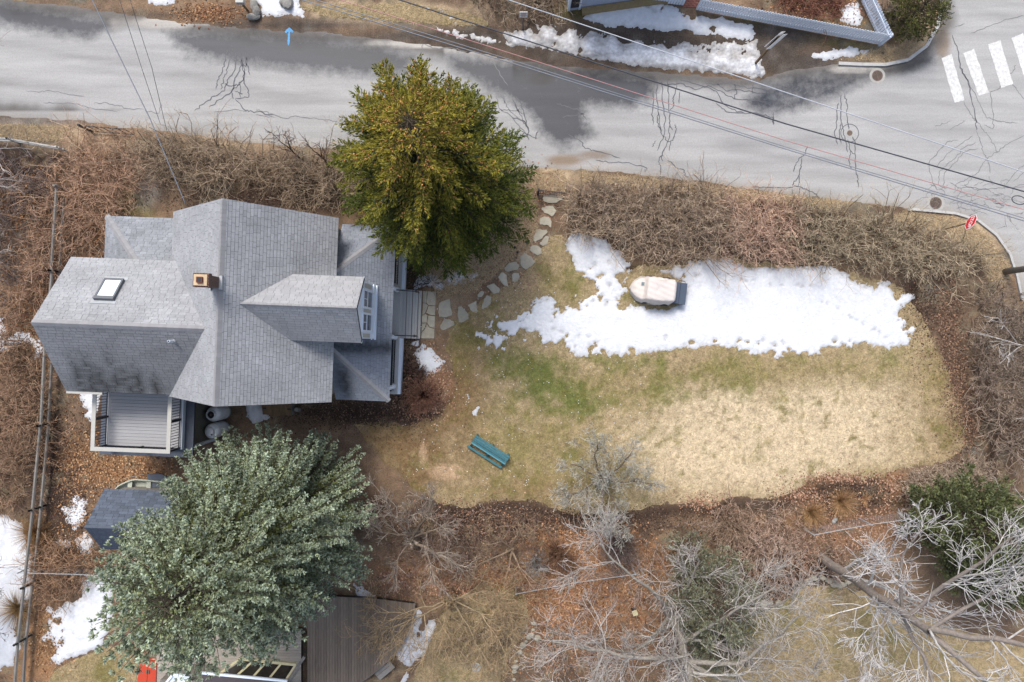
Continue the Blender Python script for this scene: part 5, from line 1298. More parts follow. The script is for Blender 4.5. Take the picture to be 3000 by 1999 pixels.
# neighbour's house corner at the top edge
c0 = P(1663, 33); t = thing('neighbour_house', 'corner of a blue-white house with dark window at the top edge', 'house', (c0.x, c0.y, 0), R(8))
b = Buf(); b.box(0,0,0,6,6,5); b.build('wall', mat_simple('blue_white_clapboard', S(196,208,232), .7, .06, 3), t)
b = Buf(); b.box(-.02,-.02,0,.1,.1,5); b.build('corner_board', M_WHITE, t)
b = Buf(); b.box(.12,-.03,.3,.55,-.005,4.6); b.build('shutter', mat_simple('dark_shutter', S(62,60,66), .7, .2, 5), t)
b = Buf(); b.box(.55,-.03,0,.66,-.003,5); b.build('corner_board', M_WHITE, t)
b = Buf(); b.box(.7,-.35,0,5.5,-.03,.22); b.build('timber_step', mat_simple('tan_timber', S(168,146,106), .85, .2, 4), t)

# split rail fence along the left boundary
def rail_fence(label, pts, h, rails, name='rail_fence', mat=None, step=2.4, pr=.06, rr=.045):
    O = P(*pts[0]); t = thing(name, label, 'fence', O)
    for (a, c_) in zip(pts[:-1], pts[1:]):
        A, B = P(*a)-O, P(*c_)-O; d = B-A; L = d.length; d.normalize(); n = max(1, int(L/step))
        for i in range(n+1):
            p = A + d*(L*i/n); b = Buf(); b.ring([(p.x,p.y,0),(p.x,p.y,h+.1)], pr, 7); b.build('post', mat or M_GREYWOOD, t)
        for i in range(n):
            for z in rails:
                p, q = A+d*(L*i/n-.1), A+d*(L*(i+1)/n+.1); b = Buf(); b.ring([p+Vector((0,0,z+random.uniform(-.04,.04))), q+Vector((0,0,z+random.uniform(-.04,.04)))], rr, 6); b.build('rail', mat or M_GREYWOOD, t)
rail_fence('silvered split rail fence along the left boundary', [(205,560),(190,800),(172,1000),(158,1240),(135,1480),(112,1700),(92,1860),(80,2050)], 1.15, (.4,1.0), rr=.075)
rail_fence('pale double rail fence at the left edge below the street', [(-30,418),(60,422),(200,446)], .9, (.45,.8), 'rail_fence', M_RAIL, 3.0, .05, .05)
# wire fences with grey posts
def wire_fence(label, pts, h=1.2):
    O = P(*pts[0]); t = thing('wire_fence', label, 'fence', O); q = [P(*p)-O for p in pts]
    for v in q:
        b = Buf(); b.ring([(v.x,v.y,0),(v.x,v.y,h+.08)], .03, 7); b.build('post', M_GALV, t)
    for a, c_ in zip(q[:-1], q[1:]):
        b = Buf(); b.ring([a+Vector((0,0,h)), c_+Vector((0,0,h))], .018, 6); b.build('top_rail', M_GALV, t)
        L = (c_-a).length; n = int(L/.12); d = (c_-a).normalized(); b = Buf()
        for i in range(1, n):
            p = a+d*(L*i/n)
            for s in (-1, 1):
                e = p + d*s*.5*h
                f = 1.0
                b.bar(p+Vector((0,0,.05)), p+d*s*min(.5*h, max(.01, (L*i/n if s < 0 else L-L*i/n)))+Vector((0,0,.05+(h-.08)*min(1, max(.01,(L*i/n if s < 0 else L-L*i/n))/(.5*h)))), .004, .004)
        o = b.build('wire_mesh', M_GALV, t); o['kind'] = 'stuff'
wire_fence('grey wire fence between the orange leaves and the bare tree', [(1511,1716),(1680,1684),(1850,1660)])
wire_fence('grey wire fence behind the ornamental grasses', [(2354,1549),(2516,1519),(2670,1498)])
wire_fence('wire fence behind the shed', [(95,1660),(250,1664),(330,1668)], 1.0)

# ------------------------------------------------------------------ neighbour's decks and pergola at the bottom edge
dk2 = thing('deck', 'dark weathered wooden deck with a curved outer edge', 'deck', (P(900,1880).x, P(900,1880).y, 0))
O = P(900,1880); zdk = .45
edge = [(1215,1770),(1208,1815),(1196,1850),(1180,1885),(1155,1918),(1118,1955),(1080,1985),(1040,2010),(990,2040)]
poly = [tuple((P(x,y,zdk)-O))[:2] for x, y in [(900,1745),(1100,1755)]+edge+[(900,2060)]]
x0 = min(p[0] for p in poly); x1 = max(p[0] for p in poly)
def slice_poly(poly, a, b_): return clip_poly(list(poly), (a, -50, b_, 50))
ang = R(2)
xx = x0
while xx < x1-.03:
    q = slice_poly(poly, xx+.006, xx+.134)
    if len(q) >= 3 and area(q) > .01:
        b = Buf(); b.prism(q, zdk-.035, zdk+random.uniform(-.003,.003)); b.build('deck_board', M_DARKDECK, dk2)
    xx += .14
b = Buf(); b.prism([(p[0]*.985, p[1]*.985) for p in poly], .1, zdk-.04); b.build('framing', M_BLACK, dk2)
for k in range(len(edge)-1):
    a, c_ = P(*edge[k], zdk)-O, P(*edge[k+1], zdk)-O; a.z = c_.z = .3
    b = Buf(); b.bar(a, c_, .05, .26); b.build('curved_fascia', M_GREYWOOD, dk2)
s0 = P(1125,1962,.2); t = thing('deck_step', 'grey wooden step at the curved edge of the dark deck', 'step', (s0.x, s0.y, 0), R(40))
b = Buf(); b.box(-.5,-.28,.2,.5,-.04,.24); b.build('tread', M_GREYWOOD, t); b = Buf(); b.box(-.5,-.02,.2,.5,.16,.24); b.build('tread', M_GREYWOOD, t); b = Buf(); b.box(-.46,-.24,0,.46,.14,.198); b.build('riser', M_DARKDECK, t)
ld = thing('deck', 'pale grey wooden deck half hidden by the blue spruce', 'deck', (P(640,1920).x, P(640,1920).y, 0))
O = P(640,1920); M_PALED = mat_simple('pale_deck', S(176,168,158), .85, .15, 3, stretch=(1,6,1), objrand=.1)
for i in range(24):
    y = -i*.145 + 1.5; b = Buf(); b.box(-2.9,y-.137,.5,4.4,y,.54); b.build('deck_board', M_PALED, ld)
b = Buf(); b.box(-2.85,-2.0,.1,4.35,1.48,.495); b.build('framing', M_BLACK, ld)
# pergola
pg = thing('pergola', 'cream timber pergola frame over dark glass at the bottom edge', 'pergola', (P(750,1990).x, P(750,1990).y, 0))
O = P(750,1990); zp = 2.2
def W(px, py, z): v = P(px, py, z) - O; v.z = z; return v
b = Buf(); b.bar(W(706,1930,zp), W(868,1947,zp), .12, .16); b.build('beam', M_CREAM, pg)
for (a, c_) in (((706,1928),(622,1990)),((745,1934),(680,1992)),((782,1938),(728,1998)),((826,1942),(776,2004)),((866,1948),(826,2010))):
    b = Buf(); b.bar(W(*a,zp-.02), W(*c_,zp+.25), .09, .14); b.build('rafter', M_CREAM, pg)
b = Buf(); b.bar(W(892,1925,zp-.9), W(842,1998,zp-.6), .14, .1); b.build('side_beam', M_GREYWOOD, pg)
b = Buf(); b.prism([tuple(W(*q,1.0))[:2] for q in ((628,1990),(712,1936),(862,1952),(826,2010),(700,2010))], .9, .98); b.build('glazing', mat_simple('murky_glass', S(66,62,56), .25, .5, 2, spec=.5), pg)
nh = thing('neighbour_house', 'neighbours dark roof edge with white gutter below the pergola', 'house', (P(730,2010).x, P(730,2010).y, 0))
O = P(730,2010)
b = Buf(); b.prism([tuple(W(*q,2.9))[:2] for q in ((592,1976),(838,1999),(838,2140),(592,2140))], 2.6, 2.9); b.build('roof', mat_simple('dark_roof', S(88,80,84), .85, .15, 5), nh)
b = Buf(); b.bar(W(590,1972,2.92), W(842,1996,2.92), .09, .1); b.build('gutter', M_WHITE, nh)
b = Buf(); b.prism([tuple(W(*q,2.2))[:2] for q in ((470,1992),(590,1996),(590,2120),(440,2120))], 0, 2.2); b.build('wing', M_WALL, nh)
b = Buf(); b.bar(W(505,1978,2.3), W(560,1982,2.3), .1, .08); b.bar(W(560,1982,2.3), W(545,2010,2.3), .1, .08); b.bar(W(505,1978,2.3), W(480,2010,2.3), .1, .08); b.build('skylight_frame', M_WHITE, nh)
b = Buf(); b.prism([tuple(W(*q,2.24))[:2] for q in ((507,1981),(556,1985),(544,2008),(486,2008))], 2.201, 2.26); b.build('skylight_pane', M_SKYGLASS, nh)
# red cellar doors
rd_ = thing('cellar_doors', 'red painted double cellar doors at the bottom left edge', 'door', (P(428,1975).x, P(428,1975).y, 0)); O = P(428,1975)
for q in (((410,1946),(434,1942),(428,2020),(398,2020)),((435,1942),(458,1944),(456,2020),(429,2020))):
    b = Buf(); b.prism([tuple(W(*p,.6))[:2] for p in q], .05, .6); d_ = b.build('door_leaf', M_REDDOOR, rd_)
for px in (430, 436):
    b = Buf(); v = W(px,1969,.62); b.box(v.x-.03,v.y-.08,.601,v.x+.03,v.y+.08,.65); b.build('handle', M_IRON, rd_)

# stone edging of the neighbour's beds
edg = [(2235,1768,26),(2255,1765,18),(2280,1768,24),(2325,1735,14),(2340,1725,16),(2352,1715,14),(2368,1703,26),(2382,1694,22),(2408,1692,18),(2428,1700,22),(2443,1702,20),(2440,1713,20),(2458,1713,28),(2472,1712,14),(2482,1705,18),(2494,1702,14)]
ed = thing('stone_edging', 'curved edging of pale flat stones above the lower right lawn', 'stone edging', P(2380,1710))
for k, (px, py, s) in enumerate(edg):
    rr = random.Random(k); w = s*.0175*.55; b = Buf(); n = 6; a0 = rr.random()*6
    q = [((.75+.35*rr.random())*w*math.cos(a0+i*2*math.pi/n), (.6+.3*rr.random())*w*math.sin(a0+i*2*math.pi/n)) for i in range(n)]
    b.prism(q, 0, .1+.08*rr.random()); o = b.build('edging_stone', M_STONE, ed, bevel=.02); o.location = P(px, py) - ed.location
bd = thing('stone_border', 'row of small rounded stones bordering the brown lawn near the dark deck', 'stone edging', P(1530,1900))
for k, (px, py) in enumerate([(1506,1992),(1507,1968),(1509,1955),(1512,1938),(1524,1912),(1532,1890),(1541,1880),(1548,1868),(1556,1862),(1562,1846),(1564,1828),(1575,1870)]):
    blob('border_stone', None, None, P(px, py, .04) - bd.location, .09+.04*(k%3), M_STONE, 60+k, (1.1,.9,.6), None, .1, bd)
for k, (px, py) in enumerate([(2447,1523),(2443,1529)]):
    blob('garden_stone', ('white stone between the two ornamental grasses', 'grey stone beside the white stone near the grasses')[k], 'stone', P(px, py, .05), .12, M_CONC, 80+k, (1,1,.6), None, .08)
c0 = P(1395, 1955); b = Buf(); disc(b, Vector(), .24, 0, .06, 20); o = b.build('round_slab', M_CONC, None, bevel=.015); o.location = c0; tag(o, 'round grey stone slab on the brown lawn by the deck', 'stone slab')
# a birdhouse-like lantern under the grey tree
c0 = P(1855, 1785); t = thing('lantern', 'small dark lantern with pale cap among the orange leaves', 'lantern', (c0.x, c0.y, 0), R(20))
b = Buf(); b.box(-.1,-.1,0,.1,.1,.5); b.build('body', M_BLACK, t); b = Buf(); b.box(-.13,-.13,.5,.13,.13,.55); b.build('cap', M_CREAM, t)
# small solar path lights along the stones
for k, (px, py) in enumerate([(1508,728),(1516,742),(1541,712),(1490,690)]):
    t = thing('path_light', ('tiny black stake light above the widest stepping stone','tiny black stake light nearest the small grey stepping stone','tiny black stake light nearest the gate end of the path','tiny black stake light set back towards the green spruce')[k], 'garden light', P(px, py), group='path lights')
    b = Buf(); b.ring([(0,0,0),(0,0,.3)], .012, 6); b.build('stake', M_BLACK, t); b = Buf(); b.ring([(0,0,.3),(0,0,.36)], [.07,.05], 10); b.build('cap', M_BLACK, t)
# ------------------------------------------------------------------ conifers
def spindles(base, d, L, rad, cb, ct):
    """needle-clad twig ends: base, tip and a three-sided belly"""
    n = len(base); d = nrm(d)
    ref = np.where(np.abs(d[:,2:3]) > .9, np.array([1.,0,0]), np.array([0,0,1.]))
    a = nrm(np.cross(d, ref)); b_ = np.cross(d, a)
    V = np.empty((n,5,3)); V[:,0] = base; V[:,4] = base + d*L[:,None]; m = base + d*(L*.45)[:,None]
    for k in range(3):
        t = 2*np.pi*k/3; V[:,1+k] = m + (a*math.cos(t) + b_*math.sin(t))*rad[:,None]
    Fi = (np.arange(n)[:,None,None]*5 + np.array([[0,2,1],[0,3,2],[0,1,3],[1,2,4],[2,3,4],[3,1,4]])[None]).reshape(-1,3)
    C = np.empty((n,5,3)); C[:,0] = cb; C[:,1:4] = (cb*.45+ct*.55)[:,None,:]; C[:,4] = ct
    return V.reshape(-1,3), Fi, C.reshape(-1,3)

def shoots(base, d, L, rad, cb, ct, r):
    """leaf-sized needle sprays: one pointed quad each, rolled at random about its axis"""
    n = len(base); d = nrm(d)
    ref = np.where(np.abs(d[:,2:3]) > .9, np.array([1.,0,0]), np.array([0,0,1.]))
    a = nrm(np.cross(d, ref)); b_ = np.cross(d, a); t = r.normal(size=n)[:,None]*.9
    s = a*np.cos(t) + b_*np.sin(t); m = base + d*(L*.5)[:,None]
    V = np.empty((n,4,3)); V[:,0] = base; V[:,1] = m + s*rad[:,None]; V[:,2] = base + d*L[:,None]; V[:,3] = m - s*rad[:,None]
    C = np.empty((n,4,3)); C[:,0] = cb; C[:,1] = C[:,3] = cb*.4+ct*.6; C[:,2] = ct
    return V.reshape(-1,3), np.arange(n*4).reshape(-1,4), C.reshape(-1,3)

def conifer(name, label, px, py, h, prof, nb, colf, seed, rise=.15, droop=.35, z0=.6, sl=(.12,.2), sr=.028, dens=1.0, trunk_c=None, cones=0, dead=0, sec=.34, rtrunk=.22, grp=None, whorl=10, wid=1.0, jit=.6, tuft=0, var=.3, step=.085, sp=.065, inner=0, tipw=.14, lobe=0, clump=0):
    r = np.random.default_rng(seed); c0 = P(px, py); t = thing(name, label, 'tree', (c0.x, c0.y, 0), group=grp)
    bark = np.array(trunk_c or S(120,104,90))
    path_ = np.array([[[.12*math.sin(2.3*k+seed)*k/8, .1*math.cos(1.7*k+seed)*k/8, h*.97*k/8] for k in range(9)]]); rad = np.linspace(rtrunk, .03, 9)[None]
    V, q = tubes(path_, rad, 10); link(mesh_np('trunk', V, q, np.tile(bark, (len(V),1)), True), 'trunk', t, M_BARK)
    B, RR, SB, SD, SL, SR, CB, CT = [], [], [], [], [], [], [], []
    for i in range(nb):
        wh = max(1, nb//whorl); iw = i % wh; tt = ((iw+.5)/wh)**.85; z = z0 + tt*(h*.985-z0) + r.normal()*.06; az = (i//wh)*2*math.pi/whorl + iw*1.3 + r.normal()*.16
        Lb = np.interp(tt, prof[0], prof[1])*(1.1-var*1.4*r.random()**1.5)
        Lb *= 1 + lobe*(.6*math.sin(2*az+.45*z+seed) + .5*math.sin(5*az-.9*z) + .4*math.sin(9*az+1.7*z)); Lb = max(Lb, .2); out = np.array([math.cos(az), math.sin(az), 0]); side = np.array([-out[1], out[0], 0])
        K = 7; s = np.linspace(0, 1, K); up = rise + .6*max(0, tt-.75)*2
        p = np.stack([out[0]*Lb*s, out[1]*Lb*s, z + Lb*(up*s - droop*(1-tt*.6)*s*s + .12*s**4)], 1)
        p[:,:2] += side[:2]*(r.normal()*.06*Lb*s*s)[:,None]
        B.append(p); RR.append(np.linspace(.045*(.4+.6*(1-tt)), .008, K))
        m = int(max(6, Lb/step*dens)); ss = .18 + .82*np.sqrt(r.random(m)); ss[:2] = 1
        if clump: nc = max(2, int(Lb/clump)); ss = np.clip(np.round(ss*nc)/nc + .02*r.normal(size=m), .1, 1)
        f = ss*(K-1); k0 = np.minimum(f.astype(int), K-2); w = (f-k0)[:,None]; o = p[k0]*(1-w)+p[k0+1]*w; tan = nrm(p[k0+1]-p[k0])
        sg = np.where(r.random(m) < .5, -1, 1)[:,None]; sd = nrm(tan*(.75+.25*r.random((m,1))) + side[None]*sg*wid*(.5+.6*r.random((m,1))) + np.array([0,0,1])*(.12*r.normal(size=(m,1))+.05))
        sL = (sec*Lb*(1.08-ss) + tipw)*(.7+.6*r.random(m))
        # needle shoots along each side twig
        ns = np.maximum(2, (sL/sp).astype(int)); idx = np.repeat(np.arange(m), ns); n = len(idx)
        u = r.random(n)
        if tuft: nt = np.maximum(1, (sL[idx]/tuft).astype(int)); u = (np.floor(u*nt)+.95)/nt
        base = o[idx] + sd[idx]*(sL[idx]*u)[:,None] + np.array([0,0,-1])*(.25*sL[idx]*u*u)[:,None]
        dd = nrm(sd[idx] + jit*r.normal(size=(n,3)) + np.array([0,0,.12]))
        SB.append(base); SD.append(dd); SL.append(sl[0]+r.random(n)*(sl[1]-sl[0])); SR.append(sr*(.7+.6*r.random(n)))
        cb, ct = colf(r, n, tt, ss[idx]*.6+.4*u, base+np.array([c0.x,c0.y,0])); tone = (1+.12*r.normal())*(1+.2*r.normal(size=m))[idx][:,None]; CB.append(cb*tone); CT.append(ct*tone)
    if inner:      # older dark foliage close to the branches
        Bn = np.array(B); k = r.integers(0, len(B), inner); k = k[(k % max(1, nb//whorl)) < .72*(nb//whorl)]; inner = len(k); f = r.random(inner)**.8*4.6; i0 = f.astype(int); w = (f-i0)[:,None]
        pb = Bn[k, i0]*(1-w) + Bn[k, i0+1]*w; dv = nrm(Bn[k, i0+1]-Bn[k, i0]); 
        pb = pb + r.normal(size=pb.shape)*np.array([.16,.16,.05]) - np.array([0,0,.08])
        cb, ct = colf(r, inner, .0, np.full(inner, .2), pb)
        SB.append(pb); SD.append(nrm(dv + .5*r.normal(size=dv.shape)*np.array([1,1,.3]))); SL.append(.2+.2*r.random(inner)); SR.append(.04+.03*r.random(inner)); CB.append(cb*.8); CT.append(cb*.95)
    B = np.array(B); RR = np.array(RR); V, q = tubes(B, RR, 4)
    link(mesh_np('branches', V, q, np.tile(bark*.9, (len(V),1))), 'branches', t, M_BARK)
    V, Fi, C = shoots(np.concatenate(SB), np.concatenate(SD), np.concatenate(SL), np.concatenate(SR), np.concatenate(CB), np.concatenate(CT), r)
    o = link(mesh_np('crown', V, Fi, np.clip(C,.004,.8)), 'crown', t, M_NEEDLE)
    if cones:
        sb = np.concatenate(SB); zz = sb[:,2]/h; ok = np.where((zz > .55) & (np.linalg.norm(sb[:,:2], axis=1) > .25))[0]
        w = (zz[ok]-.5)**1.5; pick = r.choice(ok, cones, p=w/w.sum()); b0 = sb[pick] + np.array([0,0,.08])
        cc = np.tile(np.array(S(214,158,98))[None], (cones,1))*(1+.18*r.normal(size=(cones,1)))
        V, Fi, C = spindles(b0, r.normal(size=(cones,3))*.4+np.array([0,0,-1]), np.full(cones,.15), np.full(cones,.035), cc, cc)
        o = link(mesh_np('cones', V, Fi, np.clip(C,.01,.8)), 'cones', t, M_LEAF); o['kind'] = 'stuff'
    return t

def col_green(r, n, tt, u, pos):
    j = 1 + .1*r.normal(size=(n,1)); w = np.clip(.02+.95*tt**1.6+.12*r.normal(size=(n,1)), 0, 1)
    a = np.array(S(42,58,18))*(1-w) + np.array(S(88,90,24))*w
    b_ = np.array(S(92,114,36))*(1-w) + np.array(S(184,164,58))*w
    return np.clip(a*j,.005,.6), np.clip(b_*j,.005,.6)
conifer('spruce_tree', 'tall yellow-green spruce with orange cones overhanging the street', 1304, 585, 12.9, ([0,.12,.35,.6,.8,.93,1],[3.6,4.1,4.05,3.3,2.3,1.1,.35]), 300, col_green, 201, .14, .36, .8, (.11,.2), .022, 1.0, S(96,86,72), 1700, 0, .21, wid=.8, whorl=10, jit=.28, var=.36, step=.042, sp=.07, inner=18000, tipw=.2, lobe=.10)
def col_blue(r, n, tt, u, pos):
    j = 1 + .1*r.normal(size=(n,1)); w = np.clip(r.random((n,1))*.5 + .12 + .6*(u[:,None]-.5), 0, 1)
    a = np.array(S(96,102,44))*(1-w) + np.array(S(112,128,84))*w
    b_ = np.array(S(150,154,84))*(1-w) + np.array(S(208,226,214))*w
    return np.clip(a*j,.005,.6), np.clip(b_*j,.005,.7)
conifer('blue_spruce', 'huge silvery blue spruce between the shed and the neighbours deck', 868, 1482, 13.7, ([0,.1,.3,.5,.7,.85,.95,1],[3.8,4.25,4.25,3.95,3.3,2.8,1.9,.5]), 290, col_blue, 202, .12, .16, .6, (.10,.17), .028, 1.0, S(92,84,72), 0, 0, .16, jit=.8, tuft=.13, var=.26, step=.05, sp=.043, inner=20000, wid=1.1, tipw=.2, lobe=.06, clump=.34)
def col_dark(r, n, tt, u, pos):
    j = 1 + .22*r.normal(size=(n,1)); w = r.random((n,1))
    a = np.array(S(58,66,34)); b_ = np.array(S(112,116,62))*(1-w)+np.array(S(140,150,112))*w
    return np.clip(a*j,.004,.6), np.clip(b_*j,.004,.6)
conifer('pine_tree', 'dark green pine crowding the lower right edge', 2745, 1500, 5.5, ([0,.2,.5,.8,1],[2.4,2.6,2.3,1.4,.3]), 110, col_dark, 203, .3, .2, .3, (.14,.24), .03, 1.3, sp=.05)
conifer('pine_tree', 'dark pine behind the white bare crown at the right edge', 2850, 1600, 5.0, ([0,.2,.5,.8,1],[2.3,2.5,2.2,1.3,.3]), 100, col_dark, 204, .3, .2, .3, (.14,.24), .03, 1.3, sp=.05)
def col_sage(r, n, tt, u, pos):
    j = 1 + .2*r.normal(size=(n,1)); w = r.random((n,1))
    return np.clip(np.array(S(96,98,66))*j,.004,.6)*np.ones((n,3)), np.clip((np.array(S(140,138,104))*(1-w)+np.array(S(166,172,158))*w)*j,.004,.6)
conifer('young_pine', 'sage green young pine below the grey bare branches', 2050, 1690, 5.0, ([0,.2,.5,.8,1],[1.7,2.1,2.0,1.4,.4]), 80, col_sage, 205, .45, .15, .3, (.12,.24), .018, 1.2, sp=.05)
conifer('young_pine', 'narrow sage green pine above the young pine', 1990, 1590, 3.4, ([0,.2,.5,.8,1],[.9,1.1,1.0,.6,.2]), 46, col_sage, 206, .5, .1, .3, (.1,.2), .016, 1.2, sp=.05)
conifer('young_pine', 'low sage green pine at the edge of the lower right lawn', 2060, 1835, 3.6, ([0,.2,.5,.8,1],[1.4,1.6,1.5,.9,.3]), 60, col_sage, 207, .4, .15, .2, (.12,.24), .018, 1.2, sp=.05)
def col_round(r, n, tt, u, pos):
    j = 1 + .25*r.normal(size=(n,1)); w = r.random((n,1))
    return np.clip(np.array(S(52,62,28))*j,.004,.6)*np.ones((n,3)), np.clip((np.array(S(86,92,40))*(1-w)+np.array(S(128,124,62))*w)*j,.004,.6)
conifer('round_evergreen', 'rounded green evergreen inside the picket fence corner', 2640, 72, 2.6, ([0,.2,.5,.8,1],[1.1,1.35,1.3,.9,.3]), 90, col_round, 208, .45, .15, .1, (.07,.13), .02, 1.6, sp=.045)
# dead rusty tips in the blue spruce are leaf-coloured twigs of the tree itself

# ------------------------------------------------------------------ bare woody plants
def bare_tree(name, label, px, py, trunk, levels, cols, seed, r0, extra=None, cat='tree', mat=None, sides=(9,6,4,3,3,3), rmin=.0085):
    """trunk: list of stems, each a list of points (m, relative to the base)"""
    r = np.random.default_rng(seed); c0 = P(px, py); t = thing(name, label, cat, (c0.x, c0.y, 0))
    K = 9; st_, rd_ = [], []
    for stem, ra, rb in trunk:
        s = np.array(stem, float); d = np.r_[0, np.cumsum(np.linalg.norm(np.diff(s, axis=0), axis=1))]; u = np.linspace(0, d[-1], K)
        p = np.stack([np.interp(u, d, s[:,k]) for k in range(3)], 1)
        p[1:-1] += r.normal(size=(K-2,3))*.035*d[-1]/K*2
        st_.append(p); rd_.append(np.linspace(ra, rb, K))
    cur = (np.array(st_), np.array(rd_)); V, q, C = join_tubes([cur], [sides[0]], [cols[0]], r, .05)
    link(mesh_np('trunk', V, q, C, True), 'trunk', t, mat or M_BARK)
    sets = []; prev = cur
    for lv in levels:
        prev = grow(prev[0], prev[1], r=r, **lv); prev = (prev[0], np.maximum(prev[1], rmin)); sets.append(prev)
    cl = [cols[min(i+1, len(cols)-1)] for i in range(len(sets))]
    V, q, C = join_tubes(sets, sides[1:1+len(sets)], cl, r, .2)
    link(mesh_np('branches', V, q, C), 'branches', t, mat or M_BARK)
    return t
def lv(n, K, lenf, spread, up, wig, tmin=.25, rad=.6, tip=.35, minlen=.08): return dict(n=n, K=K, lenf=lenf, spread=spread, up=up, wig=wig, tmin=tmin, rad=rad, tip=tip, minlen=minlen)
SILVER, SILV2, GREYB = S(204,201,198), S(226,223,222), S(160,150,142)

# large white tree, lower right: upright trunk seen leaning away
bare_tree('bare_tree', 'large pale bare tree with leaning grey trunk at the lower right', 2405, 1632,
    [([(0,0,0),(.1,0,3),(.2,-.1,6.2),(.4,-.2,8.5)],.24,.15), ([(.4,-.2,8.2),(1.6,.2,10),(3.2,.4,12.2),(4.2,.5,13.5)],.13,.05), ([(.35,-.2,7.6),(1.6,-1.4,9.6),(3.0,-2.6,11.6),(4.2,-3.6,12.6)],.12,.05), ([(.3,-.1,7.2),(1.2,1.6,8.4),(1.8,3.0,9.6),(2.2,4.0,10.4)],.10,.04), ([(.3,-.1,6.6),(1.0,-2.0,7.2),(1.2,-3.6,7.6),(1.6,-4.8,8.0)],.09,.03), ([(.25,-.1,6.2),(-.6,-.9,6.6),(-1.2,-1.9,6.7),(-1.4,-2.9,6.6)],.05,.02), ([(.3,0,6.8),(-.2,1.6,7.4),(-.3,2.8,8.0),(0,3.8,8.6)],.07,.03),([(.4,-.2,8.4),(2.4,1.6,9.2),(4.0,2.6,9.8),(5.2,3.0,10.4)],.08,.03)],
    [lv(10,6,.42,.75,.06,.16,.25,.38,.4), lv(9,5,.6,.7,.06,.16,.2,.55,.45), lv(5,4,.6,.65,.05,.18,.2,.75,.6)], [GREYB, SILVER, SILV2, SILV2], 301, .2)
# the grey lichen tree at the bottom
bare_tree('bare_tree', 'spreading lichen-grey bare tree at the bottom centre', 1952, 1776,
    [([(0,0,0),(0,-.2,2),(0,-1.0,4.2),(-.3,-1.8,6)],.26,.16), ([(0,0,1.4),(-.5,.9,2.6),(-1.6,2.2,3.6),(-3.3,3.6,4.4),(-4.0,4.6,4.8)],.11,.03), ([(0,0,1.2),(.3,.9,2.4),(.3,2.2,3.2),(.6,3.6,4.0)],.09,.03), ([(0,.1,1.6),(1.3,.3,2.6),(2.6,.6,3.3),(3.9,1.6,4.2),(4.6,2.4,4.8)],.10,.03), ([(0,0,1.0),(-1.2,-.6,2.4),(-2.4,-.9,3.4),(-3.8,-.2,4.2)],.09,.03), ([(0,-.9,3.8),(-2.2,-.5,4.8),(-4.2,.2,5.6),(-6.2,.9,6.2)],.11,.04), ([(0,-1.0,4.0),(2.2,-.8,4.6),(3.4,.6,5.4),(4.2,2.0,6.2)],.12,.04), ([(-.2,-1.4,5.0),(-1.8,-1.9,5.6),(-4.2,-1.8,6.0),(-6.0,-1.4,6.4)],.09,.03), ([(0,-.6,3),(1.2,.8,4.2),(2.2,2.2,5.4),(3.2,3.2,6.2)],.09,.03), ([(0,-1.0,4.2),(1.8,-1.6,4.6),(3.4,-1.5,5.0),(5.0,-1.0,5.6)],.1,.03)],
    [lv(9,6,.4,.8,.07,.18,.25,.42,.4), lv(9,5,.6,.75,.06,.18,.2,.55,.45), lv(5,4,.6,.65,.05,.2,.2,.75,.6)], [S(160,154,144), S(184,180,174), S(206,201,196), S(200,192,184)], 302, .2)
# birch-like branches from a tree standing at the right edge
bare_tree('bare_tree', 'white-barked bare tree reaching in from the right edge', 3035, 1060,
    [([(0,0,0),(0,0,3),(.1,0,6),(.2,0,9)],.17,.07), ([(0,0,1.2),(-.8,1.0,2.4),(-1.9,2.1,3.4),(-3.0,3.6,4.2),(-3.4,4.6,4.6)],.06,.02), ([(0,0,1.0),(-1.2,.6,2.0),(-2.6,.8,2.8),(-4.2,.9,3.4)],.055,.02), ([(0,0,1.4),(-1.0,-1.2,2.6),(-2.2,-2.0,3.4),(-3.2,-2.6,4.0)],.05,.02), ([(0,0,1.8),(-1.0,-2.8,3.4),(-2.4,-3.8,4.2),(-3.6,-4.0,4.8)],.05,.02), ([(0,0,2.0),(-.8,-4.2,3.8),(-1.8,-5.6,4.6),(-2.9,-6.2,5.0)],.05,.02), ([(0,0,2.4),(-.5,1.6,4.0),(-.9,3.2,5.0),(-1.4,4.4,5.8)],.05,.02)],
    [lv(6,6,.4,.7,.04,.13,.25,.55,.4), lv(5,5,.5,.7,.04,.16,.2,.6,.45), lv(3,4,.5,.7,.03,.2,.2,.7,.5)], [GREYB, S(210,207,204), S(216,212,210), S(196,188,180)], 303, .2)
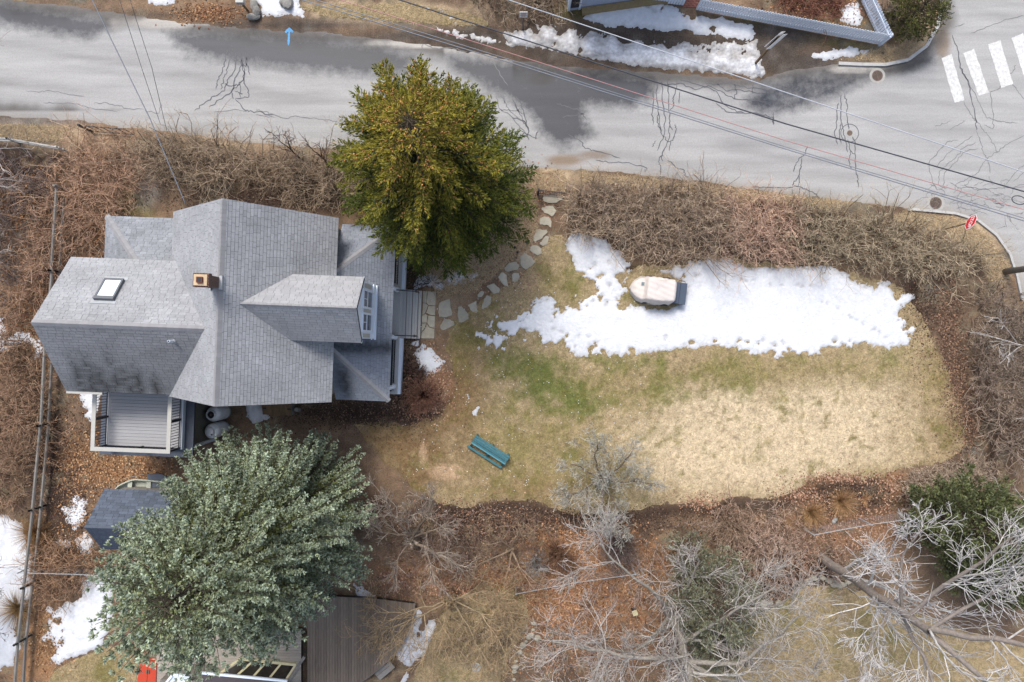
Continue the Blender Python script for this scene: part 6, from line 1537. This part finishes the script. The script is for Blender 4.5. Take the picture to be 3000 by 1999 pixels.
# lichen covered apple tree on the lawn
bare_tree('apple_tree', 'small gnarled apple tree with pale lichen twigs on the lawn', 1756, 1396,
    [([(0,0,0),(0,-.02,.6),(.02,-.05,1.1)],.14,.11), ([(0,0,.9),(-.3,.7,1.5),(-.5,1.4,2.1),(-.4,2.0,2.6)],.045,.02), ([(0,0,1.0),(.5,.5,1.6),(.9,1.1,2.2),(1.2,1.7,2.7)],.045,.02), ([(0,0,.9),(-.8,-.3,1.3),(-1.5,-.6,1.8),(-1.9,-.5,2.2)],.045,.02), ([(0,0,1.0),(.9,0,1.5),(1.6,.2,2.0),(2.1,.1,2.3)],.045,.02), ([(0,0,.9),(.4,-.8,1.4),(.8,-1.4,1.9),(1.1,-1.9,2.3)],.04,.02), ([(0,0,1.1),(-.7,.5,1.8),(-1.2,.9,2.3),(-1.7,1.1,2.6)],.04,.018), ([(0,0,1.0),(-.1,-.8,1.6),(.1,-1.5,2.1),(0,-1.9,2.3)],.035,.018),([(0,0,1.1),(.1,.4,2.0),(.2,.6,2.8)],.04,.018)],
    [lv(9,5,.5,.8,.12,.3,.3,.5,.5), lv(8,4,.55,.85,.1,.35,.15,.6,.6), lv(6,3,.6,.8,.08,.3,.2,.8,.7)], [S(130,114,100), S(140,128,114), S(186,180,166), S(206,204,192)], 304, .1)
# two-armed pale tree right of the blue spruce
bare_tree('ornamental_tree', 'pale two-armed bare tree right of the blue spruce', 1222, 1556,
    [([(0,0,0),(-.1,-.1,.8),(-.1,-.15,1.2)],.13,.1), ([(-.1,0,1.0),(-.5,.8,1.8),(-1.0,1.6,2.4),(-1.2,2.4,2.9)],.06,.02), ([(-.1,.0,1.1),(.4,.8,1.8),(.9,1.5,2.4),(1.1,2.2,2.8)],.06,.02), ([(-.1,0,1.0),(-.2,1.0,2.0),(-.1,1.8,2.7)],.06,.02), ([(-.1,-.2,1.0),(.8,-.5,1.6),(1.8,-.9,2.2),(2.6,-1.0,2.6)],.08,.02), ([(.6,-.4,1.5),(1.0,-1.3,2.0),(1.3,-2.0,2.3)],.05,.02), ([(-.1,-.2,1.0),(-.7,-.8,1.6),(-.8,-1.6,2.1)],.05,.02), ([(0,0,1.1),(.9,.5,1.8),(1.9,.9,2.4)],.05,.02),([(-.1,0,1.0),(-.9,.3,1.6),(-1.8,.6,2.2)],.05,.02)],
    [lv(9,5,.46,.6,.08,.15,.3,.5,.45), lv(8,4,.55,.6,.08,.18,.2,.6,.5), lv(4,3,.5,.6,.06,.2,.2,.75,.6)], [S(150,134,118), S(196,184,168), S(190,176,162), S(172,156,142)], 305, .1)
bare_tree('ornamental_tree', 'twisted brown bare tree in the mulch bed below the lawn', 1500, 1600,
    [([(0,0,0),(-.05,.1,.6),(0,.2,1.0)],.12,.09), ([(0,.2,.9),(.2,.9,1.5),(.5,1.2,1.9),(1.0,1.2,2.1)],.06,.02), ([(0,.1,.9),(-.8,-.1,1.5),(-1.5,-.3,1.8),(-2.0,-.8,1.8)],.06,.02), ([(0,0,.9),(.4,-.6,1.5),(1.1,-1.2,2.0),(1.6,-1.3,2.2)],.06,.02), ([(0,.1,.9),(-.6,.8,1.6),(-1.2,1.4,2.0)],.05,.02), ([(0,0,.9),(-.2,-.8,1.5),(-.4,-1.4,1.7)],.05,.02)],
    [lv(7,5,.42,.9,-.02,.3,.3,.55,.45), lv(6,4,.55,.9,-.12,.3,.2,.6,.5), lv(4,4,.6,.8,-.3,.2,.2,.75,.6)], [S(150,130,110), S(158,138,116), S(168,146,120), S(170,144,114)], 306, .1)
# saplings in the left hedge, seen against the street
for k, (px, py, hh, lab, sd) in enumerate(((882,470,3.4,'slender bare sapling against the street, left one',311),(966,490,2.9,'slender bare sapling nearest the green spruce',312))):
    bare_tree('sapling', lab, px, py, [([(0,0,0),(.03,.05,hh*.4),(.05,.05,hh*.6)],.045,.03), ([(.05,.05,hh*.55),(.2,.25,hh*.8),(.25,.3,hh)],.03,.01), ([(.05,.05,hh*.55),(-.2,.2,hh*.8),(-.3,.35,hh)],.025,.01), ([(.05,.05,hh*.5),(.3,.0,hh*.75),(.5,.1,hh*.9)],.02,.01)],
        [lv(5,4,.5,.55,.12,.15,.3,.55,.45), lv(4,4,.6,.5,.12,.15,.2,.6,.5)], [S(96,82,74), S(104,88,80), S(128,108,100)], sd, .05)
# trees outside the left edge whose branches reach in
bare_tree('bare_tree', 'grey branches reaching over the street at the left edge', -60, 260, [([(0,0,0),(0,0,4),(0,.2,7)],.2,.1), ([(0,0,3),(1.0,.8,4.2),(1.8,1.6,5.2),(2.2,2.6,6.0)],.06,.02), ([(0,0,3.4),(1.2,-.4,4.6),(2.2,-.9,5.2),(2.6,-1.9,5.4)],.06,.02), ([(0,0,4),(1.2,.4,5.4),(2.0,.6,6.6)],.05,.02)],
    [lv(6,5,.45,.7,.05,.18,.25,.55,.4), lv(5,5,.5,.7,.05,.2,.2,.6,.45), lv(3,4,.5,.7,.05,.2,.2,.7,.5)], [GREYB, S(190,182,178), S(200,190,184), S(188,168,160)], 307, .2)
bare_tree('bare_tree', 'pale curved branches reaching over the dark bed at the left edge', -50, 560, [([(0,0,0),(0,0,3),(0,.2,5)],.2,.1), ([(0,.2,1.6),(1.2,1.2,2.6),(2.6,1.4,3.4),(3.8,.6,4.0)],.06,.02), ([(0,0,1.6),(1.4,.2,2.6),(2.6,-.4,3.2),(3.2,-1.6,3.4)],.06,.02), ([(0,0,1.8),(1.0,-1.4,2.6),(1.8,-2.4,3.0),(2.6,-3.2,3.2)],.055,.02), ([(0,0,1.4),(1.0,-2.4,2.0),(1.8,-3.8,2.4)],.05,.02)],
    [lv(6,5,.45,.7,.03,.2,.25,.55,.4), lv(5,5,.5,.7,.03,.22,.2,.6,.45), lv(3,4,.5,.7,.03,.25,.2,.7,.5)], [GREYB, S(226,220,216), S(214,204,196), S(190,172,160)], 308, .2)
bare_tree('bare_tree', 'dark twigs spreading over snow at the lower left edge', -70, 1720, [([(0,0,0),(0,0,3),(0,0,5)],.2,.1), ([(0,0,1),(1.0,1.4,2.0),(2.2,2.6,2.8)],.05,.02), ([(0,0,1.2),(1.4,.4,2.2),(2.8,.8,3.0)],.05,.02), ([(0,0,1),(1.4,-.8,2.0),(2.6,-1.4,2.8)],.05,.02), ([(0,0,1),(1.0,-2.0,2.0),(2.0,-3.2,2.6)],.05,.02)],
    [lv(7,5,.5,.6,.05,.15,.2,.55,.4), lv(6,5,.5,.6,.05,.18,.2,.6,.45), lv(3,4,.5,.6,.05,.2,.2,.7,.5)], [GREYB, S(118,100,86), S(118,98,82), S(112,92,76)], 309, .2)
bare_tree('bare_tree', 'low bare limbs arching over the curved dark deck', 1330, 1745, [([(0,0,0),(-.1,0,.5),(-.3,-.05,.8)],.12,.09), ([(-.2,0,.7),(-1.2,-.1,1.2),(-2.4,-.3,1.5),(-3.6,-.2,1.7)],.045,.015), ([(-.2,0,.6),(-1.3,-.5,1.1),(-2.6,-.8,1.6),(-3.8,-1.4,1.9)],.045,.015), ([(0,0,.7),(.9,.5,1.3),(1.7,.9,1.7),(2.5,.5,1.9)],.045,.015), ([(-.1,-.1,.7),(-.6,-1.5,1.4),(-1.2,-2.6,1.9)],.045,.015), ([(0,-.1,.7),(.8,-.9,1.5),(1.4,-2.0,2.0),(1.6,-3.0,2.2)],.045,.015), ([(.1,0,.7),(1.3,-.3,1.4),(2.4,-.9,1.8),(3.2,-1.6,2.0)],.045,.015)],
    [lv(13,6,.55,.8,.0,.16,.15,.6,.5), lv(9,5,.55,.7,-.03,.2,.15,.65,.5), lv(3,4,.6,.7,-.06,.22,.2,.8,.65)], [S(166,148,120), S(186,164,132), S(190,166,132), S(190,164,128)], 310, .2)

# ---- shrubs: many stems from one crown
def shrub(name, label, px, py, h, rad, n, cols, seed, up=.05, wig=.14, kids=(4,3), rr=.012, cat='shrub', group=None, lean=(0,0), droop=0):
    r = np.random.default_rng(seed); c0 = P(px, py); t = thing(name, label, cat, (c0.x, c0.y, 0), group=group)
    a = r.random(n)*2*np.pi; f = np.sqrt(r.random(n)); K = 5
    d0 = nrm(np.stack([np.cos(a)*f*.5, np.sin(a)*f*.5, np.ones(n)], 1)); L = np.sqrt((rad*f)**2 + h**2)*(.75+.4*r.random(n))
    o = np.zeros((n,3)); o[:,0] = np.cos(a)*f*rad*.22; o[:,1] = np.sin(a)*f*rad*.22
    tgt = np.stack([np.cos(a)*f*rad + lean[0], np.sin(a)*f*rad + lean[1], h*(1-.35*f*f)*(.8+.3*r.random(n))], 1)
    s = np.linspace(0,1,K)[None,:,None]; mid = o*.4 + tgt*np.array([.45,.45,.75])
    p = o[:,None]*(1-s)**2 + 2*mid[:,None]*s*(1-s) + tgt[:,None]*s*s + r.normal(size=(n,K,3))*.02*rad*np.linspace(0,1,K)[None,:,None]
    A = (p, rr*(1.5*np.linspace(1,.45,K)[None]*(.7+.6*r.random((n,1)))))
    Bq = grow(A[0], A[1], kids[0], 4, .38, .6, up-droop, wig, r, .3, .8, .6); Cq = grow(Bq[0], Bq[1], kids[1], 3, .5, .6, up-droop, wig, r, .2, .9, .7)
    V, q, C = join_tubes([A, Bq, Cq], (4,3,3), [desat(c_, .2)*1.4 for c_ in cols], r, .22)
    o_ = link(mesh_np('twigs', V, q, C), 'twigs', t, M_TWIG)
    return t
def thicket(name, label, polys, dens, h, cols, seed, rr=.011, spread=.5, kids=(3,3), up=.03, wig=.2, lean=(0,0), cat='hedge', clump=0):
    polys = [PX(p) for p in polys]; r = np.random.default_rng(seed)
    A_ = sum(area([tuple(q) for q in p]) for p in polys); n = int(A_*dens); pts = inside_points(polys, n, seed)
    c0 = pts.mean(0); t = thing(name, label, cat, (c0[0], c0[1], 0)); pts = pts - c0
    K = 4; hh = h*(.55+.6*r.random(n))*(1 + .25*fbm(pts[:,0]+40, pts[:,1]+40, 1.6, 2, seed))
    e = sdfs([p-c0 for p in polys], pts[:,0], pts[:,1]); hh *= np.clip(.55+e*.7, .5, 1)
    ln = r.normal(size=(n,2))*spread + np.array(lean)
    s = np.linspace(0,1,K)
    p = np.empty((n,K,3)); 
    for k in range(K): p[:,k,:2] = pts + ln*(hh*s[k]**1.4)[:,None] + r.normal(size=(n,2))*.04*k; p[:,k,2] = hh*s[k]*(1-.15*s[k])
    base = rr*1.35*(.7+.7*r.random((n,1)))
    A = (p, base*1.5*np.linspace(1,.5,K)[None])
    B_ = grow(A[0], A[1], kids[0], 4, .55, .85, up, wig, r, .3, .8, .6); C_ = grow(B_[0], B_[1], kids[1], 3, .6, .8, up, wig, r, .2, .85, .7)
    V, q, C = join_tubes([A, B_, C_], (3,3,3), cols, r, .25)
    pid = np.concatenate([np.repeat(np.tile(pts, 1), K*3, 0), np.repeat(np.repeat(pts, kids[0], 0), 4*3, 0), np.repeat(np.repeat(np.repeat(pts, kids[0], 0), kids[1], 0), 3*3, 0)])
    C = desat(C, .32)*1.75*(1 + .3*fbm(pid[:,0]+60, pid[:,1]+60, 1.1, 3, seed+3))[:,None]
    o = link(mesh_np('twigs', V, q, np.clip(C,.01,.8)), 'twigs', t, M_TWIG)
    return t
TAN, TANL, OLV = S(150,126,98), S(186,158,124), S(164,144,106)
thicket('hedge', 'grey-brown twiggy hedge stretch right of the path gate', [[(1665,590),(1700,545),(1800,540),(1950,548),(2070,560),(2120,600),(2130,700),(2110,755),(2040,755),(1980,755),(1910,772),(1860,745),(1770,695),(1690,690),(1655,650)]], 24.5, 1.6, [S(132,110,86), S(160,134,104), S(178,152,120)], 401)
thicket('hedge', 'pinkish tan brambly hedge stretch in the middle of the street hedge', [[(2080,575),(2200,585),(2320,600),(2340,700),(2310,765),(2200,765),(2090,755),(2110,660)]], 24.5, 1.6, [S(160,122,96), S(192,148,116), S(206,164,130)], 402, wig=.3)
thicket('hedge', 'olive brown hedge stretch running to the stop sign corner', [[(2310,600),(2450,628),(2600,652),(2760,690),(2850,740),(2870,790),(2800,800),(2650,790),(2520,785),(2420,775),(2310,775)]], 24.5, 1.5, [S(124,106,78), S(156,136,102), S(178,158,120)], 403)
thicket('hedge', 'long brown twiggy hedge between the house and the street', [[(420,425),(500,400),(620,420),(760,440),(900,460),(1060,490),(1090,540),(1090,590),(1000,595),(860,565),(720,548),(600,540),(480,540),(430,490)]], 22.8, 1.7, [S(124,104,82), S(154,130,100), S(172,146,110)], 404)
thicket('thicket', 'tangled tan brambles left of the house', [[(215,440),(300,410),(420,430),(430,520),(390,600),(400,640),(310,650),(300,720),(220,740),(170,800),(120,900),(60,900),(80,760),(130,640),(180,540)]], 15.8, 1.3, [S(140,104,74), S(182,136,98), S(204,158,116)], 405, .011, .7, (3,3), -.02, .2, cat='brambles')
thicket('thicket', 'brown brush along the left boundary fence', [[(0,900),(60,900),(100,950),(140,1130),(180,1180),(150,1300),(90,1420),(40,1500),(0,1500)]], 17.5, 1.3, [S(126,92,64), S(160,120,84), S(178,138,98)], 406, .011, .7, (3,3), -.02, .2, cat='brambles')
thicket('thicket', 'dry brown brush behind the shed', [[(100,1600),(180,1560),(270,1620),(330,1650),(320,1690),(240,1700),(230,1740),(170,1770),(120,1760),(90,1700)]], 22.8, 1.0, [S(128,92,60), S(160,118,78), S(176,134,92)], 407, .010, .8, (3,3), -.05, .2, cat='brush')
thicket('thicket', 'sparse dark twigs over the bed at the left edge', [[(-20,460),(200,450),(190,560),(140,660),(80,780),(60,900),(-20,900)]], 7.0, 1.4, [S(104,86,78), S(124,106,96), S(144,126,116)], 408, .010, .6, (3,3), .0, .2, cat='brush')
thicket('thicket', 'greyish brown brush along the right edge of the garden', [[(2860,830),(2960,840),(3010,900),(3010,1380),(2930,1370),(2880,1280),(2850,1150),(2830,1000)]], 19.2, 1.2, [S(112,92,76), S(140,118,98), S(160,138,116)], 409, .010, .6, cat='brush')
thicket('hedge', 'clipped fawn hedge at the lower right end of the lawn', [[(2620,1400),(2700,1370),(2860,1345),(2900,1370),(2880,1420),(2780,1440),(2770,1490),(2660,1480)]], 42.0, 1.0, [S(140,118,96), S(168,144,118), S(184,160,132)], 410, .009, .45, (3,4), .05, .15)
thicket('thicket', 'rosy tan bush mass below the flower bed', [[(2100,1500),(2150,1475),(2260,1490),(2300,1540),(2330,1620),(2290,1700),(2200,1690),(2150,1610)]], 28.0, 1.3, [S(140,110,88), S(178,142,114), S(190,158,132)], 411, .010, .55, cat='bush')
thicket('thicket', 'fine brown twigs under the lichen-grey tree', [[(1850,1620),(2000,1500),(2100,1480),(2150,1620),(2180,1720),(2050,1900),(1800,1960),(1600,1960),(1560,1860),(1650,1800)]], 6.1, .9, [S(130,108,94), S(152,130,114), S(172,150,136)], 412, .009, .6, cat='brush')
thicket('thicket', 'low reddish twigs in the mulch bed below the bench lawn', [[(1130,1500),(1280,1490),(1400,1500),(1560,1480),(1700,1520),(1600,1580),(1540,1680),(1350,1700),(1120,1720)]], 8.8, .7, [S(120,92,76), S(142,112,94), S(158,130,110)], 413, .008, .7, cat='brush')
thicket('thicket', 'dull twigs beyond the leaning pale tree', [[(2330,1480),(2420,1560),(2560,1600),(2500,1700),(2380,1690),(2300,1760),(2240,1740),(2290,1600)]], 10.5, .8, [S(140,108,86), S(166,132,106), S(180,150,124)], 414, .009, .7, cat='brush')
thicket('thicket', 'bare brush across the street above the small sign', [[(1340,-60),(1660,-60),(1650,30),(1600,70),(1500,75),(1420,50),(1370,20)]], 15.8, 1.3, [S(124,104,82), S(152,128,100), S(168,144,114)], 415, .011, .6, cat='brush')
thicket('dry_grass_clump', 'rust red arching grass inside the picket fence', [[(2260,-30),(2470,-30),(2460,50),(2400,60),(2300,30)]], 52.5, .7, [S(110,60,42), S(134,78,56), S(150,96,72)], 416, .008, .9, (2,2), -.1, .12, cat='grass clump')
thicket('thicket', 'brown willowy brush beside the brown lawn', [[(1290,1790),(1400,1760),(1500,1780),(1530,1850),(1470,1930),(1380,1940),(1290,1900)]], 15.8, .9, [S(134,112,84), S(158,134,100), S(174,150,112)], 417, .009, .8, (3,3), -.05, .2, cat='brush')
shrub('spirea_shrub', 'round reddish brown shrub at the lower porch corner', 1240, 1160, .9, 1.05, 160, [S(118,78,58), S(140,96,74), S(150,110,88)], 501)
shrub('spirea_shrub', 'fan shaped brown shrub on the orange leaves', 1636, 1622, 1.0, 1.0, 140, [S(116,82,58), S(136,98,70), S(150,112,84)], 502)
shrub('bare_shrub', 'dense purplish twiggy shrub below the apple tree', 1810, 1590, 1.4, 1.0, 120, [S(112,92,84), S(132,112,104), S(146,126,118)], 503)
shrub('bare_shrub', 'lichen-grey shrub beside the orange leaf patch', 1570, 1640, 1.0, .7, 60, [S(120,110,104), S(150,144,140), S(168,164,160)], 504)
shrub('bare_shrub', 'small dark shrub beside the porch stairs snow', 1225, 1085, .6, .5, 70, [S(92,66,54), S(112,84,70), S(120,94,80)], 505)
shrub('bare_shrub', 'thin dark shrub poking through the snow by the porch', 1265, 830, .7, .75, 26, [S(78,62,58), S(86,70,66), S(92,78,74)], 506, rr=.008)
shrub('bare_shrub', 'sparse shrub at the inner corner of the picket fence', 2585, 55, 1.0, .8, 50, [S(130,112,96), S(150,132,112), S(160,142,124)], 507)
shrub('bare_shrub', 'tan bush at the lower left end of the flower bed', 2130, 1530, 1.2, 1.1, 120, [S(136,110,86), S(166,136,108), S(180,150,122)], 508)
def tussock(label, px, py, h, rad, n, seed, col):
    r = np.random.default_rng(seed); c0 = P(px, py); t = thing('ornamental_grass', label, 'grass clump', (c0.x, c0.y, 0))
    a = r.random(n)*2*np.pi; f = np.sqrt(r.random(n)); K = 5; s = np.linspace(0,1,K)
    p = np.empty((n,K,3)); L = h*(.7+.5*r.random(n))
    for k in range(K):
        p[:,k,0] = np.cos(a)*f*(.1 + rad*s[k]**1.5); p[:,k,1] = np.sin(a)*f*(.1+rad*s[k]**1.5); p[:,k,2] = L*(s[k] - .45*f*s[k]**2)
    V, q, C = join_tubes([(p, .009*np.linspace(1,.3,K)[None]*np.ones((n,1)))], (3,), [np.array(col)*1.35], r, .22)
    link(mesh_np('blades', V, q, C), 'blades', t, M_TWIG)
tussock('tawny ornamental grass clump, the left one behind the curved bed', 2372, 1500, .9, .75, 420, 521, S(186,150,108))
tussock('tawny ornamental grass clump, the taller one at the bed centre', 2458, 1468, 1.0, .85, 460, 522, S(188,152,112))
tussock('tiny pale grass tuft right of the tall ornamental grass', 2532, 1462, .35, .35, 70, 523, S(206,164,120))
tussock('straw coloured tussock at the left boundary fence', 60, 1780, .9, 1.1, 420, 524, S(160,132,94))
tussock('straw coloured arching grass at the left end of the brush', 110, 1560, .8, 1.2, 420, 525, S(150,116,78))
